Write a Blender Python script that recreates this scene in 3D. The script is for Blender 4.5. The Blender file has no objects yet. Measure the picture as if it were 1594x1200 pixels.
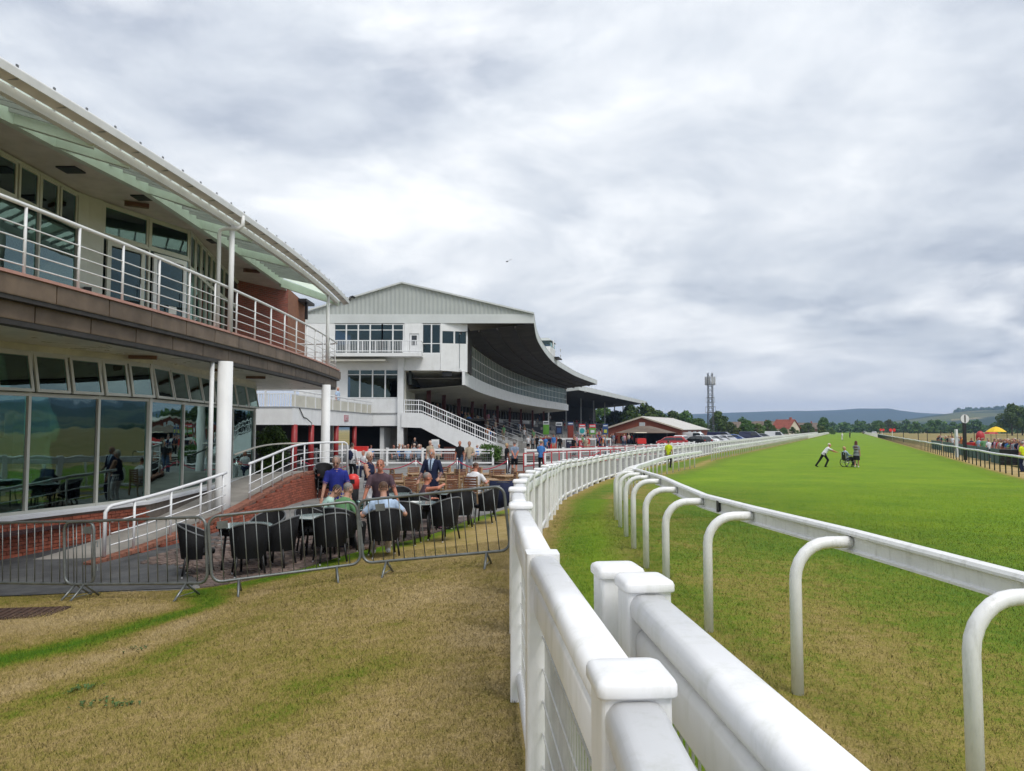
import bpy, math, random
import numpy as np
from mathutils import Vector, Matrix, kdtree, noise as mnoise
R = math.radians
rng = random.Random(7)
nrg = np.random.default_rng(11)
S = bpy.context.scene
COL = S.collection

# ------------------------------------------------------------------ camera
CZ, FPX, HOR = 2.35, 1180.0, 668.0
PITCH = math.atan((HOR - 600.0) / FPX)
cam = bpy.data.cameras.new('camera')
cam.sensor_width = 36.0
cam.lens = FPX / 1594.0 * 36.0
cam.clip_start, cam.clip_end = 0.05, 60000
cam_o = bpy.data.objects.new('camera', cam)
COL.objects.link(cam_o)
cam_o.location = (0, 0, CZ)
cam_o.rotation_euler = (R(90) + PITCH, 0, 0)
S.camera = cam_o

# ------------------------------------------------------------------ sky, sun, exposure
SUN_EL, SUN_AZ = 56.0, 146.0     # azimuth clockwise from +Y
w = bpy.data.worlds.new('World')
S.world = w
w.use_nodes = True
nt = w.node_tree
nt.nodes.clear()
class NT:
    def __init__(s, tree): s.t = tree
    def n(s, typ, **kw):
        nd = s.t.nodes.new(typ)
        for k, v in kw.items():
            if k.startswith('i_'):
                key = k[2:]
                key = int(key) if key.isdigit() else key.replace('_', ' ')
                nd.inputs[key].default_value = v
            else:
                setattr(nd, k, v)
        return nd
    def l(s, a, b):
        s.t.links.new(a, b)
    def math(s, op, a, b=None, clamp=False):
        nd = s.t.nodes.new('ShaderNodeMath'); nd.operation = op; nd.use_clamp = clamp
        for i, v in enumerate((a, b)):
            if v is None: continue
            if hasattr(v, 'is_output'): s.t.links.new(v, nd.inputs[i])
            else: nd.inputs[i].default_value = v
        return nd.outputs[0]
    def mix(s, fac, a, b, typ='MIX'):
        nd = s.t.nodes.new('ShaderNodeMix'); nd.data_type = 'RGBA'; nd.blend_type = typ
        for key, v in ((0, fac), (6, a), (7, b)):
            if hasattr(v, 'is_output'): s.t.links.new(v, nd.inputs[key])
            else: nd.inputs[key].default_value = v if key == 0 else (v if len(v) == 4 else (*v, 1))
        return nd.outputs[2]
    def ramp(s, fac, stops, interp='LINEAR'):
        nd = s.t.nodes.new('ShaderNodeValToRGB'); cr = nd.color_ramp; cr.interpolation = interp
        while len(cr.elements) > 1: cr.elements.remove(cr.elements[-1])
        for i, (p, c) in enumerate(stops):
            e = cr.elements[0] if i == 0 else cr.elements.new(p)
            e.position = p
            e.color = (c, c, c, 1) if not hasattr(c, '__len__') else (*c, 1)
        s.t.links.new(fac, nd.inputs[0])
        return nd.outputs[0]
    def noise(s, vec, scale, detail=4, rough=0.5, dist=0.0, w=None):
        nd = s.t.nodes.new('ShaderNodeTexNoise')
        nd.inputs['Scale'].default_value = scale; nd.inputs['Detail'].default_value = detail
        nd.inputs['Roughness'].default_value = rough; nd.inputs['Distortion'].default_value = dist
        if vec is not None: s.t.links.new(vec, nd.inputs['Vector'])
        return nd.outputs[0]

g = NT(nt)
tc = g.n('ShaderNodeTexCoord')
sep = g.n('ShaderNodeSeparateXYZ'); g.l(tc.outputs['Generated'], sep.inputs[0])
zz = g.math('MAXIMUM', sep.outputs[2], 0.0)
den = g.math('ADD', zz, 0.20)
cx = g.math('DIVIDE', sep.outputs[0], den); cy = g.math('DIVIDE', sep.outputs[1], den)
cmb = g.n('ShaderNodeCombineXYZ'); g.l(cx, cmb.inputs[0]); g.l(cy, cmb.inputs[1]); cmb.inputs[2].default_value = 3.7
wrp = g.n('ShaderNodeTexNoise'); wrp.inputs['Scale'].default_value = 1.1; wrp.inputs['Detail'].default_value = 2; g.l(cmb.outputs[0], wrp.inputs['Vector'])
wv = g.n('ShaderNodeVectorMath'); wv.operation = 'MULTIPLY_ADD'; g.l(wrp.outputs['Color'], wv.inputs[0]); wv.inputs[1].default_value = (0.5, 0.5, 0.0); g.l(cmb.outputs[0], wv.inputs[2])
n1 = g.noise(wv.outputs[0], 0.95, 6, 0.50)
mp = g.n('ShaderNodeMapping'); mp.inputs['Location'].default_value = (5.3, 1.4, 9.0); g.l(wv.outputs[0], mp.inputs[0])
n2 = g.noise(mp.outputs[0], 2.3, 7, 0.60)
mp2 = g.n('ShaderNodeMapping'); mp2.inputs['Location'].default_value = (-3.3, 7.4, 2.0); g.l(cmb.outputs[0], mp2.inputs[0])
n3 = g.noise(mp2.outputs[0], 0.42, 2, 0.5)
s1 = g.math('MULTIPLY', n1, 0.50); s2 = g.math('MULTIPLY', g.math('SUBTRACT', n2, 0.38), 0.34); s3 = g.math('MULTIPLY', n3, 0.34)
dens = g.math('ADD', g.math('ADD', s1, s2), s3)
dens = g.math('ADD', g.math('MULTIPLY', g.math('SUBTRACT', dens, 0.46), 3.3), 0.54)
ccol = g.ramp(dens, [(0.14, (0.83, 0.835, 0.835)), (0.28, (0.71, 0.722, 0.735)), (0.44, (0.60, 0.622, 0.648)), (0.60, (0.505, 0.535, 0.575)), (0.76, (0.40, 0.432, 0.485)), (0.92, (0.31, 0.342, 0.405))])
gp = g.n('ShaderNodeMapping'); gp.inputs['Location'].default_value = (11.0, -2.0, 4.0); g.l(wv.outputs[0], gp.inputs[0])
gaps = g.ramp(g.noise(gp.outputs[0], 1.5, 6, 0.55), [(0.54, 0.0), (0.61, 0.4), (0.70, 1.0)])
ccol = g.mix(g.math('MULTIPLY', gaps, 0.8), ccol, (0.90, 0.90, 0.89))
# towards the horizon the cloud base thins to a pale warm band
hz = g.ramp(sep.outputs[2], [(0.0, 1.0), (0.022, 0.9), (0.042, 0.4), (0.075, 0.0)])
ccol = g.mix(g.math('MULTIPLY', hz, 0.8), ccol, (0.92, 0.87, 0.79))
lift = g.ramp(sep.outputs[2], [(0.0, 0.98), (0.1, 0.92), (0.25, 1.02), (0.45, 1.10), (1.0, 1.10)])
ccol = g.mix(1.0, ccol, lift, 'MULTIPLY')
sky = g.n('ShaderNodeTexSky'); sky.sky_type = 'NISHITA'; sky.sun_disc = False
sky.sun_elevation = R(SUN_EL); sky.sun_rotation = R(SUN_AZ); sky.air_density = 1.2; sky.dust_density = 2.0
bg1 = g.n('ShaderNodeBackground'); g.l(sky.outputs[0], bg1.inputs[0]); bg1.inputs[1].default_value = 0.07
bg2 = g.n('ShaderNodeBackground'); g.l(ccol, bg2.inputs[0]); bg2.inputs[1].default_value = 1.0
mx = g.n('ShaderNodeMixShader'); mx.inputs[0].default_value = 0.93
g.l(bg1.outputs[0], mx.inputs[1]); g.l(bg2.outputs[0], mx.inputs[2])
wo = g.n('ShaderNodeOutputWorld'); g.l(mx.outputs[0], wo.inputs[0])

sun = bpy.data.lights.new('sun', 'SUN'); sun.energy = 1.5; sun.angle = R(26); sun.color = (1.0, 0.965, 0.91)
sun_o = bpy.data.objects.new('sun', sun); COL.objects.link(sun_o)
sun_o.rotation_euler = (R(90 - SUN_EL), 0, R(180 - SUN_AZ))
vs = S.view_settings
vs.view_transform = 'Standard'; vs.look = 'None'; vs.gamma = 1.0; vs.use_curve_mapping = False
vs.exposure = 0.62
S.display_settings.display_device = 'sRGB'
S.cycles.max_bounces = 7
S.cycles.diffuse_bounces = 3
S.cycles.glossy_bounces = 3
S.cycles.transmission_bounces = 4
S.cycles.transparent_max_bounces = 12
S.cycles.volume_bounces = 0
S.cycles.caustics_reflective = False
S.cycles.caustics_refractive = False
S.cycles.use_denoising = True

# ------------------------------------------------------------------ materials
MAT = {}
def mat(name, col, rough=0.6, metal=0.0, var=0.12, scale=6.0, bump=0.0, bscale=40.0, col2=None, rnd=0.0, spec=0.5, stain=None, coat=0.0):
    """painted / plain surface: base colour, large soft variation, optional relief, per-object variation"""
    m = bpy.data.materials.new(name); m.use_nodes = True
    t = NT(m.node_tree); b = m.node_tree.nodes['Principled BSDF']
    b.inputs['Roughness'].default_value = rough; b.inputs['Metallic'].default_value = metal
    b.inputs['Specular IOR Level'].default_value = spec
    if coat: b.inputs['Coat Weight'].default_value = coat
    geo = t.n('ShaderNodeNewGeometry')
    ns = t.noise(geo.outputs['Position'], scale, 5, 0.6)
    d = col2 or tuple(c * (1 - var * 2.2) for c in col)
    fac = t.ramp(ns, [(0.35, 0.0), (0.68, 1.0)])
    c = t.mix(fac, tuple(min(1, x * (1 + var * 0.35)) for x in col), d)
    if stain:
        amt, scol, ssc = stain
        mp_ = t.n('ShaderNodeMapping'); mp_.inputs['Scale'].default_value = (ssc, ssc, ssc * 0.22)
        t.l(geo.outputs['Position'], mp_.inputs[0])
        sn = t.noise(mp_.outputs[0], 1.0, 6, 0.68)
        c = t.mix(t.math('MULTIPLY', t.ramp(sn, [(0.52, 0.0), (0.72, 1.0)]), amt), c, scol)
    if rnd:
        oi = t.n('ShaderNodeObjectInfo')
        hsv = t.n('ShaderNodeHueSaturation'); t.l(c, hsv.inputs['Color'])
        t.l(t.math('ADD', t.math('MULTIPLY', oi.outputs['Random'], rnd * 2), 1 - rnd), hsv.inputs['Value'])
        c = hsv.outputs[0]
    t.l(c, b.inputs['Base Color'])
    rr = t.math('ADD', t.math('MULTIPLY', ns, 0.25), rough - 0.12, clamp=True)
    t.l(rr, b.inputs['Roughness'])
    if bump:
        bn = t.noise(geo.outputs['Position'], bscale, 4, 0.6)
        bp = t.n('ShaderNodeBump'); bp.inputs['Strength'].default_value = bump; bp.inputs['Distance'].default_value = 0.01
        t.l(bn, bp.inputs['Height']); t.l(bp.outputs[0], b.inputs['Normal'])
    MAT[name] = m
    return m
def sr(r, g_, b_):
    f = lambda v: (v / 255 / 12.92) if v <= 10 else ((v / 255 + 0.055) / 1.055) ** 2.4
    return (f(r), f(g_), f(b_))

mat('white_pvc', (0.86, 0.86, 0.86), 0.34, var=0.03, scale=3, stain=(0.42, (0.50, 0.51, 0.42), 9.0), bump=0.04, bscale=60)
mat('white_rail', (0.82, 0.82, 0.81), 0.42, var=0.04, scale=4, stain=(0.34, (0.26, 0.26, 0.20), 16.0))
mat('white_paint', (0.78, 0.79, 0.79), 0.55, var=0.04, scale=1.5, stain=(0.25, (0.46, 0.45, 0.41), 1.4))
mat('white_metal', (0.76, 0.77, 0.78), 0.4, var=0.04, scale=3)
mat('cream_paint', (0.60, 0.58, 0.50), 0.6, var=0.07, scale=1.0)
mat('pale_green', (0.58, 0.67, 0.61), 0.5, var=0.05, scale=2, stain=(0.25, (0.33, 0.36, 0.28), 4.0))
mat('soffit', (0.66, 0.60, 0.56), 0.34, var=0.08, scale=2.2)
mat('soffit_cream', (0.62, 0.60, 0.48), 0.3, var=0.10, scale=1.6)
mat('window_frame', (0.57, 0.58, 0.52), 0.45, var=0.04, scale=3)
mat('sill_white', (0.74, 0.75, 0.77), 0.5, var=0.05, scale=2)
mat('copper', (0.165, 0.118, 0.080), 0.5, var=0.16, scale=2.0, rnd=0.16, bump=0.06, bscale=5, spec=0.35, stain=(0.35, (0.09, 0.07, 0.055), 3.0))
mat('copper_under', (0.035, 0.030, 0.027), 0.6)
mat('coping', (0.50, 0.27, 0.22), 0.6, var=0.08, scale=5)
mat('brick', (0.36, 0.100, 0.055), 0.82, var=0.20, scale=14, rnd=0.28, bump=0.35, bscale=55)
mat('brick_dark', (0.23, 0.050, 0.040), 0.82, var=0.2, scale=14, rnd=0.3, bump=0.35, bscale=55)
mat('mortar', (0.27, 0.22, 0.18), 0.9, var=0.1, bump=0.3, bscale=80)
mat('brick_cap', (0.30, 0.125, 0.08), 0.8, var=0.2, scale=9, rnd=0.2, bump=0.3, bscale=60)
mat('gate_steel', (0.20, 0.215, 0.21), 0.42, metal=0.55, var=0.16, scale=7)
mat('wicker', (0.008, 0.008, 0.009), 0.6, spec=0.18, var=0.2, scale=60, bump=0.6, bscale=120)
mat('wicker_rim', (0.10, 0.105, 0.11), 0.35, var=0.1)
mat('steel', (0.5, 0.5, 0.5), 0.3, metal=0.9, var=0.05)
mat('tinplate', (0.7, 0.7, 0.7), 0.3, metal=0.6, var=0.05)
mat('black', (0.012, 0.012, 0.013), 0.5, var=0.1)
mat('rubber', (0.02, 0.02, 0.02), 0.8, var=0.1)
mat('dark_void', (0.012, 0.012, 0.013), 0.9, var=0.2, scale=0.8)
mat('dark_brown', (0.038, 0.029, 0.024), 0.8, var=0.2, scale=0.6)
mat('teak', (0.40, 0.25, 0.125), 0.6, var=0.2, scale=20, rnd=0.2)
mat('teak_dark', (0.21, 0.085, 0.045), 0.55, var=0.2, scale=20, rnd=0.2)
mat('red_paint', (0.42, 0.022, 0.028), 0.45, var=0.08, scale=3)
mat('red_bright', (0.70, 0.035, 0.028), 0.45, var=0.06, scale=3)
mat('red_post', (0.30, 0.018, 0.018), 0.5, var=0.1, scale=3)
mat('maroon', (0.10, 0.018, 0.018), 0.6, var=0.1, scale=3)
mat('clad_grey', (0.43, 0.46, 0.44), 0.5, var=0.04, scale=0.7, stain=(0.2, (0.3, 0.31, 0.28), 0.9))
mat('fascia', (0.60, 0.63, 0.62), 0.5, var=0.05, scale=0.6)
mat('concrete', (0.33, 0.31, 0.28), 0.85, var=0.15, scale=1.2, bump=0.2, bscale=20)
mat('tarmac', (0.085, 0.088, 0.092), 0.88, var=0.22, scale=2.5, bump=0.5, bscale=160, stain=(0.3, (0.14, 0.135, 0.12), 1.5))
mat('concourse', (0.21, 0.205, 0.195), 0.88, var=0.15, scale=0.8, bump=0.3, bscale=90)
mat('paver', (0.165, 0.115, 0.095), 0.85, var=0.25, scale=3, col2=(0.10, 0.075, 0.068), bump=0.3, bscale=90)
mat('paver_joint', (0.10, 0.09, 0.075), 0.95, var=0.2, scale=8)
mat('seat_navy', (0.035, 0.040, 0.055), 0.6, var=0.1, rnd=0.3)
mat('grey_paint', (0.30, 0.31, 0.31), 0.55, var=0.08, scale=2)
mat('galv', (0.20, 0.21, 0.22), 0.45, metal=0.4, var=0.12, scale=2)
mat('mast_steel', (0.075, 0.08, 0.085), 0.6, var=0.1)
mat('antenna', (0.42, 0.43, 0.44), 0.5, var=0.05)
mat('roof_sheet', (0.55, 0.53, 0.49), 0.6, var=0.06, scale=0.5)
mat('roof_brown', (0.16, 0.12, 0.09), 0.8, var=0.12, scale=0.8)
mat('roof_tile', (0.30, 0.075, 0.045), 0.8, var=0.15, scale=1.0)
mat('render_cream', (0.62, 0.55, 0.44), 0.8, var=0.06, scale=0.6)
mat('green_post', (0.012, 0.035, 0.028), 0.45, var=0.15, scale=4)
mat('bark', (0.09, 0.065, 0.045), 0.9, var=0.25, scale=5, bump=0.6, bscale=14)
mat('weed', (0.055, 0.110, 0.018), 0.7, var=0.2)
mat('wire', (0.52, 0.52, 0.50), 0.5, var=0.1)
mat('rope_red', (0.48, 0.02, 0.06), 0.7, var=0.1)
mat('beer', (0.55, 0.20, 0.02), 0.15, var=0.05)
mat('foam', (0.85, 0.80, 0.68), 0.6, var=0.05)
mat('stout', (0.02, 0.012, 0.008), 0.2, var=0.05)
mat('paper', (0.75, 0.75, 0.72), 0.7, var=0.04)
mat('tan_leather', (0.42, 0.20, 0.075), 0.45, var=0.1, scale=4)
mat('red_leather', (0.24, 0.03, 0.028), 0.5, var=0.1, scale=4)
mat('wood_brown', (0.15, 0.07, 0.035), 0.4, var=0.15, scale=6)
mat('carpet', (0.055, 0.022, 0.022), 0.9, var=0.2, scale=3)
mat('inner_wall', (0.36, 0.38, 0.34), 0.7, var=0.05, scale=1)
mat('inner_dark', (0.05, 0.06, 0.055), 0.8, var=0.2, scale=1)
mat('blind', (0.10, 0.125, 0.10), 0.75, var=0.1, scale=2)
mat('yellow_vest', (0.62, 0.72, 0.02), 0.6, var=0.05)
mat('yellow_canvas', (0.80, 0.52, 0.01), 0.6, var=0.05)
mat('sign_pink', (0.50, 0.24, 0.27), 0.6, var=0.06)
mat('sign_navy', (0.012, 0.016, 0.045), 0.5, var=0.06)
mat('sign_red', (0.62, 0.045, 0.06), 0.5, var=0.06)
mat('sign_blue', (0.02, 0.065, 0.20), 0.5, var=0.06)
mat('sign_green', (0.10, 0.30, 0.03), 0.5, var=0.06)
mat('sign_teal', (0.03, 0.33, 0.34), 0.5, var=0.06)
mat('sign_rust', (0.21, 0.03, 0.015), 0.5, var=0.06)
mat('sign_pale', (0.60, 0.64, 0.66), 0.5, var=0.06)
mat('sign_yellow', (0.45, 0.47, 0.06), 0.5, var=0.06)
mat('net_green', (0.05, 0.12, 0.11), 0.7, var=0.15, scale=3)
mat('skin', (0.50, 0.27, 0.19), 0.55, var=0.08, scale=12, spec=0.4)
mat('skin_red', (0.56, 0.22, 0.14), 0.55, var=0.08, scale=12, spec=0.4)
mat('eye', (0.03, 0.025, 0.02), 0.3, var=0.0)
mat('lip', (0.36, 0.12, 0.10), 0.5, var=0.0)
HAIRC = {'grey': (0.22, 0.21, 0.20), 'dark': (0.035, 0.026, 0.02), 'brown': (0.10, 0.05, 0.028), 'white': (0.66, 0.62, 0.54), 'blond': (0.50, 0.35, 0.17), 'auburn': (0.10, 0.025, 0.018)}
for k, v in HAIRC.items(): mat('hair_' + k, v, 0.6, var=0.2, scale=70, bump=0.5, bscale=110)
CLOTH = {'white': (0.74, 0.74, 0.76), 'navy': (0.018, 0.024, 0.06), 'black': (0.014, 0.014, 0.016), 'blue': (0.025, 0.035, 0.24), 'plum': (0.105, 0.066, 0.082),
         'mint': (0.42, 0.60, 0.53), 'green': (0.14, 0.30, 0.14), 'pale blue': (0.42, 0.54, 0.70), 'sky blue': (0.07, 0.22, 0.55), 'red': (0.50, 0.03, 0.03),
         'grey': (0.24, 0.26, 0.28), 'beige': (0.46, 0.38, 0.28), 'pink': (0.62, 0.30, 0.40), 'slate': (0.20, 0.25, 0.33), 'denim': (0.05, 0.085, 0.16),
         'brown': (0.10, 0.06, 0.04), 'yellow': (0.62, 0.72, 0.02), 'orange': (0.6, 0.2, 0.05), 'lilac': (0.45, 0.33, 0.55), 'straw': (0.72, 0.55, 0.30)}
for k, v in CLOTH.items(): mat('cloth_' + k, v, 0.85, var=0.14, scale=7, bump=0.5, bscale=11, spec=0.2)
for k, v in {'white': (0.75, 0.76, 0.77), 'silver': (0.42, 0.43, 0.45), 'black': (0.015, 0.016, 0.018), 'red': (0.45, 0.02, 0.02), 'navy': (0.015, 0.02, 0.07), 'grey': (0.12, 0.13, 0.14), 'blue': (0.03, 0.09, 0.3)}.items():
    mat('car_' + k, v, 0.3, var=0.03, coat=0.6)
mat('car_glass', (0.02, 0.025, 0.03), 0.12, var=0.0, spec=0.8)
mat('lamp_red', (0.4, 0.02, 0.015), 0.3)
mat('lamp_clear', (0.7, 0.7, 0.7), 0.2)

def glass_mat(name, tint, refl, wob=0.02):
    m = bpy.data.materials.new(name); m.use_nodes = True
    t = NT(m.node_tree); m.node_tree.nodes.clear()
    fr = t.n('ShaderNodeFresnel'); fr.inputs[0].default_value = 1.55
    geo = t.n('ShaderNodeNewGeometry')
    bn = t.noise(geo.outputs['Position'], 0.9, 2, 0.5)
    bp = t.n('ShaderNodeBump'); bp.inputs['Strength'].default_value = wob; bp.inputs['Distance'].default_value = 0.25
    t.l(bn, bp.inputs['Height'])
    tr = t.n('ShaderNodeBsdfTransparent'); tr.inputs[0].default_value = (*tint, 1)
    gl = t.n('ShaderNodeBsdfAnisotropic') if False else t.n('ShaderNodeBsdfGlossy')
    gl.inputs['Roughness'].default_value = 0.015; gl.inputs[0].default_value = (0.68, 0.94, 0.91, 1)
    t.l(bp.outputs[0], gl.inputs['Normal'])
    mxs = t.n('ShaderNodeMixShader')
    t.l(t.math('ADD', t.math('MULTIPLY', fr.outputs[0], 0.9), refl, clamp=True), mxs.inputs[0])
    t.l(tr.outputs[0], mxs.inputs[1]); t.l(gl.outputs[0], mxs.inputs[2])
    o = t.n('ShaderNodeOutputMaterial'); t.l(mxs.outputs[0], o.inputs[0])
    MAT[name] = m
glass_mat('glass', (0.46, 0.64, 0.58), 0.13)
glass_mat('glass_blue', (0.16, 0.22, 0.32), 0.04)
glass_mat('glass_clear', (0.75, 0.82, 0.80), 0.05, 0.0)
def canopy_glass():
    m = bpy.data.materials.new('canopy_glass'); m.use_nodes = True
    t = NT(m.node_tree); m.node_tree.nodes.clear()
    tr = t.n('ShaderNodeBsdfTransparent'); tr.inputs[0].default_value = (0.80, 0.88, 0.82, 1)
    tl = t.n('ShaderNodeBsdfTranslucent'); tl.inputs[0].default_value = (0.86, 0.89, 0.80, 1)
    gl = t.n('ShaderNodeBsdfGlossy'); gl.inputs['Roughness'].default_value = 0.05
    m1 = t.n('ShaderNodeMixShader'); m1.inputs[0].default_value = 0.55
    t.l(tr.outputs[0], m1.inputs[1]); t.l(tl.outputs[0], m1.inputs[2])
    m2 = t.n('ShaderNodeMixShader'); m2.inputs[0].default_value = 0.06
    t.l(m1.outputs[0], m2.inputs[1]); t.l(gl.outputs[0], m2.inputs[2])
    o = t.n('ShaderNodeOutputMaterial'); t.l(m2.outputs[0], o.inputs[0])
    MAT['canopy_glass'] = m
canopy_glass()

def brick_tex(name, c1, c2, mor, bw, bh):
    m = bpy.data.materials.new(name); m.use_nodes = True
    t = NT(m.node_tree); b = m.node_tree.nodes['Principled BSDF']; b.inputs['Roughness'].default_value = 0.85
    uv = t.n('ShaderNodeUVMap')
    bt = t.n('ShaderNodeTexBrick'); t.l(uv.outputs[0], bt.inputs['Vector'])
    bt.inputs['Color1'].default_value = (*c1, 1); bt.inputs['Color2'].default_value = (*c2, 1); bt.inputs['Mortar'].default_value = (*mor, 1)
    bt.inputs['Scale'].default_value = 1.0; bt.inputs['Brick Width'].default_value = bw; bt.inputs['Row Height'].default_value = bh
    bt.inputs['Mortar Size'].default_value = 0.006; bt.inputs['Bias'].default_value = 0.0
    ns = t.noise(uv.outputs[0], 3.0, 5, 0.6)
    c = t.mix(t.math('MULTIPLY', ns, 0.5), bt.outputs[0], (0.06, 0.03, 0.025))
    t.l(c, b.inputs['Base Color'])
    bp = t.n('ShaderNodeBump'); bp.inputs['Strength'].default_value = 0.6; bp.inputs['Distance'].default_value = 0.01; bp.invert = True
    t.l(bt.outputs[1], bp.inputs['Height']); t.l(bp.outputs[0], b.inputs['Normal'])
    MAT[name] = m
brick_tex('brickwork', (0.34, 0.075, 0.045), (0.22, 0.055, 0.04), (0.26, 0.21, 0.18), 0.225, 0.075)
brick_tex('brickwork_sunlit', (0.40, 0.15, 0.06), (0.30, 0.10, 0.05), (0.30, 0.24, 0.19), 0.225, 0.075)  # paler, oranger copy of the brick: sunlight painted into the colour

def grass_mat(name, blades=False):
    """turf: 'dry' attribute runs from watered green to straw; fine mottling from noise"""
    m = bpy.data.materials.new(name); m.use_nodes = True
    t = NT(m.node_tree); b = m.node_tree.nodes['Principled BSDF']
    b.inputs['Roughness'].default_value = 0.8; b.inputs['Specular IOR Level'].default_value = 0.15
    at = t.n('ShaderNodeAttribute'); at.attribute_name = 'dry'
    av = t.n('ShaderNodeAttribute'); av.attribute_name = 'lush'
    geo = t.n('ShaderNodeNewGeometry')
    pos = geo.outputs['Position']
    na = t.noise(pos, 0.75, 5, 0.62); nb = t.noise(pos, 7.0, 5, 0.7); nc = t.noise(pos, 60.0, 3, 0.7)
    d = t.math('ADD', at.outputs['Fac'], t.math('MULTIPLY', t.math('SUBTRACT', na, 0.5), 0.85))
    d = t.math('ADD', d, t.math('MULTIPLY', t.math('SUBTRACT', nb, 0.5), 0.75))
    if blades:
        ar = t.n('ShaderNodeAttribute'); ar.attribute_name = 'rnd'
        d = t.math('ADD', d, t.math('MULTIPLY', t.math('SUBTRACT', ar.outputs['Fac'], 0.5), 0.5), clamp=True)
    else:
        d = t.math('ADD', d, t.math('MULTIPLY', t.math('SUBTRACT', nc, 0.5), 0.55), clamp=True)
    c = t.ramp(d, [(0.0, (0.070, 0.165, 0.007)), (0.28, (0.150, 0.210, 0.013)), (0.50, (0.262, 0.222, 0.046)), (0.74, (0.375, 0.275, 0.102)), (1.0, (0.50, 0.375, 0.19))])
    nl = t.math('ADD', t.math('MULTIPLY', nb, 0.45), t.math('MULTIPLY', t.noise(pos, 0.35, 6, 0.7), 0.55))
    lush = t.ramp(nl, [(0.36, (0.105, 0.208, 0.003)), (0.5, (0.158, 0.270, 0.004)), (0.64, (0.225, 0.305, 0.009))])
    wear = t.ramp(t.noise(pos, 0.16, 6, 0.68), [(0.46, 1.0), (0.62, 0.72), (0.74, 0.5)])
    c = t.mix(t.math('MULTIPLY', av.outputs['Fac'], wear), c, lush)
    hs = t.n('ShaderNodeHueSaturation'); t.l(c, hs.inputs['Color'])
    if blades:
        t.l(t.math('ADD', t.math('MULTIPLY', ar.outputs['Fac'], 0.28), 1.0), hs.inputs['Value'])
    else:
        t.l(t.math('ADD', t.math('MULTIPLY', nc, 0.9), 0.52), hs.inputs['Value'])
    t.l(hs.outputs[0], b.inputs['Base Color'])
    if blades:
        upn = t.n('ShaderNodeCombineXYZ'); upn.inputs[2].default_value = 1.0
        t.l(upn.outputs[0], b.inputs['Normal'])
    else:
        bp = t.n('ShaderNodeBump'); bp.inputs['Strength'].default_value = 0.6; bp.inputs['Distance'].default_value = 0.03
        hh = t.math('ADD', t.noise(pos, 35.0, 4, 0.7), t.math('MULTIPLY', t.noise(pos, 120.0, 2, 0.7), 0.5))
        t.l(hh, bp.inputs['Height']); t.l(bp.outputs[0], b.inputs['Normal'])
    MAT[name] = m
grass_mat('turf'); grass_mat('turf_blades', True)

def leaf_mat(name, c1, c2):
    m = bpy.data.materials.new(name); m.use_nodes = True
    t = NT(m.node_tree); b = m.node_tree.nodes['Principled BSDF']
    b.inputs['Roughness'].default_value = 0.65; b.inputs['Specular IOR Level'].default_value = 0.2
    at = t.n('ShaderNodeAttribute'); at.attribute_name = 'rnd'
    oi = t.n('ShaderNodeObjectInfo')
    c = t.mix(at.outputs['Fac'], c1, c2)
    hs = t.n('ShaderNodeHueSaturation'); t.l(c, hs.inputs['Color'])
    t.l(t.math('ADD', t.math('MULTIPLY', oi.outputs['Random'], 0.5), 0.75), hs.inputs['Value'])
    t.l(t.math('ADD', t.math('MULTIPLY', oi.outputs['Random'], 0.05), 0.475), hs.inputs['Hue'])
    t.l(hs.outputs[0], b.inputs['Base Color'])
    MAT[name] = m
leaf_mat('leaf', (0.026, 0.066, 0.012), (0.110, 0.165, 0.038))
leaf_mat('leaf_light', (0.045, 0.095, 0.015), (0.15, 0.20, 0.045))
leaf_mat('leaf_laurel', (0.018, 0.060, 0.010), (0.10, 0.19, 0.035))
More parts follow.
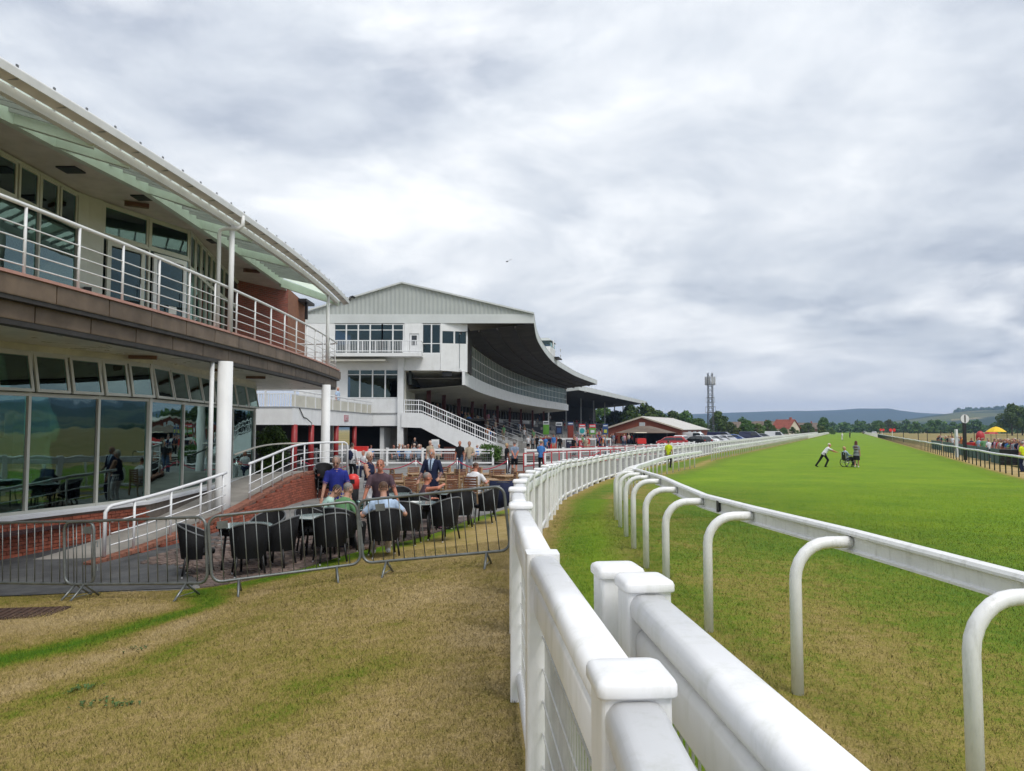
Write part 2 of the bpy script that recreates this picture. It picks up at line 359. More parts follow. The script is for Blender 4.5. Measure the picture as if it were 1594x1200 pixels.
# ------------------------------------------------------------------ mesh helpers
class MB:
    def __init__(s): s.v = []; s.f = []; s.mi = []; s.cur = 0
    def add(s, vs_, fs):
        o = len(s.v); s.v.extend(tuple(p) for p in vs_)
        for f in fs: s.f.append([i + o for i in f]); s.mi.append(s.cur)
        return s
    def box(s, c, d, rz=0.0, top=1.0):
        hx, hy, hz = d[0] / 2, d[1] / 2, d[2] / 2; ca, sa = math.cos(rz), math.sin(rz); P = []
        for z, k in ((-hz, 1.0), (hz, top)):
            for x, y in ((-hx, -hy), (hx, -hy), (hx, hy), (-hx, hy)):
                P.append((c[0] + (x * ca - y * sa) * k, c[1] + (x * sa + y * ca) * k, c[2] + z))
        return s.add(P, [(3, 2, 1, 0), (4, 5, 6, 7), (0, 1, 5, 4), (1, 2, 6, 5), (2, 3, 7, 6), (3, 0, 4, 7)])
    def b2(s, x0, x1, y0, y1, z0, z1):
        return s.box(((x0 + x1) / 2, (y0 + y1) / 2, (z0 + z1) / 2), (x1 - x0, y1 - y0, z1 - z0))
    def beam(s, p, q, w_, h_, up=(0, 0, 1)):
        p, q = Vector(p), Vector(q); d = (q - p).normalized(); u = Vector(up)
        r = d.cross(u)
        if r.length < 1e-4: r = d.cross(Vector((0, 1, 0)))
        r.normalize(); u = r.cross(d)
        P = []
        for e in (p, q):
            for a, b in ((-1, -1), (1, -1), (1, 1), (-1, 1)): P.append(e + r * (a * w_ / 2) + u * (b * h_ / 2))
        return s.add(P, [(3, 2, 1, 0), (4, 5, 6, 7), (0, 1, 5, 4), (1, 2, 6, 5), (2, 3, 7, 6), (3, 0, 4, 7)])
    def tube(s, pts, r, n=8, r1=None, closed=False):
        pts = [Vector(p) for p in pts]; N = len(pts); rings = []; prev = None
        for i, p in enumerate(pts):
            a = pts[i - 1] if (i > 0 or closed) else p
            b = pts[(i + 1) % N] if (i < N - 1 or closed) else p
            d = (b - a).normalized()
            if prev is None:
                u = d.cross(Vector((0, 0, 1)))
                if u.length < 1e-3: u = d.cross(Vector((1, 0, 0)))
            else: u = prev - d * prev.dot(d)
            u.normalize(); prev = u; v = d.cross(u)
            rr = r if r1 is None else r + (r1 - r) * i / max(1, N - 1)
            rings.append([p + u * (rr * math.cos(2 * math.pi * k / n)) + v * (rr * math.sin(2 * math.pi * k / n)) for k in range(n)])
        P = [p for ring in rings for p in ring]; F = []
        for i in range(N if closed else N - 1):
            j = (i + 1) % N
            for k in range(n):
                l = (k + 1) % n
                F.append((i * n + k, i * n + l, j * n + l, j * n + k))
        if not closed: F += [tuple(range(n))[::-1], tuple((N - 1) * n + k for k in range(n))]
        return s.add(P, F)
    def lathe(s, prof, c=(0, 0, 0), n=16, a0=0.0, a1=2 * math.pi):
        full = abs(a1 - a0 - 2 * math.pi) < 1e-6; m = n if full else n + 1; P = []
        for r, z in prof:
            for k in range(m):
                a = a0 + (a1 - a0) * k / n
                P.append((c[0] + r * math.cos(a), c[1] + r * math.sin(a), c[2] + z))
        F = []
        for i in range(len(prof) - 1):
            for k in range(n):
                l = (k + 1) % m
                F.append((i * m + k, i * m + l, (i + 1) * m + l, (i + 1) * m + k))
        if full: F += [tuple(range(m))[::-1], tuple((len(prof) - 1) * m + k for k in range(m))]
        return s.add(P, F)
    def prism(s, poly, z0, z1):
        n = len(poly)
        P = [(x, y, z0) for x, y in poly] + [(x, y, z1) for x, y in poly]
        return s.add(P, [tuple(range(n))[::-1], tuple(range(n, 2 * n))] + [(i, (i + 1) % n, n + (i + 1) % n, n + i) for i in range(n)])
    def plate(s, pts, t):
        """polygon of 3-D points given thickness t along its normal"""
        pts = [Vector(p) for p in pts]; nn = (pts[1] - pts[0]).cross(pts[-1] - pts[0]).normalized() * t; n = len(pts)
        return s.add(pts + [p - nn for p in pts], [tuple(range(n)), tuple(range(n, 2 * n))[::-1]] + [(i, n + i, n + (i + 1) % n, (i + 1) % n) for i in range(n)])
    def sweep(s, prof, pts, closed_prof=True, caps=True):
        """profile of (lateral to the right of travel, vertical) along a path, kept upright"""
        pts = [Vector(p) for p in pts]; N = len(pts); n = len(prof); P = []
        for i, p in enumerate(pts):
            a = pts[max(0, i - 1)]; b = pts[min(N - 1, i + 1)]
            d = b - a; d.z = 0; d.normalize(); rt = Vector((d.y, -d.x, 0))
            for x, z in prof: P.append(p + rt * x + Vector((0, 0, z)))
        F = []
        for i in range(N - 1):
            for k in range(n if closed_prof else n - 1):
                l = (k + 1) % n
                F.append((i * n + k, (i + 1) * n + k, (i + 1) * n + l, i * n + l))
        if caps and closed_prof: F += [tuple(range(n)), tuple((N - 1) * n + k for k in range(n))[::-1]]
        return s.add(P, F)
    def ell(s, c, r, n=10, m=7, rot=None):
        P = []; c = Vector(c)
        for i in range(m + 1):
            ph = -math.pi / 2 + math.pi * i / m
            for k in range(n):
                a = 2 * math.pi * k / n
                q = Vector((r[0] * math.cos(ph) * math.cos(a), r[1] * math.cos(ph) * math.sin(a), r[2] * math.sin(ph)))
                P.append(c + (rot @ q if rot else q))
        F = [(i * n + k, i * n + (k + 1) % n, (i + 1) * n + (k + 1) % n, (i + 1) * n + k) for i in range(m) for k in range(n)]
        return s.add(P, F)
    def grid(s, rows):
        n = len(rows[0]); P = [p for r_ in rows for p in r_]
        return s.add(P, [(i * n + k, i * n + k + 1, (i + 1) * n + k + 1, (i + 1) * n + k) for i in range(len(rows) - 1) for k in range(n - 1)])
    def mesh(s, name, mats, smooth=False):
        me = bpy.data.meshes.new(name); me.from_pydata(s.v, [], s.f); me.validate(clean_customdata=False)
        for m in (mats if isinstance(mats, (list, tuple)) else [mats]): me.materials.append(MAT[m])
        if max(s.mi or [0]) > 0 and len(me.polygons) == len(s.mi): me.polygons.foreach_set('material_index', s.mi)
        if smooth: me.polygons.foreach_set('use_smooth', [True] * len(me.polygons))
        me.update()
        return me
    def build(s, name, mats, parent=None, smooth=False, world=True):
        return link(name, s.mesh(name, mats, smooth), parent, world=world)
def link(name, me, parent=None, mw=None, world=True):
    o = bpy.data.objects.new(name, me); COL.objects.link(o)
    if parent is not None:
        o.parent = parent
        if world:
            r_ = parent
            M = Matrix.Identity(4)
            while r_ is not None:
                M = r_.matrix_basis if r_.parent is None else M
                r_ = r_.parent
            # parts of parts carry the root's inverse only once
            o.matrix_parent_inverse = M.inverted() if parent.parent is None else Matrix.Identity(4)
    if mw is not None: o.matrix_basis = mw
    return o
def tag(o, label=None, cat=None, group=None, kind=None):
    if label: o['label'] = label
    if cat: o['category'] = cat
    if group: o['group'] = group
    if kind: o['kind'] = kind
    return o
def thing(name, label, cat, loc=(0, 0, 0), rz=0.0, group=None):
    o = bpy.data.objects.new(name, None); COL.objects.link(o)
    o.empty_display_size = 0.1; o.location = loc; o.rotation_euler = (0, 0, rz)
    o.matrix_basis = Matrix.Translation(Vector(loc)) @ Matrix.Rotation(rz, 4, 'Z')
    return tag(o, label, cat, group)
def struct(name, mb, m, smooth=False): return tag(mb.build(name, m, smooth=smooth), kind='structure')
def bevel(o, w_=0.01, seg=2):
    b = o.modifiers.new('bevel', 'BEVEL'); b.width = w_; b.segments = seg; b.limit_method = 'ANGLE'; b.angle_limit = R(40)
    return o
def copy_tree(o, parent=None):
    c = o.copy(); COL.objects.link(c)
    if parent is not None: c.parent = parent
    for ch in list(o.children): copy_tree(ch, c)
    return c
def dup(root, loc, rz, label=None, group=None, sc=None):
    r_ = copy_tree(root)
    s_ = sc or 1.0
    r_.matrix_basis = Matrix.Translation(Vector(loc)) @ Matrix.Rotation(rz, 4, 'Z') @ Matrix.Scale(s_, 4)
    if label: r_['label'] = label
    if group: r_['group'] = group
    return r_
def set_mats(o, d):
    for i, m in d.items():
        sl = o.material_slots[i]; sl.link = 'OBJECT'; sl.material = MAT[m]
def span(p, q):
    """matrix that lays a piece modelled along +X from p towards q, upright"""
    p, q = Vector(p), Vector(q); x = (q - p).normalized(); y = Vector((0, 0, 1)).cross(x).normalized(); z = x.cross(y)
    return Matrix(((x.x, y.x, z.x, p.x), (x.y, y.y, z.y, p.y), (x.z, y.z, z.z, p.z), (0, 0, 0, 1)))

# ------------------------------------------------------------------ curves and the lie of the land
def crom(P, n=12):
    P = [np.array(p, float) for p in P]; out = []
    for i in range(len(P) - 1):
        p0 = P[max(0, i - 1)]; p1 = P[i]; p2 = P[i + 1]; p3 = P[min(len(P) - 1, i + 2)]
        t0 = 0.0; t1 = t0 + np.linalg.norm(p1 - p0) ** 0.5 or 1.0; t1 = t1 if i > 0 else 1.0
        t2 = t1 + np.linalg.norm(p2 - p1) ** 0.5; t3 = t2 + (np.linalg.norm(p3 - p2) ** 0.5 or 1.0)
        if i == 0: p0 = p1 - (p2 - p1) / max(1e-6, np.linalg.norm(p2 - p1)) * 1.0
        if i == len(P) - 2: p3 = p2 + (p2 - p1); t3 = t2 + np.linalg.norm(p3 - p2) ** 0.5
        for k in range(n):
            t = t1 + (t2 - t1) * k / n
            A1 = (t1 - t) / (t1 - t0) * p0 + (t - t0) / (t1 - t0) * p1
            A2 = (t2 - t) / (t2 - t1) * p1 + (t - t1) / (t2 - t1) * p2
            A3 = (t3 - t) / (t3 - t2) * p2 + (t - t2) / (t3 - t2) * p3
            B1 = (t2 - t) / (t2 - t0) * A1 + (t - t0) / (t2 - t0) * A2
            B2 = (t3 - t) / (t3 - t1) * A2 + (t - t1) / (t3 - t1) * A3
            out.append((t2 - t) / (t2 - t1) * B1 + (t - t1) / (t2 - t1) * B2)
    out.append(P[-1]); return np.array(out)
def by_y(curve, y): return np.interp(y, curve[:, 1], curve[:, 0])
def steps_along(curve, step, s0=0.0, s1=None):
    d = np.r_[0, np.cumsum(np.linalg.norm(np.diff(curve, axis=0), axis=1))]
    e = d[-1] if s1 is None else min(s1, d[-1]); s_ = np.arange(s0, e, step)
    return np.stack([np.interp(s_, d, curve[:, k]) for k in range(curve.shape[1])], 1)
def arc_at_y(curve, y):
    d = np.r_[0, np.cumsum(np.linalg.norm(np.diff(curve, axis=0), axis=1))]
    return float(np.interp(y, curve[:, 1], d))
def offset(curve, d):
    t = np.gradient(curve, axis=0); t /= np.linalg.norm(t, axis=1)[:, None]
    return curve + np.stack([t[:, 1], -t[:, 0]], 1) * d         # + is to the right of travel
SL = 0.443
FENCE = crom([(0.30, -4), (0.25, -1), (0.235, 0.2), (0.235, 1.6), (0.135, 3.15), (0.06, 4.9), (0.05, 6.8), (0.21, 10.9), (0.73, 15.9), (1.46, 22.7), (2.44, 28), (3.55, 33), (5.6, 40), (9.6, 51), (13.9, 61), (19.6, 74.5), (37.6, 115), (37.6 + SL * 300, 415)])
RAIL = crom([(3.2, -0.6), (2.62, 1.6), (2.30, 3.0), (2.12, 3.7), (1.89, 5.15), (1.70, 6.7), (1.65, 8.25), (1.71, 9.8), (1.80, 11.35), (1.92, 12.9), (2.30, 17), (3.5, 24), (5.4, 32), (7.7, 39.6), (9.2, 43.2), (12.0, 49.4), (16.3, 61), (22.5, 75), (40.3, 115), (40.3 + SL * 300, 415)])
RGREEN = np.array([(25.9 + SL * (y - 39), y) for y in np.linspace(-30, 415, 120)])
_cp = np.array([(0.2, 1.5, .62), (0.1, 5, .62), (-3, 3, .42), (-3, 5, .28), (-1.5, 7.5, .46), (-1.5, 10.7, .32), (0, 10.8, .47), (-3.84, 10.6, .08), (-6.2, 11, -.07), (-7.8, 11.5, -.16), (-6, 12.5, -.15),
    (-8, 13.5, -.2), (-7.2, 17, -.06), (-7, 20, 0), (-5, 14, -.02), (-3, 15, .05), (-1.0, 14, .22), (0, 16, .28), (-2, 20, .05), (-3, 26, 0), (-6, 26, 0), (.7, 16, .36), (1.46, 22.7, .17), (2.4, 28, .03), (3.6, 33, -.06),
    (5.6, 40, -.1), (1.65, 8.5, .57), (1.8, 11, .58), (2, 13.5, .52), (2.2, 3.5, .55), (3, 25, .12), (7.6, 40, -.1), (6, 10, .38), (10, 10, .25), (6, 20, .12), (15, 20, 0), (10, 30, -.05), (-6, 7, .08), (-9, 8, -.1), (-9, 4, 0.0), (-6, 3, .2),
    (0, -4, .62), (-6, -4, .3), (6, -4, .35), (12, 0, .2), (0, 36, -.02), (-8, 36, 0), (20, 36, -.08), (14, 50, -.1), (0, 48, -.03), (-15, 24, -.1), (-16, 10, -.25), (-18, -4, 0), (24, 10, 0), (26, -10, 0), (0, -16, .3),
    (-12, 60, -.02), (8, 60, -.1), (28, 60, -.1), (-30, 40, -.1), (-30, 10, -.1), (40, 30, -.1), (40, 0, -.1), (0, -40, -.1), (30, -40, -.1), (-30, -30, -.1), (0, 80, -.1), (50, 80, -.1), (-30, 80, -.1)])
def _phi(r2): return np.sqrt(r2 + 2.2)
_d2 = ((_cp[:, None, :2] - _cp[None, :, :2]) ** 2).sum(2)
_wt = np.linalg.solve(_phi(_d2) + np.eye(len(_cp)) * 0.02, _cp[:, 2] + 0.1)
def zg_arr(x, y):
    x = np.asarray(x, float); y = np.asarray(y, float)
    d2 = (x[..., None] - _cp[:, 0]) ** 2 + (y[..., None] - _cp[:, 1]) ** 2
    z = (_phi(d2) * _wt).sum(-1)
    r_ = np.hypot(x, y - 20); k = np.clip((r_ - 38) / 22, 0, 1); k = 1 - k * k * (3 - 2 * k)
    return z * k - 0.1
def zg(x, y): return float(zg_arr(x, y))
def on(x, y, dz=0.0): return (x, y, zg(x, y) + dz)
def pix(px, py, Y):
    """point at depth Y seen at photograph pixel (px, py)"""
    u, v = (px - 797) / FPX, (600 - py) / FPX; c, s_ = math.cos(PITCH), math.sin(PITCH); k = Y / (c - v * s_)
    return (u * k, Y, CZ + (s_ + v * c) * k)
def px_x(px, Y): return (px - 797) / FPX * Y

def sheet(name, A, B, m, nx, dz=0.0, z=None, attrs=None):
    """ground sheet lofted between two matching edge curves (N x 2), following the land"""
    t = np.linspace(0, 1, nx + 1)[None, :, None]
    P = A[:, None, :] * (1 - t) + B[:, None, :] * t
    Z = (zg_arr(P[..., 0], P[..., 1]) + dz) if z is None else np.full(P.shape[:2], z)
    V = np.concatenate([P, Z[..., None]], 2).reshape(-1, 3); N, M = P.shape[:2]
    i = np.arange(N - 1)[:, None] * M + np.arange(M - 1)[None, :]
    F = np.stack([i, i + 1, i + M + 1, i + M], -1).reshape(-1, 4)
    me = bpy.data.meshes.new(name)
    me.vertices.add(len(V)); me.vertices.foreach_set('co', V.ravel())
    me.loops.add(F.size); me.loops.foreach_set('vertex_index', F.ravel())
    me.polygons.add(len(F)); me.polygons.foreach_set('loop_start', np.arange(len(F)) * 4)
    me.polygons.foreach_set('use_smooth', np.ones(len(F), bool))
    me.update(calc_edges=True); me.validate()
    me.materials.append(MAT[m])
    if attrs:
        for k, fn in attrs.items():
            a = me.attributes.new(k, 'FLOAT', 'POINT'); a.data.foreach_set('value', np.clip(fn(V[:, 0], V[:, 1]), 0, 1).astype(np.float32))
    if me.polygons[0].normal.z < 0: me.flip_normals()
    o = bpy.data.objects.new(name, me); COL.objects.link(o)
    return tag(o, kind='structure')
# ------------------------------------------------------------------ ground
def gpix(px, py):
    """where the sight line through a photograph pixel meets the land"""
    d = Vector(pix(px, py, 1.0)) - Vector((0, 0, CZ)); Y = 10.0
    for _ in range(60): Y = 0.5 * Y + 0.5 * ((zg(d.x * Y, Y) - CZ) / d.z)
    return np.array((d.x * Y, Y))
def seg_dist(x, y, P):
    best = np.full(np.shape(x), 1e9)
    for a, b in zip(P[:-1], P[1:]):
        d = b - a; L2 = (d ** 2).sum(); t = np.clip(((x - a[0]) * d[0] + (y - a[1]) * d[1]) / L2, 0, 1)
        best = np.minimum(best, np.hypot(x - a[0] - t * d[0], y - a[1] - t * d[1]))
    return best
EDGE_PX = [(300, 917), (380, 905), (460, 888), (568, 856), (641, 840), (686, 827), (742, 805), (776, 796), (800, 790)]
EDGE = [(-16, 12.4), (-12, 12.1), gpix(0, 929), gpix(160, 922)] + [gpix(*p) for p in EDGE_PX] + [(1.15, 20.5)]
EDGE = crom([tuple(p) for p in EDGE], 8)
BAND1 = np.array([gpix(*p) for p in [(-60, 1040), (80, 1012), (180, 985), (330, 942)]] + [EDGE[k] - np.array((-0.05, 0.35)) for k in range(34, 104, 8)])
BAND2 = np.array([gpix(*p) for p in [(-40, 1130), (100, 1080), (200, 1045), (330, 985), (420, 960)]])
BAND3 = np.array([gpix(*p) for p in [(330, 1160), (480, 1080), (600, 1040)]])
BARE = np.array([gpix(*p) for p in [(-30, 975), (90, 965), (200, 945)]])
RIDGE = np.array([gpix(*p) for p in [(0, 1080), (200, 1010), (330, 950), (430, 912)]])
def lawn_dry(x, y):
    d = np.full(np.shape(x), 0.64)
    d += 0.12 * np.exp(-((x + 0.2) / 1.2) ** 2)
    d -= 0.58 * np.exp(-(seg_dist(x, y, BAND1) / 0.30) ** 2)
    d -= 0.22 * np.exp(-(seg_dist(x, y, BAND2) / 0.22) ** 2)
    d -= 0.20 * np.exp(-(seg_dist(x, y, BAND3) / 0.35) ** 2)
    d += 0.30 * np.exp(-(seg_dist(x, y, BARE) / 0.6) ** 2)
    d += 0.22 * np.exp(-(seg_dist(x, y, RIDGE) / 0.22) ** 2)
    return d
def track_lat(x, y):
    return x - by_y(RAIL, y), x - by_y(FENCE, y)
def track_dry(x, y):
    r_, f_ = track_lat(x, y)
    d = 0.16 + 0.20 * np.exp(-((x - 3.3) / 1.7) ** 2 - ((y - 6.0) / 4.5) ** 2) + 0.16 * np.exp(-((r_ - 0.9) / 0.9) ** 2) * (y < 30)
    d += 0.55 * np.exp(-(f_ / 0.42) ** 2) * (y > 9)
    d += 0.32 * np.exp(-((r_ + 0.25) / 0.30) ** 2)
    d += 0.22 * np.exp(-(np.abs(r_) / 0.8) ** 2) * (y > 24)
    g_ = 25.9 + SL * (y - 39) - x
    d += 0.7 / (1 + np.exp((g_ - 0.2) * 5))
    return d
def track_lush(x, y):
    r_, f_ = track_lat(x, y); g_ = 25.9 + SL * (y - 39) - x
    k = np.clip((r_ - 1.8) / 5.0, 0, 1) * np.clip((y - 7) / 11, 0.0, 1)
    k = np.maximum(k, np.clip((y - 22) / 14, 0, 1) * np.clip((r_ - 0.5) / 1.0, 0, 1))
    k = np.maximum(k, 0.85 * np.exp(-((f_ - 1.05) / 0.42) ** 2) * np.clip((y - 4) / 4, 0, 1) * (y < 24))
    return k * np.clip((g_ - 0.2) / 0.7, 0, 1)

ys = np.r_[np.arange(-8, 30, 0.25), np.arange(30, 90, 0.6), np.geomspace(90, 415, 60)]
A = np.stack([by_y(FENCE, ys), ys], 1); B = np.stack([by_y(RGREEN, ys) + 2.0, ys], 1)
far = np.array([(0.0, 620.0), (0.0, 900.0)]); 
A = np.r_[A, np.stack([A[-1, 0] + SL * (far[:, 1] - 415), far[:, 1]], 1)]; B = np.r_[B, np.stack([B[-1, 0] + SL * (far[:, 1] - 415), far[:, 1]], 1)]
sheet('racetrack', A, B, 'turf', 64, 0.012, attrs={'dry': track_dry, 'lush': track_lush})
Ls = steps_along(EDGE, 0.22)
Lb = np.stack([np.linspace(-16, 0.32, len(Ls)), np.full(len(Ls), -6.0)], 1)
sheet('lawn', Ls, Lb, 'turf', 90, 0.0, attrs={'dry': lawn_dry, 'lush': lambda x, y: np.zeros(np.shape(x))})
# paved terrace and concourse behind the lawn edge, following the white fence
tb = np.stack([np.linspace(-34, 4.2, len(Ls)), np.linspace(48, 37.0, len(Ls))], 1)
sheet('terrace', Ls, tb, 'concourse', 70, 0.004)
cy_ = np.r_[np.arange(36, 90, 1.5), np.geomspace(90, 260, 40)]
ca = np.stack([by_y(FENCE, cy_) - 0.15, cy_], 1); cb = np.stack([np.full(len(cy_), -34.0) + (cy_ - 36) * 0.1, cy_], 1)
sheet('concourse', cb, ca, 'concourse', 50, 0.010)
te = np.array([gpix(*p) for p in [(-90, 931), (0, 929), (80, 926), (160, 922), (230, 919), (296, 917)]]); te = crom([tuple(p) for p in te], 8)
tbk = np.stack([np.linspace(-11.5, -7.2, len(te)), np.linspace(13.5, 19.5, len(te))], 1)
sheet('tarmac_path', te, tbk, 'tarmac', 30, 0.016)
# the flat country round the course
gx = np.sinh(np.linspace(-7.2, 7.2, 181)) * 9.0; gy = np.sinh(np.linspace(-5.5, 7.2, 181)) * 9.0
gA = np.stack([np.full(181, gx[0]), gy], 1)
xx, yy = np.meshgrid(gx, gy); V = np.stack([xx, yy, zg_arr(xx, yy) - 0.07], -1).reshape(-1, 3)
i_ = np.arange(180)[:, None] * 181 + np.arange(180)[None, :]
me = bpy.data.meshes.new('ground'); me.from_pydata(V.tolist(), [], np.stack([i_, i_ + 1, i_ + 182, i_ + 181], -1).reshape(-1, 4).tolist())
me.polygons.foreach_set('use_smooth', [True] * len(me.polygons))
def field_mat():
    m = bpy.data.materials.new('field'); m.use_nodes = True; t = NT(m.node_tree); b = m.node_tree.nodes['Principled BSDF']
    b.inputs['Roughness'].default_value = 0.9; b.inputs['Specular IOR Level'].default_value = 0.1
    geo = t.n('ShaderNodeNewGeometry')
    vo = t.n('ShaderNodeTexVoronoi'); vo.inputs['Scale'].default_value = 0.0042; t.l(geo.outputs['Position'], vo.inputs['Vector'])
    fc = t.ramp(vo.outputs['Color'], [(0.0, (0.30, 0.235, 0.095)), (0.4, (0.27, 0.22, 0.075)), (0.6, (0.13, 0.16, 0.035)), (0.8, (0.36, 0.29, 0.13)), (1.0, (0.09, 0.13, 0.03))], 'CONSTANT')
    sp = t.n('ShaderNodeSeparateXYZ'); t.l(geo.outputs['Position'], sp.inputs[0])
    r_ = t.n('ShaderNodeVectorMath'); r_.operation = 'LENGTH'; t.l(geo.outputs['Position'], r_.inputs[0])
    near = t.ramp(t.math('DIVIDE', r_.outputs['Value'], 1000.0), [(0.32, 1.0), (0.36, 0.0)])
    ns = t.noise(geo.outputs['Position'], 0.06, 6, 0.65); nf = t.noise(geo.outputs['Position'], 2.0, 5, 0.7)
    nc = t.ramp(ns, [(0.3, (0.17, 0.165, 0.045)), (0.5, (0.27, 0.21, 0.085)), (0.7, (0.35, 0.26, 0.125))])
    c = t.mix(near, fc, nc)
    c = t.mix(t.math('MULTIPLY', nf, 0.35), c, (0.10, 0.10, 0.03))
    t.l(c, b.inputs['Base Color'])
    bp = t.n('ShaderNodeBump'); bp.inputs['Strength'].default_value = 0.5; bp.inputs['Distance'].default_value = 0.06
    t.l(nf, bp.inputs['Height']); t.l(bp.outputs[0], b.inputs['Normal'])
    MAT['field'] = m
field_mat(); me.materials.append(MAT['field']); me.update()
tag(link('ground', me), kind='structure')

# pavers of the terrace beside the lawn, laid singly in running bond along the edge
def pavers():
    e = steps_along(EDGE, 0.21); mb = MB(); per = []
    k0 = int(np.argmin(np.hypot(*(e - gpix(300, 917)).T))); k1 = int(np.argmin(np.hypot(*(e - gpix(742, 805)).T)))
    t = np.gradient(e, axis=0); t /= np.linalg.norm(t, axis=1)[:, None]
    for k in range(k0 + 1, k1):
        a = math.atan2(t[k, 1], t[k, 0]); nrm = np.array((-t[k, 1], t[k, 0])); rows = 44 if k - k0 > 6 else 8 + 5 * (k - k0)
        for r_ in range(rows):
            p = e[k] + nrm * (0.06 + 0.106 * r_) + t[k] * (0.105 if r_ % 2 else 0)
            if p[0] < -6.85 and p[1] > 13: continue
            mb.cur = int(rng.random() * 3)
            mb.box((p[0], p[1], zg(p[0], p[1]) + 0.006 + rng.uniform(-0.002, 0.002)), (0.2, 0.098, 0.04), a + rng.uniform(-0.008, 0.008))
    o = mb.build('paving_blocks', ['paver', 'paver2', 'paver3'])
    tag(o, 'brown block paving of the terrace beside the lawn edge', 'paving', kind='stuff')
mat('paver2', (0.135, 0.098, 0.085), 0.85, var=0.25, scale=3, bump=0.3, bscale=90)
mat('paver3', (0.20, 0.145, 0.12), 0.85, var=0.25, scale=3, bump=0.3, bscale=90)
pavers()

# short turf blades near the viewer
def blades(name, xs, ys_, dryf, lushf, hmin, hmax, wd, label, dz):
    n = len(xs); z = zg_arr(xs, ys_) + dz; a = nrg.uniform(0, 2 * np.pi, n); h = nrg.uniform(hmin, hmax, n) * (0.6 + 0.8 * nrg.random(n)); wv = wd * (0.7 + 0.6 * nrg.random(n)) * (0.6 + ys_ / 14)
    la = nrg.uniform(0, 2 * np.pi, n); ln = nrg.uniform(0.2, 1.1, n) * h
    P = np.empty((n, 3, 3))
    P[:, 0] = np.stack([xs - np.cos(a) * wv, ys_ - np.sin(a) * wv, z - 0.004], 1); P[:, 1] = np.stack([xs + np.cos(a) * wv, ys_ + np.sin(a) * wv, z - 0.004], 1)
    P[:, 2] = np.stack([xs + np.cos(la) * ln, ys_ + np.sin(la) * ln, z + h], 1)
    me = bpy.data.meshes.new(name); me.vertices.add(n * 3); me.vertices.foreach_set('co', P.ravel())
    me.loops.add(n * 3); me.loops.foreach_set('vertex_index', np.arange(n * 3)); me.polygons.add(n); me.polygons.foreach_set('loop_start', np.arange(n) * 3)
    me.update(calc_edges=True); me.materials.append(MAT['turf_blades'])
    for k, v in (('dry', np.clip(dryf(xs, ys_), 0, 1)), ('lush', np.clip(lushf(xs, ys_), 0, 1)), ('rnd', nrg.random(n))):
        at = me.attributes.new(k, 'FLOAT', 'POINT'); at.data.foreach_set('value', np.repeat(v, 3).astype(np.float32))
    tag(link(name, me), label, 'grass', kind='stuff')
def scatter(n, x0, x1, y0, y1, keep):
    u = nrg.random(n); y = y0 * (y1 / y0) ** u if y0 > 0 else y0 + (y1 - y0) * u
    x = nrg.uniform(x0, x1, n); k = keep(x, y) & (np.abs(x) < y * 0.74 + 0.6); return x[k], y[k]
ey = lambda x: np.interp(x, EDGE[:, 0], EDGE[:, 1])
x_, y_ = scatter(620000, -9.5, 0.1, 3.4, 14, lambda x, y: (y < ey(x) - 0.03) & (x < by_y(FENCE, y) - 0.03))
blades('lawn_grass', x_, y_, lawn_dry, lambda x, y: 0 * x, 0.010, 0.028, 0.0017, 'short parched grass of the lawn left of the white fence', 0.0)
x_, y_ = scatter(900000, 0.3, 24, 3.2, 36, lambda x, y: (x > by_y(FENCE, y) + 0.08) & (nrg.random(len(x)) < np.clip((36 - y) / 24, 0, 1)))
blades('track_grass', x_, y_, track_dry, track_lush, 0.012, 0.034, 0.002, 'green turf of the racetrack and the strip behind its rail', 0.012)
# weeds with broad leaves and a few dandelions in the lawn
def weeds():
    mb = MB()
    for px, py, k in [(120, 1075, 26), (150, 1095, 18), (190, 1098, 18), (215, 1012, 10), (1000, 735, 0)]:
        if not k: continue
        c = gpix(px, py)
        for _ in range(k):
            x, y = c[0] + rng.gauss(0, .09), c[1] + rng.gauss(0, .05); a = rng.uniform(0, 6.28); l_ = rng.uniform(.03, .06); z = zg(x, y)
            dx, dy = math.cos(a), math.sin(a)
            mb.add([(x, y, z), (x + dx * l_ * .5 - dy * .012, y + dy * l_ * .5 + dx * .012, z + .025), (x + dx * l_, y + dy * l_, z + .018), (x + dx * l_ * .5 + dy * .012, y + dy * l_ * .5 - dx * .012, z + .025)], [(0, 1, 2, 3)])
    tag(mb.build('lawn_weeds', 'weed'), 'small dark green weeds in the parched lawn', 'weeds', kind='stuff')
weeds()
def drain():
    c = gpix(12, 958); t = thing('drain_cover', 'rusty brown metal drain cover set in the parched lawn', 'drain cover', on(c[0], c[1]), R(8))
    MB().box((0, 0, 0.012), (1.25, 0.62, 0.03)).build('frame', 'rust', t, world=False)
    for k in range(14): MB().box((-0.57 + k * 0.088, 0, 0.031), (0.05, 0.56, 0.012)).build('slat', 'rust', t, world=False)
mat('rust', (0.085, 0.045, 0.03), 0.8, var=0.25, scale=9, bump=0.4, bscale=40)
drain()

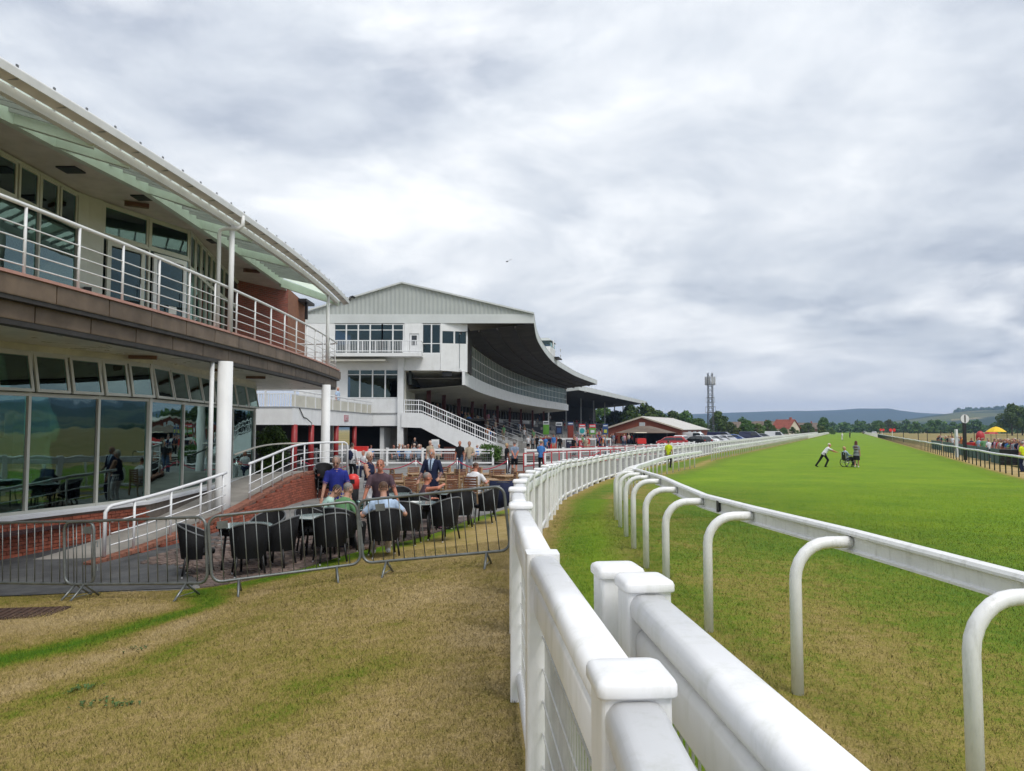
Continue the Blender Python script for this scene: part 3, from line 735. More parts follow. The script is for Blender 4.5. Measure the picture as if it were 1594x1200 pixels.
# ------------------------------------------------------------------ white fence along the course
def stadium(w_, h_, n=5):
    r_ = min(w_, h_) / 2; P = []
    for cx_, cz_, a0 in ((w_ / 2 - r_, h_ / 2 - r_, 0), (-w_ / 2 + r_, h_ / 2 - r_, 90), (-w_ / 2 + r_, -h_ / 2 + r_, 180), (w_ / 2 - r_, -h_ / 2 + r_, 270)):
        for k in range(n + 1): a = R(a0 + 90 * k / n); P.append((cx_ + r_ * math.cos(a), cz_ + r_ * math.sin(a)))
    return P
def rrect(w_, h_, r_, n=3):
    P = []
    for sx, sz, a0 in ((1, 1, 0), (-1, 1, 90), (-1, -1, 180), (1, -1, 270)):
        for k in range(n + 1): a = R(a0 + 90 * k / n); P.append((sx * (w_ / 2 - r_) + r_ * math.cos(a), sz * (h_ / 2 - r_) + r_ * math.sin(a)))
    return P
FH, BAY = 1.25, 1.72
def post_mesh():
    mb = MB(); pr = rrect(0.138, 0.138, 0.012)
    mb.add([(x, y, z) for z in (-0.12, FH - 0.033) for x, y in pr], [(i, (i + 1) % 16, 16 + (i + 1) % 16, 16 + i) for i in range(16)] + [tuple(range(16, 32))])
    return mb.mesh('post', 'white_pvc')
def cap_mesh():
    rows = [(0.154, -0.034, 0.016), (0.158, -0.030, 0.017), (0.158, -0.012, 0.017), (0.150, -0.003, 0.017), (0.128, 0.003, 0.016), (0.06, 0.006, 0.012)]
    P = []; F = []
    for w_, z, r_ in rows: P += [(x, y, FH + z) for x, y in rrect(w_, w_, r_)]
    for k in range(len(rows) - 1): F += [(k * 16 + i, k * 16 + (i + 1) % 16, (k + 1) * 16 + (i + 1) % 16, (k + 1) * 16 + i) for i in range(16)]
    F += [tuple(range(16))[::-1], tuple(range(80, 96))]
    return MB().add(P, F).mesh('post_cap', 'white_pvc', True)
def bar_mesh(name, prof, L, z, m='white_pvc'):
    return MB().sweep([(x, z + y) for x, y in prof], [(0.0, 0, 0), (L, 0, 0)]).mesh(name, m, False)
def wire_mesh(L, fine=True):
    mb = MB(); s_ = 0.052 if fine else 0.13; x = 0.09
    while x < L - 0.07: mb.box((x, 0, 0.555), (0.006, 0.006, 0.75)); x += s_
    for k in range(6 if fine else 4): mb.box((L / 2, 0.006, 0.23 + (0.13 if fine else 0.2) * k), (L - 0.15, 0.006, 0.006))
    return mb.mesh('wire_mesh', 'wire')
PM, CM = post_mesh(), cap_mesh()
TRM = bar_mesh('top_rail', rrect(0.118, 0.086, 0.034, 4), BAY, FH - 0.082); MRM = bar_mesh('lower_rail', rrect(0.085, 0.15, 0.032, 4), BAY, FH - 0.216)
BRM = bar_mesh('bottom_rail', stadium(0.07, 0.09), BAY, 0.14); WMF, WMC = wire_mesh(BAY), wire_mesh(BAY, False)
for m_ in (TRM, MRM, BRM): m_.polygons.foreach_set('use_smooth', [len(p.vertices) == 4 for p in m_.polygons])
def white_fence():
    s0 = arc_at_y(FENCE, 1.55) - BAY * 2; P = steps_along(FENCE, BAY, s0)
    t = thing('white_fence', 'long white plastic post and rail fence curving away along the racetrack', 'fence', on(P[0][0], P[0][1]))
    Z = zg_arr(P[:, 0], P[:, 1]); far_mb = MB(); NP = 96
    for k in range(len(P) - 1):
        p = Vector((P[k][0], P[k][1], Z[k])); q = Vector((P[k + 1][0], P[k + 1][1], Z[k + 1])); M = span(p, q); rz = math.atan2(q.y - p.y, q.x - p.x)
        if k < NP:
            po = link('post', PM, t, Matrix.Translation(p) @ Matrix.Rotation(rz, 4, 'Z'))
            if k != 3: link('post_cap', CM, po, world=False)
            link('top_rail', TRM, t, M); link('lower_rail', MRM, t, M); link('bottom_rail', BRM, t, M)
            link('wire_mesh', WMF if k < 24 else WMC, t, M)
        else:
            far_mb.box((p.x, p.y, p.z + FH / 2), (0.15, 0.15, FH), rz); far_mb.beam(p + Vector((0, 0, FH - 0.1)), q + Vector((0, 0, FH - 0.1)), 0.13, 0.12)
            far_mb.beam(p + Vector((0, 0, FH - 0.27)), q + Vector((0, 0, FH - 0.27)), 0.1, 0.14); far_mb.beam(p + Vector((0, 0, 0.14)), q + Vector((0, 0, 0.14)), 0.08, 0.1)
    tag(far_mb.build('far_bays', 'white_pvc', t), kind='stuff')
white_fence()
def side_fence():
    """short second run of the same fence that starts right beside the first"""
    t = thing('white_fence', 'short nearer run of white fence starting from a pair of posts', 'fence', on(0.42, 2.5))
    P = [(0.36, 2.63), (0.415, 2.42), (0.52, 1.42 - 0.72), (0.63, -1.0)]
    for k, (x, y) in enumerate(P):
        z = 0.635; po = link('post', PM, t, Matrix.Translation((x, y, z)) @ Matrix.Rotation(R(96), 4, 'Z')); link('post_cap', CM, po, world=False)
        if k in (1, 2):
            M = span((x, y, z), (*P[k + 1], z)); 
            for nm, me_ in (('top_rail', TRM), ('lower_rail', MRM), ('bottom_rail', BRM), ('wire_mesh', WMF)): link(nm, me_, t, M)
side_fence()

# ------------------------------------------------------------------ running rails
def gooseneck(h_, reach, r_, m, name='post', n=10):
    a = 0.24; pts = [(0, 0, -0.1), (0, 0, h_ - a)] + [(a - a * math.cos(R(k * 15)), 0, h_ - a + a * math.sin(R(k * 15))) for k in range(1, 7)] + [(reach, 0, h_)]
    return MB().tube(pts, r_, n).mesh(name, m, True)
RH, REACH, RSTEP = 1.0, 0.40, 1.55
GN = gooseneck(RH, REACH, 0.040, 'white_rail'); GNf = gooseneck(RH, REACH, 0.038, 'white_rail', n=5)
RPROF = [(-0.030, -0.075), (0.030, -0.075), (0.045, -0.06), (0.045, 0.055), (0.034, 0.078), (0.0, 0.088), (-0.034, 0.078), (-0.045, 0.06), (-0.045, 0.045), (-0.022, 0.035), (-0.022, -0.045), (-0.045, -0.055), (-0.045, -0.07)]
def running_rail():
    P = steps_along(RAIL, RSTEP, arc_at_y(RAIL, 3.6) - RSTEP * 3); Z = zg_arr(P[:, 0], P[:, 1])
    tt = np.gradient(P, axis=0); tt /= np.linalg.norm(tt, axis=1)[:, None]; rt = np.stack([tt[:, 1], -tt[:, 0]], 1)
    Q = P + rt * (REACH + 0.03)
    t = thing('running_rail', 'white running rail on goosenecked posts bending round the near turf', 'rail', on(P[0][0], P[0][1])); far_mb = MB()
    def seg(p, q, i):
        o = MB().sweep([(x, z) for x, z in RPROF], [p, q]).build('rail_section', 'white_rail', t)
        if i % 4 == 1:
            d = (Vector(q) - Vector(p)).normalized(); MB().beam(Vector(p) + d * 0.9, Vector(p) + d * 0.97, 0.094, 0.11).build('joint', 'black', o, world=False)
        return o
    for k in range(len(P) - 1):
        gap = 49.6 < P[k][1] < 57.5
        if k < 140:
            if not gap: link('post', GN if k < 30 else GNf, t, Matrix.Translation((P[k][0], P[k][1], Z[k])) @ Matrix.Rotation(math.atan2(rt[k, 1], rt[k, 0]), 4, 'Z'))
            if not (gap or 49.6 < P[k + 1][1] < 57.5): seg((Q[k][0], Q[k][1], Z[k] + RH), (Q[k + 1][0], Q[k + 1][1], Z[k + 1] + RH), k)
        else:
            far_mb.box((P[k][0], P[k][1], Z[k] + RH / 2), (0.08, 0.08, RH)); far_mb.beam((*Q[k], Z[k] + RH), (*Q[k + 1], Z[k + 1] + RH), 0.1, 0.15)
    tag(far_mb.build('far_sections', 'white_rail', t), kind='stuff')
running_rail()
def green_rail():
    P = steps_along(RGREEN, 1.75, arc_at_y(RGREEN, 34)); Z = zg_arr(P[:, 0], P[:, 1])
    t = thing('running_rail', 'running rail with dark green goosenecked posts and white top beyond the track', 'rail', on(P[0][0], P[0][1])); far_mb = MB()
    gm = gooseneck(1.1, 0.42, 0.036, 'green_post', n=6); d = np.array((SL, 1.0)); d /= np.linalg.norm(d); lf = np.array((-d[1], d[0])); ang = math.atan2(lf[1], lf[0])
    for k in range(len(P) - 1):
        q = P[k] + lf * 0.44; q2 = P[k + 1] + lf * 0.44; dip = 0.05 * math.sin(k * 0.9)
        if k < 120:
            link('post', gm, t, Matrix.Translation((*P[k], Z[k])) @ Matrix.Rotation(ang, 4, 'Z'))
            MB().tube([(*q, Z[k] + 1.1 + dip * 0.4), (*q2, Z[k + 1] + 1.1 + 0.4 * 0.05 * math.sin((k + 1) * 0.9))], 0.065, 6).build('rail_section', 'white_rail', t, True)
        else:
            far_mb.box((*P[k], Z[k] + 0.5), (0.07, 0.07, 1.0)); far_mb.beam((*q, Z[k] + 1.1), (*q2, Z[k + 1] + 1.1), 0.1, 0.12)
    tag(far_mb.build('far_sections', 'white_rail', t), kind='stuff')
green_rail()

# ------------------------------------------------------------------ crowd control barriers
def barrier(p, q, label, plate=False):
    p, q = Vector(on(*p)), Vector(on(*q)); L = (q - p).length; M = span(p, q)
    t = thing('crowd_barrier', label, 'barrier', p, 0, 'steel barriers between the lawn and the terrace')
    b0, b1, r_ = 0.20, 1.09, 0.13; pts = []
    for cx_, cz_, a0 in ((L - r_, b1 - r_, 0), (r_, b1 - r_, 90), (r_, b0 + r_, 180), (L - r_, b0 + r_, 270)):
        for k in range(6): a = R(a0 + 18 * k); pts.append((cx_ + r_ * math.cos(a), 0, cz_ + r_ * math.sin(a)))
    fr = MB().tube(pts, 0.0205, 10, closed=True); o = fr.build('frame', 'gate_steel', t, True); o.matrix_basis = M
    n = int(L / 0.152)
    bm_ = MB().tube([(0, 0, b0), (0, 0, b1)], 0.0075, 6).mesh('bar', 'gate_steel', True)
    for k in range(1, n): link('bar', bm_, t, M @ Matrix.Translation((L * k / n, rng.uniform(-.003, .003), 0)))
    for x in (0.34, L - 0.34):
        for s_ in (-1, 1):
            o = MB().tube([(x, 0, b0), (x, s_ * 0.26, 0.0)], 0.017, 8).build('leg', 'gate_steel', t, True); o.matrix_basis = M
        o = MB().tube([(x, -0.2, 0.05), (x, 0.2, 0.05)], 0.006, 6).build('leg_brace', 'gate_steel', t); o.matrix_basis = M
    for z in (0.45, 0.78):
        o = MB().tube([(L + 0.005, 0, z), (L + 0.05, 0.015, z + 0.02), (L + 0.06, 0.0, z - 0.06)], 0.008, 6).build('hook', 'gate_steel', t); o.matrix_basis = M
    if plate:
        o = MB().box((plate, -0.012, 0.965), (0.14, 0.008, 0.10)).build('name_plate', 'gate_steel', t); o.matrix_basis = M
barrier((-8.5, 11.75), (-5.93, 10.92), 'steel crowd barrier in front of the brick plinth, leftmost of the row')
barrier((-6.42, 11.05), (-4.12, 10.42), 'steel crowd barrier in front of the ramp handrail, second from the left', 0.42)
barrier((-4.05, 10.42), (-2.14, 10.95), 'steel crowd barrier tilted uphill in front of the empty wicker chairs', 0.18)
barrier((-2.10, 10.95), (0.0, 10.62), 'steel crowd barrier that ends against the white fence', 0.33)
# ------------------------------------------------------------------ pavilion on the left
def brick_face(name, path, z0, z1, m, parent, thick=0.25):
    """wall along a plan path, brick coursing by UV in metres"""
    mb = MB(); uvs = []; s_ = 0.0
    for a, b in zip(path[:-1], path[1:]):
        L = math.hypot(b[0] - a[0], b[1] - a[1])
        mb.add([(*a, z0), (*b, z0), (*b, z1), (*a, z1)], [(0, 1, 2, 3)]); uvs += [(s_, z0), (s_ + L, z0), (s_ + L, z1), (s_, z1)]; s_ += L
    me = mb.mesh(name, m); uv = me.uv_layers.new(name='UVMap'); uv.data.foreach_set('uv', np.array(uvs).ravel())
    o = link(name, me, parent); so = o.modifiers.new('thick', 'SOLIDIFY'); so.thickness = thick; so.offset = -1
    return o
def lay_bricks(parent, path, zbot, ztop, limit, m='brick', course=0.075, bl=0.225, face=0.012, stuff_name='brickwork'):
    """bricks one by one along a plan path; zbot/ztop are functions of path position"""
    path = np.array(path, float); d = np.r_[0, np.cumsum(np.linalg.norm(np.diff(path, axis=0), axis=1))]; L = d[-1]
    me = MB().box((0, 0, 0), (bl - 0.011, 0.10, course - 0.011)).mesh('brick', m); bits = []
    zmin = min(zbot(s_) for s_ in np.linspace(0, L, 20)); zmax = max(ztop(s_) for s_ in np.linspace(0, L, 20)); r_ = 0; z = zmin
    while z < zmax:
        s_ = 0.0 if r_ % 2 else -bl / 2
        while s_ < L:
            c = min(max(s_ + bl / 2, 0.02), L - 0.02)
            if z + course * 0.9 <= ztop(c) and z + course > zbot(c) - 0.02 and 0 <= s_ + bl / 2 < L:
                x = np.interp(c, d, path[:, 0]); y = np.interp(c, d, path[:, 1]); i = min(len(path) - 2, int(np.searchsorted(d, c) - 1)); a = math.atan2(path[i + 1, 1] - path[i, 1], path[i + 1, 0] - path[i, 0])
                bits.append((math.hypot(x, y), Matrix.Translation((x, y, z + course / 2)) @ Matrix.Rotation(a, 4, 'Z') @ Matrix.Translation((0, -0.05 - face + 0.05 + rng.uniform(-.0015, .0015), 0))))
            s_ += bl
        z += course; r_ += 1
    bits.sort(key=lambda b: b[0]); mb = MB()
    for k, (_, M) in enumerate(bits):
        if k < limit: link('brick', me, parent, M)
        else:
            mb.add([M @ v.co for v in me.vertices], [tuple(p.vertices) for p in me.polygons])
    if mb.v: tag(mb.build(stuff_name, m, parent), kind='stuff')
EY = np.r_[np.arange(4, 32.6, 0.3)]
def ecurve(off=0.0, y0=4.0, y1=32.5, step=0.35):
    y = np.arange(y0, y1 + step / 2, step); c = np.stack([-7.1 - 0.0047 * (y - 25) ** 2, y], 1)
    return offset(c, off) if off else c
PV = thing('pavilion', 'two storey pavilion with curved brown clad balcony and glass walls', 'building', (-9, 18, -0.1))
def pav():
    t = PV; c3 = lambda c, z: [(x, y, z) for x, y in c]
    # slab of the balcony and its ceiling below
    e = ecurve(-0.22); poly = [tuple(p) for p in e] + [(-7.9, 32.9), (-18, 32.9), (-18, 4)]
    MB().prism(poly, 4.06, 4.80).build('balcony_slab', 'soffit_cream', t)
    e2 = ecurve(-0.05); MB().prism([tuple(p) for p in e2] + [(-7.6, 32.7), (-18, 32.7), (-18, 4)], 4.802, 4.84).build('balcony_floor', 'concrete', t)
    def band(off, z0, z1, name, m, th, step=1.42, gap=0.028, y1=32.5, s0=0.0):
        c = ecurve(off, 4, y1, 0.1); d = np.r_[0, np.cumsum(np.linalg.norm(np.diff(c, axis=0), axis=1))]; s_ = s0
        while s_ < d[-1] - 0.3:
            q = np.linspace(s_ + gap / 2, min(s_ + step - gap / 2, d[-1]), 5); P = [(np.interp(v, d, c[:, 0]), np.interp(v, d, c[:, 1]), 0) for v in q]
            MB().sweep([(-th, z0), (0, z0), (0.004, z0 + 0.02), (0.004, z1 - 0.02), (0, z1), (-th, z1)], P).build(name, m, t); s_ += step
        return c[-1]
    band(0.0, 4.48, 4.80, 'cladding_panel', 'copper', 0.2, s0=0.45); band(-0.16, 4.12, 4.41, 'cladding_panel', 'copper', 0.2, s0=0.15)
    MB().sweep([(-0.25, 4.405), (-0.02, 4.405), (-0.02, 4.485), (-0.25, 4.485)], c3(ecurve(0), 0)).build('shadow_gap', 'copper_under', t)
    MB().sweep([(-0.4, 4.03), (-0.17, 4.03), (-0.17, 4.125), (-0.4, 4.125)], c3(ecurve(0), 0)).build('drip_edge', 'copper_under', t)
    # end of the balcony turning back
    ex, ey_ = ecurve(0)[-1]
    for z0, z1, o_ in ((4.48, 4.80, 0.02), (4.12, 4.41, -0.14)):
        MB().prism([(ex + o_, ey_ - 0.02), (ex - 0.35 + o_, ey_ + 0.42), (ex - 0.55, ey_ + 0.40), (ex - 0.3, ey_ - 0.02)], z0, z1).build('cladding_panel', 'copper', t)
        MB().prism([(ex - 0.37 + o_, ey_ + 0.425), (ex - 10, ey_ + 0.5), (ex - 10, ey_ + 0.3), (ex - 0.5, ey_ + 0.25)], z0, z1).build('cladding_panel', 'copper', t)
    c = ecurve(0.02, 4, 32.5); s_ = 0
    for k in range(0, len(c) - 8, 8): MB().sweep([(-0.30, 4.805), (0.02, 4.805), (0.02, 4.855), (-0.30, 4.865)], c3(c[k:k + 9] + (np.array((0, 0.006)) if k else 0), 0)).build('coping', 'coping', t)
    # balustrade
    rc = ecurve(-0.12, 4, 32.3, 0.3)
    rc = np.r_[rc, [(rc[-1][0] - 0.25, rc[-1][1] + 0.3), (rc[-1][0] - 1.2, rc[-1][1] + 0.42), (rc[-1][0] - 2.6, rc[-1][1] + 0.42)]]
    MB().tube(c3(rc, 6.02), 0.036, 10).build('top_rail', 'white_metal', t, True)
    for k in range(4): MB().tube(c3(rc, 5.02 + k * 0.215), 0.0125, 6).build('mid_rail', 'white_metal', t, True)
    pm = MB().tube([(0, 0, 4.84), (0, 0, 6.02)], 0.026, 8).mesh('baluster_post', 'white_metal', True)
    for p in steps_along(rc, 1.3, 0.55): link('baluster_post', pm, t, Matrix.Translation((p[0], p[1], 0)))
    # round columns and rainwater pipes
    for (x, y, r_) in ((-7.30, 19.25, 0.185), (-7.22, 29.4, 0.17), (-7.95, 9.4, 0.185)):
        MB().lathe([(r_ * 1.02, zg(x, y) - 0.05), (r_ * 1.02, 0.95), (r_, 0.96), (r_, 4.07)], (x, y, 0), 24).build('column', 'white_paint', t, True)
    for (x, y) in ((-7.24, 19.35), (-7.24, 29.6), (-8.15, 9.4)):
        MB().lathe([(0.066, 4.84), (0.066, 7.62)], (x, y, 0), 16).build('upper_column', 'white_paint', t, True)
    MB().tube([(-7.52, 18.95, 0.0), (-7.52, 18.95, 4.06)], 0.055, 10).build('downpipe', 'white_paint', t, True)
    MB().tube([(-7.55, 19.3, 4.84), (-7.55, 19.3, 7.35), (-7.53, 19.3, 7.48), (-7.42, 19.3, 7.52), (-7.05, 19.3, 7.52), (-6.95, 19.3, 7.60), (-6.95, 19.3, 7.85)], 0.05, 10).build('downpipe', 'white_paint', t, True)
    # ground floor glazing
    W = [(-11.5, 10.15), (-9.96, 14.75), (-8.77, 18.3), (-9.47, 27.8)]
    u = (np.array(W[2]) - np.array(W[1])); m1 = [np.array(W[1]) + u * k for k in (-1.2, -0.75, -0.3, 0.15, 0.6, 1.0)]
    v = (np.array(W[3]) - np.array(W[2])); m2 = [np.array(W[2]) + v * k for k in (0, 0.238, 0.474, 0.716, 1.0)]
    def bay(p, q, z0, zt, z1, tilt=True, halves=2, gm='glass'):
        p, q = np.array(p), np.array(q); d = q - p; L = np.linalg.norm(d); d /= L; n = np.array((d[1], -d[0])); M = span((*p, 0), (*q, 0))
        o = MB().box((L / 2, 0, z0 + 0.03), (L, 0.09, 0.06)).box((L / 2, 0, zt), (L, 0.09, 0.07)).box((L / 2, 0, z1 - 0.03), (L, 0.09, 0.06)).box((0.03, 0, (z0 + z1) / 2), (0.06, 0.10, z1 - z0 - 0.001)).build('window', 'window_frame', t); o.matrix_basis = M
        g_ = MB().box((L / 2, 0.0, (z0 + zt) / 2), (L - 0.05, 0.012, zt - z0 - 0.05)).build('pane', gm, o, world=False)
        for k in range(halves):
            w_ = L / halves; x0 = 0.06 + k * w_; x1 = (k + 1) * w_; h_ = z1 - zt - 0.08; a = R(11) if tilt else 0
            f = MB()
            f.box(((x0 + x1) / 2, 0, -0.03), (x1 - x0, 0.05, 0.06)).box(((x0 + x1) / 2, 0, -h_ + 0.03), (x1 - x0, 0.05, 0.06)).box((x0 + 0.03, 0, -h_ / 2), (0.06, 0.049, h_ - 0.12)).box((x1 - 0.03, 0, -h_ / 2), (0.06, 0.049, h_ - 0.12))
            s = f.build('top_light', 'window_frame', t); T = M @ Matrix.Translation((0, -0.03 if tilt else 0, z1 - 0.045)) @ Matrix.Rotation(-a, 4, 'X'); s.matrix_basis = T
            MB().box(((x0 + x1) / 2, 0, -h_ / 2), (x1 - x0 - 0.1, 0.01, h_ - 0.1)).build('pane', 'glass' if gm == 'glass' else gm, s, world=False)
            if tilt:
                MB().box(((x0 + x1) / 2, 0.28, zt + 0.42), (x1 - x0 - 0.02, 0.012, 0.72)).build('blind', 'blind', t).matrix_basis = M
    SZ, TZ, HZ = 0.66, 3.05, 3.93
    for ms in (m1, m2):
        for a, b in zip(ms[:-1], ms[1:]): bay(a, b, SZ, TZ, HZ)
    for p in (m2[0],): MB().box((p[0], p[1], (SZ + HZ) / 2), (0.12, 0.12, HZ - SZ)).build('corner_post', 'window_frame', t)
    MB().box((W[3][0], W[3][1], (SZ + HZ) / 2), (0.14, 0.14, HZ - SZ)).build('corner_post', 'window_frame', t)
    wl = [tuple(m1[0])] + W[2:]
    MB().sweep([(-0.08, HZ + 0.002), (0.06, HZ + 0.002), (0.06, 4.07), (-0.08, 4.07)], [(*p, 0) for p in wl]).build('lintel', 'soffit_cream', t)
    MB().sweep([(-0.1, SZ - 0.10), (0.13, SZ - 0.10), (0.13, SZ - 0.035), (0.05, SZ), (-0.1, SZ)], [(*p, 0) for p in wl]).build('sill', 'sill_white', t)
    MB().sweep([(-0.25, -0.5), (0.015, -0.5), (0.015, SZ - 0.10), (-0.25, SZ - 0.10)], [(*p, 0) for p in wl]).build('plinth', 'mortar', t)
    pth = [tuple(np.array(W[2]) - u * 1.55), W[2]]; dd = u / np.linalg.norm(u); nn = np.array((dd[1], -dd[0]))
    lay_bricks(t, [tuple(np.array(p) + nn * 0.012) for p in pth], lambda s_: zg(-9.0, 15) - 0.3, lambda s_: SZ - 0.10, 300)
    d2 = v / np.linalg.norm(v); n2 = np.array((d2[1], -d2[0]))
    brick_face('rear_wall', [W[3], (-18, 28.5)], -0.3, 4.06, 'brickwork', t)
    # room behind the glass
    MB().prism([(-9.62, 14.6), (-8.95, 18.2), (-9.6, 27.6), (-17, 27.6), (-17, 8), (-11.7, 8)], 0.30, 0.36).build('room_floor', 'carpet', t)
    MB().b2(-15.2, -15, 6, 28.3, 0.3, 4.05).build('inner_wall', 'inner_wall', t)
    for (x, y, w_) in ((-11.6, 16.9, 0.5), (-11.3, 20.9, 0.5), (-11.6, 24.8, 0.5), (-12.3, 13.6, 0.5)): MB().b2(x, x + w_, y, y + 0.45, 0.36, 4.05).build('pillar', 'inner_wall', t)
    MB().b2(-11.56, -11.30, 16.885, 16.897, 2.15, 2.7).build('framed_picture', 'sign_rust', t)
    MB().b2(-12.9, -11.2, 15.0, 15.06, 1.35, 1.75).build('counter_sign', 'sign_red', t)
    # first floor glazing
    def run(path, n, z0, zt, z1, halves=1):
        p, q = np.array(path[0]), np.array(path[1])
        for k in range(n): bay(p + (q - p) * k / n, p + (q - p) * (k + 1) / n, z0, zt, z1, False, halves)
    U0, U1, U2, U3, U4 = (-10.35, 9.0), (-10.35, 17.75), (-9.15, 21.2), (-9.85, 24.9), (-10.45, 28.6)
    run((U0, U1), 6, 4.86, 7.12, 7.97, 2); 
    MB().sweep([(-0.1, 4.85), (0.05, 4.85), (0.05, 7.99), (-0.1, 7.99)], [(-10.35, 17.76, 0), (-10.3, 18.1, 0), (-10.15, 18.45, 0)]).build('wall_panel', 'window_frame', t)
    a = np.array((-10.15, 18.45)); b = np.array(U2); run((a, b), 2, 4.86, 7.12, 7.97)
    for k in (0, 1):
        p = a + (b - a) * (k * 0.5 + 0.05); q = a + (b - a) * (k * 0.5 + 0.45); L = float(np.linalg.norm(q - p)); M = span((*p, 0), (*q, 0)) @ Matrix.Translation((0, -0.06, 0))
        o = MB().box((L / 2, 0, 6.98), (L, 0.06, 0.12)).box((L / 2, 0, 4.98), (L, 0.06, 0.2)).box((0.06, 0, 5.98), (0.12, 0.058, 1.88)).box((L - 0.06, 0, 5.98), (0.12, 0.058, 1.88)).build('door', 'white_metal' if k else 'window_frame', t); o.matrix_basis = M
        MB().box((L / 2, 0, 5.98), (L - 0.23, 0.012, 1.8)).build('pane', 'glass_blue', o, world=False); MB().tube([(L - 0.16, -0.06, 5.7), (L - 0.16, -0.06, 6.1)], 0.015, 6).build('handle', 'steel', o, world=False)
        MB().box((L * 0.6, -0.012, 5.35 + 0.25 * k), (0.28, 0.004, 0.2)).build('notice', 'paper', o, world=False)
    run((U2, U3), 5, 4.86, 6.9, 7.97); run((U3, U4), 3, 4.86, 6.9, 7.97)
    MB().box((-10.2, 18.05, 5.5), (0.16, 0.2, 0.5), 0.6).build('speaker', 'black', t)
    MB().b2(-14.2, -14.0, 8, 28, 4.84, 8.0).build('inner_wall', 'inner_dark', t)
    for (x, y) in ((-11.2, 19.0), (-10.8, 20.8), (-11.6, 20.3), (-11.0, 22.5)):
        MB().lathe([(0.07, 7.955), (0.07, 7.97)], (x, y, 0), 10).build('downlight', 'lamp_glow', t)
    # ceiling over the balcony, roof behind
    I = crom([(-9.9, 4.0), (-9.6, 9.5), (-9.0, 13.3), (-8.9, 14.4), (-8.5, 17.3), (-8.54, 20.4), (-8.6, 23.6), (-8.77, 28.6)], 1)
    poly = [tuple(p) for p in I] + [(-9.6, 32.5), (-18, 33), (-18, 4)]
    MB().prism(poly, 8.0, 8.22).build('ceiling', 'soffit', t)
    MB().prism([(x - 0.15, y) for x, y in poly], 8.24, 8.40).build('roof', 'roof_sheet', t)
    for a, b in zip(I[:-1], I[1:]): MB().beam((*a, 7.93), (*b, 7.93), 0.15, 0.26).build('ring_beam', 'pale_green', t)
    # eaves beam, gutter and fascia
    ec = ecurve(-0.04, 4, 31.8, 0.4); MB().sweep([(-0.07, 7.60), (0.05, 7.60), (0.05, 7.76), (-0.07, 7.76)], c3(ec, 0)).build('eaves_beam', 'white_paint', t)
    fc = ecurve(0.27, 4, 33.0, 0.4)
    MB().sweep([(-0.22, 7.765), (0.0, 7.80), (0.0, 7.82), (-0.22, 7.785)], c3(fc, 0)).build('gutter_soffit', 'soffit', t)
    MB().sweep([(0.002, 7.79), (0.03, 7.79), (0.045, 7.92), (0.03, 7.95), (-0.12, 7.95), (-0.12, 7.92), (0.005, 7.92)], c3(fc, 0)).build('gutter', 'white_metal', t)
    for p in steps_along(fc, 1.05, 0.3):
        k = np.argmin(np.hypot(*(fc - p).T)); MB().box((p[0] - 0.11, p[1], 7.79), (0.22, 0.02, 0.03), 0).build('gutter_joint', 'grey_paint', t)
    br = MB()
    for p in steps_along(fc, 0.8, 0.4): br.box((p[0] + 0.02, p[1], 7.97), (0.02, 0.05, 0.05))
    tag(br.build('gutter_clips', 'galv', t), kind='stuff')
    # radial beams and glass of the canopy
    def eave_at(y): return (-7.1 - 0.0047 * (y - 25) ** 2 - 0.05, y)
    for k in range(1, len(I)):
        a = I[k]; b = eave_at(a[1] + (0.5 if k < len(I) - 1 else 3.0))
        MB().beam((a[0], a[1], 7.95), (b[0], b[1], 7.66), 0.10, 0.24).build('radial_beam', 'pale_green', t)
    Is = steps_along(I, 0.46); 
    for k in range(len(Is) - 1):
        a, b = Is[k], Is[k + 1]; sk = 0.5; ea, eb = eave_at(a[1] + sk), eave_at(b[1] + sk)
        MB().plate([(a[0], a[1] + .01, 8.10), (ea[0], ea[1] + .01, 7.82), (eb[0], eb[1] - .01, 7.82), (b[0], b[1] - .01, 8.10)], 0.012).build('canopy_pane', 'canopy_glass', t)
        MB().beam((a[0], a[1], 8.06), (ea[0], ea[1], 7.785), 0.03, 0.10).build('glazing_bar', 'grey_paint', t)  # grey colour stands in for the dark shadow lines of pale bars
    a = Is[-1]; e1 = eave_at(31.8); MB().plate([(a[0], a[1], 8.10), (*eave_at(a[1] + 0.5), 7.82), (*e1, 7.82)], 0.012).build('canopy_pane', 'canopy_glass', t)
    MB().plate([(a[0], a[1], 7.99), (*e1, 7.75), (*e1, 7.55), (a[0], a[1], 7.70)], 0.08).build('end_beam', 'pale_green', t)
    for p in ((-9.6, 16.2, 8.0), (-9.0, 18.2, 8.0), (-8.9, 22.5, 8.0)): MB().box((p[0], p[1], 7.985), (0.42, 0.42, 0.03)).build('ceiling_vent', 'black', t)
    for p, m in (((-9.35, 18.6), 'wood_brown'), ((-9.2, 26.5), 'wood_brown')): MB().box((*p, 7.93), (0.55, 0.14, 0.1), 0.5).build('ceiling_lamp', m, t)
    for p in ((-8.6, 17.6), (-8.25, 21.5), (-8.3, 24.5)): MB().box((*p, 4.02), (0.6, 0.16, 0.08), 0.3).build('ceiling_lamp', 'wood_brown', t)
    # brick stair tower at the far end
    brick_face('brick_tower', [(-10.6, 28.2), (-9.2, 30.9), (-9.5, 34.6)], 4.85, 8.12, 'brickwork', t)
    brick_face('brick_tower_side', [(-9.195, 30.905), (-9.5, 34.6)], 4.9, 8.12, 'brickwork_sunlit', t, 0.02)  # thin overlay giving the tower's sunlit face its painted lighter tone
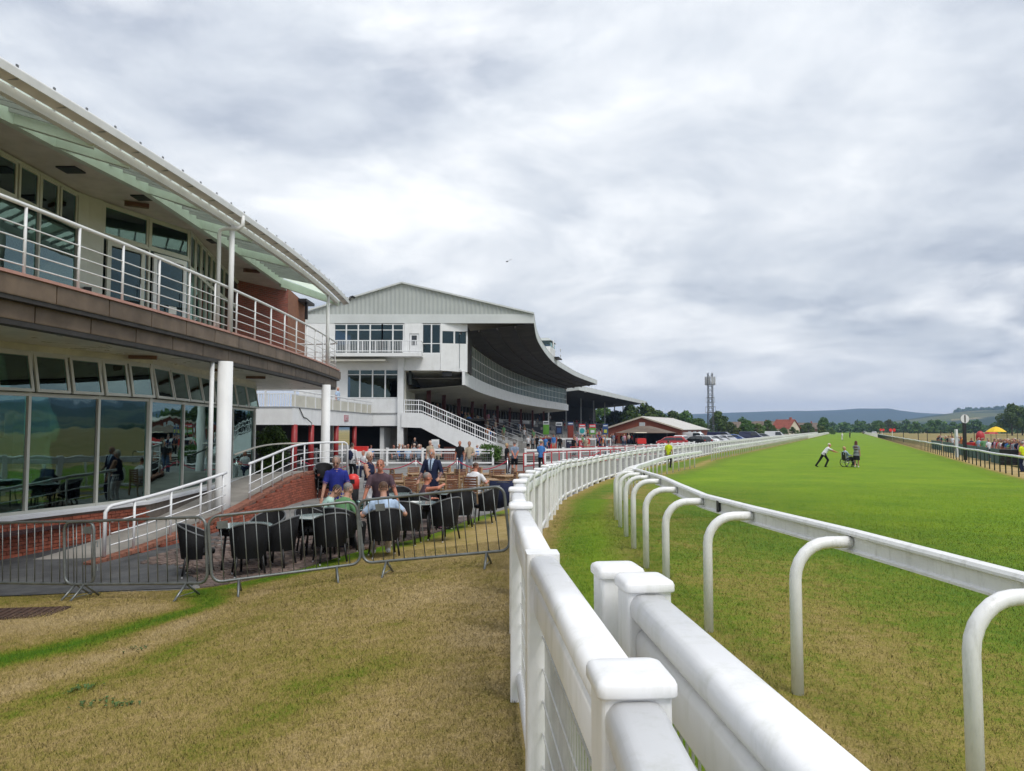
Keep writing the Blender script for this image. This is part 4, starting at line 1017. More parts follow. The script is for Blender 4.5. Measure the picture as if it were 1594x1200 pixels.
    MB().box((-9.25, 33.6, 8.0), (0.5, 1.4, 0.12)).box((-9.1, 33.3, 7.6), (0.12, 0.12, 0.8)).build('vent_cowl', 'black', t)
    MB().tube([(-7.05, 32.6, 7.94), (-7.03, 32.7, 8.08), (-6.95, 32.75, 8.12), (-6.85, 32.7, 8.06)], 0.05, 8).build('camera_arm', 'black', t)
def glow():
    m = bpy.data.materials.new('lamp_glow'); m.use_nodes = True; b = m.node_tree.nodes['Principled BSDF']
    b.inputs['Emission Color'].default_value = (1, 0.72, 0.38, 1); b.inputs['Emission Strength'].default_value = 9.0; MAT['lamp_glow'] = m
glow(); pav()

# ------------------------------------------------------------------ brick ramp with white handrail
RAMP = crom([(-7.87, 14.2, -0.12), (-7.4, 15.6, 0.03), (-6.98, 17.6, 0.27), (-6.92, 19.3, 0.42), (-6.98, 21.5, 0.60), (-7.0, 24.8, 0.88), (-6.75, 26.2, 0.93), (-6.05, 27.4, 0.93)], 8)
def ramp():
    t = thing('access_ramp', 'red brick access ramp with white tubular handrail beside the glass wall', 'ramp', on(-7.4, 15.6)); P = RAMP
    d = np.r_[0, np.cumsum(np.linalg.norm(np.diff(P[:, :2], axis=0), axis=1))]; zt = lambda s_: float(np.interp(s_, d, P[:, 2])); 
    zb = lambda s_: zg(float(np.interp(s_, d, P[:, 0])), float(np.interp(s_, d, P[:, 1]))) - 0.05
    core = MB(); rows = []
    n = len(P); tg = np.gradient(P[:, :2], axis=0); tg /= np.linalg.norm(tg, axis=1)[:, None]; nr = np.stack([tg[:, 1], -tg[:, 0]], 1)
    for k in range(n):
        a = P[k, :2] + nr[k] * 0.085; b = P[k, :2] - nr[k] * 0.11; z0 = zg(*P[k, :2]) - 0.2
        rows.append([(*a, z0), (*a, P[k, 2] - 0.075), (*b, P[k, 2] - 0.075), (*b, z0)])
    core.grid(rows).build('wall', 'mortar', t)
    lay_bricks(t, P[:, :2] + nr * 0.095, zb, lambda s_: zt(s_) - 0.07, 290)
    cm = MB().box((0, 0, 0), (0.102, 0.235, 0.075)).mesh('coping_brick', 'brick_cap'); s_ = 0.06
    while s_ < d[-1]:
        i = min(n - 2, max(0, int(np.searchsorted(d, s_)) - 1)); p = [np.interp(s_, d, P[:, j]) for j in range(3)]; q = [np.interp(s_ + 0.1, d, P[:, j]) for j in range(3)]
        if s_ + 0.1 < d[-1]: link('coping_brick', cm, t, span((p[0], p[1], p[2] - 0.036), (q[0], q[1], q[2] - 0.036)))
        s_ += 0.113
    dk = [[(P[k, 0] - 0.12, P[k, 1] + .02, P[k, 2] - 0.09), (P[k, 0] - 1.25 - 0.02 * P[k, 1], P[k, 1] + 0.2, P[k, 2] - 0.09)] for k in range(n)]
    MB().grid(dk).build('deck', 'concrete', t)
    def rail_pts(h, k0, k1): return [(P[k, 0], P[k, 1], P[k, 2] + h) for k in range(k0, k1)]
    segs = [(3, int(np.argmin(abs(P[:, 1] - 18.55)))), (int(np.argmin(abs(P[:, 1] - 20.0))), n)]
    for si, (k0, k1) in enumerate(segs):
        top = rail_pts(0.95, k0, k1)
        if si == 0: top = [(P[k0, 0] - .06, P[k0, 1] - .12, P[k0, 2])] + [(P[k0, 0] - .06, P[k0, 1] - .12, P[k0, 2] + 0.83), (P[k0, 0] - .03, P[k0, 1] - .06, P[k0, 2] + 0.92)] + top
        else: top = top + [(P[n - 1, 0] + .07, P[n - 1, 1] + .07, P[n - 1, 2] + .90), (P[n - 1, 0] + .10, P[n - 1, 1] + .10, P[n - 1, 2] + 0.78), (P[n - 1, 0] + .10, P[n - 1, 1] + .10, P[n - 1, 2] - 0.1)]
        MB().tube(top, 0.036, 10).build('top_rail', 'white_metal', t, True)
        for h in (0.2, 0.42, 0.64): MB().tube(rail_pts(h, k0, k1), 0.014, 6).build('mid_rail', 'white_metal', t, True)
        for p in steps_along(P[k0:k1], 1.05, 0.55 if si == 0 else 0.1): MB().tube([(p[0], p[1], p[2] - 0.05), (p[0], p[1], p[2] + 0.95)], 0.026, 8).build('baluster_post', 'white_metal', t, True)
    # inner handrail on the building side
    MB().tube([(P[k, 0] - 1.5, P[k, 1] + 1.0, P[k, 2] + 0.9) for k in range(34, n)], 0.03, 8).build('inner_rail', 'cream_paint', t, True)
ramp()
# ------------------------------------------------------------------ main grandstand
FC = crom([(1.7, 58.0), (2.2, 67.3), (2.95, 75.5), (4.25, 86.5), (5.5, 95), (7.4, 105), (10.2, 118), (15.5, 137.6)], 6)
def fo(d): return offset(FC, -d)                       # d metres back from the canopy edge
def ribbon(d0, z0, d1, z1, th=None, c0=0, c1=None):
    a, b = fo(d0)[c0:c1], fo(d1)[c0:c1]; return [[(*p, z0), (*q, z1)] for p, q in zip(a, b)]
GS = thing('grandstand', 'white grandstand with deep dark canopy, glazed upper tier and grey clad gable', 'grandstand', (-8, 62, -0.1))
def wall_sweep(mb, d, z0, z1, th=0.25):
    c = fo(d); return mb.sweep([(-th, z0), (0, z0), (0, z1), (-th, z1)], [(*p, 0) for p in c])
def grandstand():
    t = GS; Y0 = 58.0
    # roof: edge fascia, underside, corrugated gable
    wall_sweep(MB(), 0.0, 10.5, 11.2, 0.3).build('fascia', 'fascia', t)
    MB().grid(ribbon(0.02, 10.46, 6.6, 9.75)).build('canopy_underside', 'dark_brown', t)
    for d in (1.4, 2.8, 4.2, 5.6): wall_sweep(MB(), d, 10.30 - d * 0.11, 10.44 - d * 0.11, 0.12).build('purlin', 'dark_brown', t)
    MB().grid(ribbon(-0.02, 11.21, 10.2, 13.6)).build('roof_slope', 'roof_sheet', t); MB().grid(ribbon(10.2, 13.6, 18.0, 11.3)).build('roof_slope', 'roof_sheet', t)
    MB().b2(-16.3, 1.4, Y0, Y0 + 0.3, 10.5, 11.19).build('end_fascia', 'fascia', t)
    gy_ = Y0 + 0.06; n = 110; rows = []
    gab = lambda x: 11.2 + (13.6 - 11.2) * ((1.7 - x) / 10.2 if x > -8.5 else (x + 16.3) / 7.8)
    for k in range(n + 1):
        x = -16.3 + 18.0 * k / n; dy = -0.05 if k % 2 else 0.0
        rows.append([(x, gy_ + dy, 11.19), (x, gy_ + dy, max(11.2, gab(x)))])
    MB().grid(rows).build('gable_cladding', 'clad_grey', t)
    for a, b in (((1.7, 11.2), (-8.5, 13.6)), ((-8.5, 13.6), (-16.3, 11.25))): MB().beam((a[0], Y0 - 0.02, a[1] + 0.05), (b[0], Y0 - 0.02, b[1] + 0.05), 0.3, 0.12).build('verge', 'fascia', t)
    # upper tier: white apron band, glazing with mullions, soffit
    wall_sweep(MB(), 5.35, 5.75, 6.85, 0.2).build('apron', 'white_paint', t)
    wall_sweep(MB(), 5.75, 6.86, 9.74, 0.03).build('upper_glazing', 'glass_blue', t)
    c = steps_along(fo(5.70), 1.15, 0.2)
    mm = MB().box((0, 0, 8.3), (0.08, 0.08, 2.9)).mesh('mullion', 'white_paint')
    for p in c: link('mullion', mm, t, Matrix.Translation((*p, 0)))
    for z in (7.75, 8.75, 9.68): wall_sweep(MB(), 5.69, z, z + 0.06, 0.06).build('transom', 'white_paint', t)
    wall_sweep(MB(), 5.6, 6.852, 7.0, 0.3).build('upper_sill', 'white_paint', t)
    MB().grid(ribbon(5.4, 5.74, 12.0, 5.2)).build('tier_soffit', 'cream_paint', t)
    wall_sweep(MB(), 9.5, 5.8, 9.8, 0.2).build('box_rear_wall', 'inner_dark', t)
    MB().grid(ribbon(5.6, 6.3, 9.6, 6.3)).build('box_floor', 'concrete', t)
    # wall and windows at the back of the lower tier
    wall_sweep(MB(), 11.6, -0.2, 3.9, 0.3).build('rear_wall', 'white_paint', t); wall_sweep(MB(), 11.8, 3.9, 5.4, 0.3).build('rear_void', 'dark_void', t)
    for p in steps_along(fo(11.55), 1.9, 0.6): MB().box((*p, 4.55), (0.09, 0.09, 1.4)).build('mullion', 'grey_paint', t)
    for k, p in enumerate(steps_along(fo(8.6), 8.2, 3.0)):
        MB().box((*p, 3.9), (0.34, 0.34, 3.2)).build('column', 'maroon', t)
    # terracing
    for k in range(11):
        d = 10.9 - k * 0.72; z = 3.15 - k * 0.26
        c_ = fo(d)[2:]; th_ = 0.72 if k else 0.9; MB().sweep([(-th_, -0.3), (0, -0.3), (0, z), (-th_, z)], [(*p, 0) for p in c_]).build('terrace_step', 'concrete', t)
    for k, d in enumerate((10.2, 8.76, 7.32, 5.9)):
        mb = MB(); z = 3.0 - (10.9 - d) / 0.72 * 0.26
        for i, p in enumerate(steps_along(fo(d), 0.5, 1.5)):
            if (i // 9) % 4 == 3 or i > 150: continue
            mb.box((p[0], p[1], z + 0.75), (0.08, 0.42, 0.5)).box((p[0] + 0.2, p[1], z + 0.48), (0.42, 0.42, 0.06))
        tag(mb.build('terrace_seats', 'seat_navy', t), kind='stuff')
    # handrails running down the terracing
    for y in (66, 74, 84, 96, 108):
        k = int(np.argmin(abs(FC[:, 1] - y))); a, b = fo(10.5)[k], fo(3.4)[k]
        for h in (1.0, 0.6): MB().tube([(*a, 3.1 + h), (*b, 0.55 + h)], 0.035, 6).build('stair_rail', 'white_metal', t)
        for f in np.linspace(0, 1, 7): p = a + (b - a) * f; MB().box((*p, 3.1 - 2.55 * f + 0.5), (0.06, 0.06, 1.0)).build('rail_post', 'white_metal', t)
        MB().plate([(*a, 3.3), (*b, 0.75), (*b, 0.0), (*a, 0.0)], 0.15).build('stair_wall', 'white_paint', t)
    # side wall at the near end, stepping down, with its rail
    MB().plate([(-8.4, Y0 - 0.1, 3.62), (-6.9, Y0 - 0.1, 3.58), (-1.2, Y0 - 0.1, 1.05), (-1.2, Y0 - 0.1, 0.35), (-2.5, Y0 - 0.1, 0.15), (-6.9, Y0 - 0.1, 2.45), (-8.4, Y0 - 0.1, 2.5)], 0.3).build('side_wall', 'white_paint', t)
    MB().b2(-8.28, -2.2, Y0 + 2.4, Y0 + 2.6, -0.2, 3.2).build('undercroft_dark_panel', 'dark_void', t); MB().b2(-8.28, -1.3, Y0 + 0.25, Y0 + 3.2, 3.0, 3.05).build('undercroft_dark_top', 'dark_void', t)  # near-black panels painted in for the shade inside the opening
    brick_face('side_brick', [(-5.2, Y0 + 0.1), (-1.6, Y0 + 0.1)], -0.2, 1.0, 'brickwork', t)
    for h in (0.16, 0.62, 0.95): MB().tube([(-8.2, Y0 - 0.2, 3.62 + h), (-6.9, Y0 - 0.2, 3.58 + h), (-1.2, Y0 - 0.2, 1.05 + h)], 0.035, 6).build('side_rail', 'white_metal', t)
    for x in np.linspace(-8.2, -1.2, 40):
        z = 3.6 if x < -6.9 else 3.58 - (x + 6.9) / 5.7 * 2.53; big = int(round((x + 8.2) / 0.1795)) % 6 == 0
        MB().box((x, Y0 - 0.2, z + 0.5), (0.07 if big else 0.025, 0.05, 1.0)).build('baluster', 'white_metal', t)
    # end elevation
    MB().b2(-16.3, -13.7, Y0 + 0.02, Y0 + 0.3, -0.2, 10.5).build('end_wall', 'white_paint', t)
    MB().b2(-13.7, -8.7, Y0 + 0.02, Y0 + 0.3, 6.95, 8.05).build('end_wall', 'white_paint', t)
    MB().b2(-13.7, -8.7, Y0 + 0.02, Y0 + 0.3, 2.6, 4.70).build('end_wall', 'white_paint', t)
    MB().b2(-13.7, -12.65, Y0 + 0.03, Y0 + 0.29, 4.69, 6.96).build('end_wall', 'white_paint', t)
    MB().b2(-8.72, -8.28, Y0 - 0.28, Y0 + 0.30, -0.2, 8.05).build('end_column', 'white_paint', t)
    MB().b2(-13.7, -8.7, Y0 - 0.04, Y0 + 0.02, 3.52, 3.60).build('string_course', 'grey_paint', t)
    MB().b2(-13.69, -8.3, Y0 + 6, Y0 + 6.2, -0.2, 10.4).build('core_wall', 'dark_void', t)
    MB().b2(-8.3, -8.2, Y0 + 0.35, Y0 + 5.9, 2.5, 10.3).build('core_side', 'cream_paint', t)
    MB().b2(-13.7, -8.3, Y0 + 0.4, Y0 + 6.0, 6.7, 6.85).build('upper_floor', 'concrete', t)
    MB().b2(-13.7, -8.3, Y0 + 0.4, Y0 + 6.0, 2.5, 2.6).build('lower_floor', 'dark_void', t)
    def window(x0, x1, z0, z1, n, zt=None, y=Y0 + 0.1, m='glass_blue'):
        o = MB().b2(x0, x1, y - 0.05, y + 0.05, z0, z0 + 0.07).b2(x0, x1, y - 0.05, y + 0.05, z1 - 0.07, z1)
        for k in range(n + 1):
            x = x0 + (x1 - x0) * k / n; o.b2(x - 0.05, x + 0.05, y - 0.06, y + 0.06, z0 + .001, z1 - .001)
        if zt: o.b2(x0, x1, y - 0.045, y + 0.045, zt, zt + 0.06)
        w_ = o.build('window', 'white_paint', t)
        for k in range(n): MB().b2(x0 + (x1 - x0) * k / n + .04, x0 + (x1 - x0) * (k + 1) / n - .04, y - 0.01, y + 0.01, z0 + .05, z1 - .05).build('pane', m, w_)
    window(-12.65, -8.75, 4.72, 6.94, 4, 6.5)
    window(-13.68, -10.0, 8.08, 10.45, 4, 9.95); window(-10.0, -8.35, 8.08, 10.45, 2, 9.95)
    MB().b2(-13.6, -8.9, Y0 + 1.0, Y0 + 1.1, 8.05, 8.95).build('red_chairs_panel', 'red_post', t)  # plain red panel standing in for the red chairs inside
    # press box
    MB().b2(-8.28, -5.5, Y0 - 0.02, Y0 + 0.25, 6.85, 8.15).build('box_panel', 'white_paint', t)
    MB().plate([(-5.48, Y0 - 0.02, 6.85), (-3.45, Y0 + 0.45, 6.75), (-3.45, Y0 + 0.45, 8.95), (-5.48, Y0 - 0.02, 8.95)], 0.25).build('box_panel', 'white_paint', t)
    MB().plate([(-5.48, Y0 - 0.02, 9.9), (-3.45, Y0 + 0.45, 9.9), (-3.45, Y0 + 0.45, 10.48), (-5.48, Y0 - 0.02, 10.48)], 0.25).build('box_panel', 'white_paint', t)
    for k in range(3):
        f = k / 2; MB().box((-5.42 + 1.92 * f, Y0 + 0.1 + 0.44 * f, 9.42), (0.12, 0.2, 0.98)).build('box_mullion', 'white_paint', t)
    MB().plate([(-5.4, Y0 + 0.08, 8.95), (-3.5, Y0 + 0.52, 8.95), (-3.5, Y0 + 0.52, 9.9), (-5.4, Y0 + 0.08, 9.9)], 0.02).build('box_pane', 'glass_blue', t)
    window(-6.9, -5.5, 8.15, 10.45, 2, 8.9); MB().b2(-8.28, -6.9, Y0, Y0 + 0.2, 9.7, 10.49).build('box_panel', 'white_paint', t)
    MB().b2(-8.28, -7.9, Y0, Y0 + 0.2, 8.15, 9.7).b2(-7.15, -6.9, Y0, Y0 + 0.2, 8.15, 9.7).build('box_panel', 'white_paint', t)
    MB().b2(-7.88, -7.17, Y0 + 0.05, Y0 + 0.12, 8.16, 9.68).build('box_door', 'white_metal', t); MB().b2(-7.72, -7.33, Y0 + 0.03, Y0 + 0.05, 8.8, 9.55).build('box_door_pane', 'car_glass', t)
    MB().b2(-3.6, -3.4, Y0 + 0.5, Y0 + 6.0, 6.8, 10.3).build('box_side', 'dark_brown', t)
    MB().b2(-8.2, -3.5, Y0 + 0.5, Y0 + 6.0, 6.78, 6.86).build('box_soffit', 'cream_paint', t)
    MB().plate([(-8.2, Y0 + 0.6, 6.78), (-8.2, Y0 + 8, 5.2), (-4.1, Y0 + 5, 5.74), (-4.1, Y0 + 0.6, 6.78)], 0.05).build('raking_soffit', 'cream_paint', t)
    MB().box((-5.0, Y0 + 0.4, 6.6), (0.7, 0.3, 0.35)).build('floodlight', 'black', t)
    # balcony across the end
    MB().b2(-14.2, -6.8, Y0 - 1.5, Y0 - 0.01, 7.80, 8.06).build('end_balcony', 'white_paint', t)
    for z in (8.2, 8.98): MB().tube([(-14.2, Y0 - 1.45, z), (-6.85, Y0 - 1.45, z), (-6.85, Y0 - 0.05, z)], 0.04, 6).build('balcony_rail', 'white_metal', t)
    for k in range(60):
        x = -14.2 + k * 7.35 / 59; MB().box((x, Y0 - 1.45, 8.55), (0.09 if k % 8 == 0 else 0.03, 0.05, 0.9)).build('baluster', 'white_metal', t)
    MB().b2(-14.3, -9.5, Y0 - 1.4, Y0 - 0.1, 7.48, 7.56).build('awning_box', 'cream_paint', t)
    # commentary cabin on the roof
    k = int(np.argmin(abs(FC[:, 1] - 94))); p = fo(1.5)[k]; b = Vector((p[0], p[1], 11.3))
    MB().box(b + Vector((0, 0, 0.55)), (2.6, 4.2, 1.1), -0.2).build('roof_cabin', 'white_paint', t); MB().box(b + Vector((0, 0, 1.45)), (2.5, 4.1, 0.7), -0.2).build('cabin_glazing', 'glass_blue', t)
    MB().box(b + Vector((0, 0, 2.0)), (2.9, 4.5, 0.4), -0.2, 0.7).build('cabin_roof', 'clad_grey', t); MB().box(b + Vector((1.2, 1.0, -0.1)), (2.2, 3.2, 0.15), -0.2).build('cabin_deck', 'black', t)
    for i in range(5): MB().box(b + Vector((1.28 - 0.1 * i * 0, -1.9 + i * 0.95, 1.45)), (0.1, 0.1, 0.8), -0.2).build('cabin_mullion', 'white_paint', t)
    for z in (0.2, 0.9): MB().tube([b + Vector((2.2, -1.0, z)), b + Vector((2.4, 2.4, z))], 0.04, 6).build('cabin_rail', 'white_metal', t)
grandstand()

# low terrace wing with red posts that joins the stand
def wing():
    t = thing('terrace_wing', 'white roof terrace on red posts in front of the grandstand end', 'terrace', (-12, 44, 0))
    E = [(-26, 39.6), (-11.6, 40.0), (-11.3, 47), (-10.9, 55), (-10.75, 57.9)]; prof = lambda a, b, c, d: [(a, c), (b, c), (b, d), (a, d)]
    MB().prism(E + [(-26, 57.9)], 2.7, 3.4).build('deck', 'concrete', t)
    MB().sweep(prof(-0.1, 0.12, 2.58, 3.48), [(*p, 0) for p in E]).build('fascia', 'white_paint', t)
    MB().sweep(prof(-0.1, 0.16, 3.49, 3.54), [(*p, 0) for p in E]).build('edge_strip', 'grey_paint', t)
    for z, r_ in ((4.42, 0.045), (4.22, 0.02)): MB().tube([(*p, z) for p in E], r_, 6).build('rail', 'white_metal', t)
    for a, b in zip(E[1:-1], E[2:]):
        MB().plate([(*a, 3.56), (*b, 3.56), (*b, 4.18), (*a, 4.18)], 0.03).build('rail_panel', 'cream_paint', t)
    for p in steps_along(np.array(E), 1.8, 0.4): MB().box((*p, 3.98), (0.09, 0.09, 0.9)).build('rail_post', 'white_metal', t)
    for k in range(30): MB().box((-11.75 - k * 0.13, 40.0, 3.9), (0.035, 0.03, 0.7)).build('baluster', 'white_metal', t)
    for k, (x, y) in enumerate(((-11.55, 40.3), (-11.45, 43.3), (-11.25, 48.6), (-11.05, 53.2))): MB().lathe([(0.16, -0.2), (0.16, 2.6)], (x, y, 0), 14).build('post', 'red_post', t, True)
    MB().b2(-26, -14.6, 46, 46.2, -0.2, 2.7).build('back_wall', 'render_grey', t); MB().b2(-14.7, -14.5, 40.2, 57.9, -0.2, 2.7).build('back_wall', 'dark_void', t)
    for x in (-15.0, -16.1, -17.2): 
        o = MB().b2(x - 0.5, x + 0.5, 45.9, 45.99, 0, 2.1).build('door', 'white_paint', t); MB().b2(x - 0.38, x + 0.38, 45.86, 45.9, 0.2, 2.0).build('pane', 'car_glass', o)
    sg = pix(540.5, 652.5, 50.4); o = MB().b2(-11.04, -10.98, 49.85, 51.0, 2.86, 3.28).build('sign', 'sign_pink', t)
    MB().box((-10.965, 50.42, 3.07), (0.02, 0.95, 0.26)).build('sign_face', 'sign_face', o)
    for k in range(5): MB().box((-10.95, 50.12 + k * 0.155, 3.07), (0.012, 0.075, 0.15)).build('sign_stroke', 'sign_pink', o)
    MB().tube([(-11.47, 40.9, 3.5), (-11.42, 41.6, 3.0), (-11.42, 42.2, 2.95), (-11.38, 43.1, 2.7), (-11.4, 43.0, 2.2)], 0.025, 6).build('cable', 'black', t)
mat('render_grey', (0.30, 0.30, 0.28), 0.8, var=0.1); mat('sign_face', (0.62, 0.48, 0.50), 0.6)
wing()

# ------------------------------------------------------------------ second stand
def stand_two():
    t = thing('covered_stand', 'older open stand with dark monopitch roof beyond the grandstand', 'grandstand', (14, 150, -0.1))
    a, b = np.array((12.7, 144.0)), np.array((40.6, 229.0)); d = (b - a) / np.linalg.norm(b - a); n = np.array((-d[1], d[0])); L = float(np.linalg.norm(b - a))
    P = lambda s_, w_, z: (*(a + d * s_ + n * w_), z)
    MB().plate([P(0, 0, 10.6), P(L, 0, 10.6), P(L, 16, 8.9), P(0, 16, 8.9)], 0.12).build('roof', 'roof_sheet', t)
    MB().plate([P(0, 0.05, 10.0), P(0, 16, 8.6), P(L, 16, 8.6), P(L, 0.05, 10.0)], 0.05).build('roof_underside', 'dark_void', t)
    MB().beam(P(0, 0, 10.25), P(L, 0, 10.25), 0.2, 0.95).build('fascia', 'fascia', t); MB().beam(P(0, 0.1, 10.25), P(0, 16, 8.75), 0.2, 0.95).build('end_fascia', 'fascia', t)
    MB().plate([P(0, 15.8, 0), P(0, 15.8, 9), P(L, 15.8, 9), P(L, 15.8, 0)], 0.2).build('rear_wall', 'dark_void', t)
    MB().plate([P(L, 2, 0), P(L, 16, 0), P(L, 16, 5.0), P(L, 9, 2.5)], 0.2).build('end_wall', 'dark_brown', t)
    for s_ in (2, 16, 30, 44, 58, 72, 86): MB().beam(P(s_, 6.5, 0), P(s_, 6.5, 9.6), 0.28, 0.28).build('column', 'grey_paint', t)
    for k in range(12):
        w0 = 1.5 + k * 1.1; z = 0.3 + k * 0.34; MB().prism([P(0, w0, 0)[:2], P(L, w0, 0)[:2], P(L, w0 + 1.1, 0)[:2], P(0, w0 + 1.1, 0)[:2]], -0.2, z).build('terrace_step', 'concrete', t)
    for s_ in np.arange(8, L, 13): MB().tube([P(s_, 2, 1.5), P(s_, 12, 4.6)], 0.05, 5).build('stair_rail', 'galv', t)
    for k in (2, 5, 8):
        mb = MB()
        for s_ in np.arange(1, L - 1, 2.4): mb.beam(P(s_, 1.5 + k * 1.1, 1.3 + k * 0.34), P(s_ + 2.0, 1.5 + k * 1.1, 1.3 + k * 0.34), 0.06, 0.06)
        for s_ in np.arange(1, L - 1, 1.2): mb.beam(P(s_, 1.5 + k * 1.1, 0.3 + k * 0.34), P(s_, 1.5 + k * 1.1, 1.3 + k * 0.34), 0.05, 0.05)
        tag(mb.build('crush_barriers', 'galv', t), kind='stuff')
    for s_ in (8, 25, 42): MB().box(P(s_, 0.5, 9.85), (0.4, 0.3, 0.25)).build('floodlight', 'white_metal', t)
    return P
ST2 = stand_two()

# ------------------------------------------------------------------ brick shed, far houses, mast
def shed():
    t = thing('brick_shed', 'red brick shed with pale sheet roof beyond the stands', 'building', (22, 132, -0.1))
    a = np.array((22.3, 130.0)); d = np.array((SL, 1.0)); d /= np.linalg.norm(d); n = np.array((d[1], -d[0])); W_ = 6.6; L = 26
    P = lambda s_, w_, z: (*(a + d * s_ + n * w_), z)
    me = MB(); me.add([P(0, -W_, -.1), P(0, W_, -.1), P(0, W_, 2.3), P(0, 0, 4.35), P(0, -W_, 2.3)], [(0, 1, 2, 3, 4)]).add([P(0, W_, -.1), P(L, W_, -.1), P(L, W_, 2.3), P(0, W_, 2.3)], [(0, 1, 2, 3)]); me.build('wall', 'brick', t)
    for sgn in (-1, 1): MB().plate([P(-0.3, 0, 4.5), P(-0.3, sgn * (W_ + 0.5), 2.3), P(L, sgn * (W_ + 0.5), 2.3), P(L, 0, 4.5)], 0.1).build('roof', 'roof_sheet', t)
    for sgn in (-1, 1): MB().beam(P(-0.35, 0, 4.42), P(-0.35, sgn * (W_ + 0.4), 2.28), 0.1, 0.22).build('bargeboard', 'render_cream', t)
    o = MB().beam(P(-0.06, -0.5, 3.0), P(-0.06, 0.5, 3.0), 0.1, 1.0).build('window', 'white_paint', t); MB().beam(P(-0.12, -0.42, 3.0), P(-0.12, 0.42, 3.0), 0.06, 0.8).build('pane', 'sign_pale', o)
    for s_ in (6, 11, 16): MB().beam(P(s_, W_ + 0.03, 1.2), P(s_ + 2.5, W_ + 0.03, 1.2), 0.1, 1.6).build('shutter', 'white_paint', t)
    t2 = thing('lean_to_canopy', 'low open canopy with brown hipped roof before the brick shed', 'canopy', P(-5, 1.5, -0.1))
    c = [P(-8, -2.5, 1.75), P(-8, 6, 1.75), P(-0.5, 6, 1.75), P(-0.5, -2.5, 1.75)]; r0, r1 = P(-5, 0.8, 2.9), P(-3.5, 2.2, 2.9)
    MB().add([*c, r0, r1], [(0, 1, 5, 4), (1, 2, 5), (2, 3, 4, 5), (3, 0, 4), (3, 2, 1, 0)]).build('roof', 'roof_brown', t2)
    for p in c: MB().beam((p[0], p[1], -0.1), (p[0], p[1], 1.75), 0.14, 0.14).build('post', 'black', t2)
    MB().plate([P(-0.8, -2.4, -0.1), P(-0.8, 5.8, -0.1), P(-0.8, 5.8, 1.7), P(-0.8, -2.4, 1.7)], 0.1).build('screen', 'dark_void', t2)
shed()
def mast():
    Y = 165.0; x = px_x(1106, Y); t = thing('radio_mast', 'steel lattice mobile phone mast with antennas on top', 'mast', (x, Y, -0.1)); z1 = 14.6
    wd = lambda z: 0.62 - 0.16 * min(1, z / 9)
    for sx in (-1, 1):
        for sy in (-1, 1): MB().tube([(x + sx * wd(z), Y + sy * wd(z), z) for z in (0, 4.5, 9, z1)], 0.075, 6).build('leg', 'mast_steel', t)
    br = MB(); z = 0.2
    while z < z1 - 0.8:
        h = 0.95; a, b = wd(z), wd(z + h)
        for sx, sy, ex, ey_ in ((-1, -1, 1, -1), (1, -1, 1, 1), (1, 1, -1, 1), (-1, 1, -1, -1)): br.beam((x + sx * a, Y + sy * a, z), (x + ex * b, Y + ey_ * b, z + h), 0.05, 0.05); br.beam((x + sx * a, Y + sy * a, z), (x + ex * a, Y + ey_ * a, z), 0.05, 0.05)
        z += h
    br.build('bracing', 'mast_steel', t)
    for zc, w_, h in ((6.6, 1.1, 1.2), (8.7, 0.95, 1.0), (12.1, 1.15, 0.2)):
        m = MB()
        for z in (zc - h / 2, zc + h / 2): m.tube([(x + w_ * math.cos(k * math.pi / 4), Y + w_ * math.sin(k * math.pi / 4), z) for k in range(8)], 0.035, 5, closed=True)
        for k in range(0, 8, 2): m.beam((x + w_ * math.cos(k * math.pi / 4), Y + w_ * math.sin(k * math.pi / 4), zc - h / 2), (x + w_ * math.cos(k * math.pi / 4), Y + w_ * math.sin(k * math.pi / 4), zc + h / 2), 0.04, 0.04)
        m.build('ring_frame', 'mast_steel', t)
    for k in range(9): a = k * 2 * math.pi / 9; MB().box((x + 1.05 * math.cos(a), Y + 1.05 * math.sin(a), 12.9), (0.28, 0.16, 1.7), a + 1.57).build('antenna', 'antenna' if k % 3 else 'grey_paint', t)
mast()
HOUSE = None
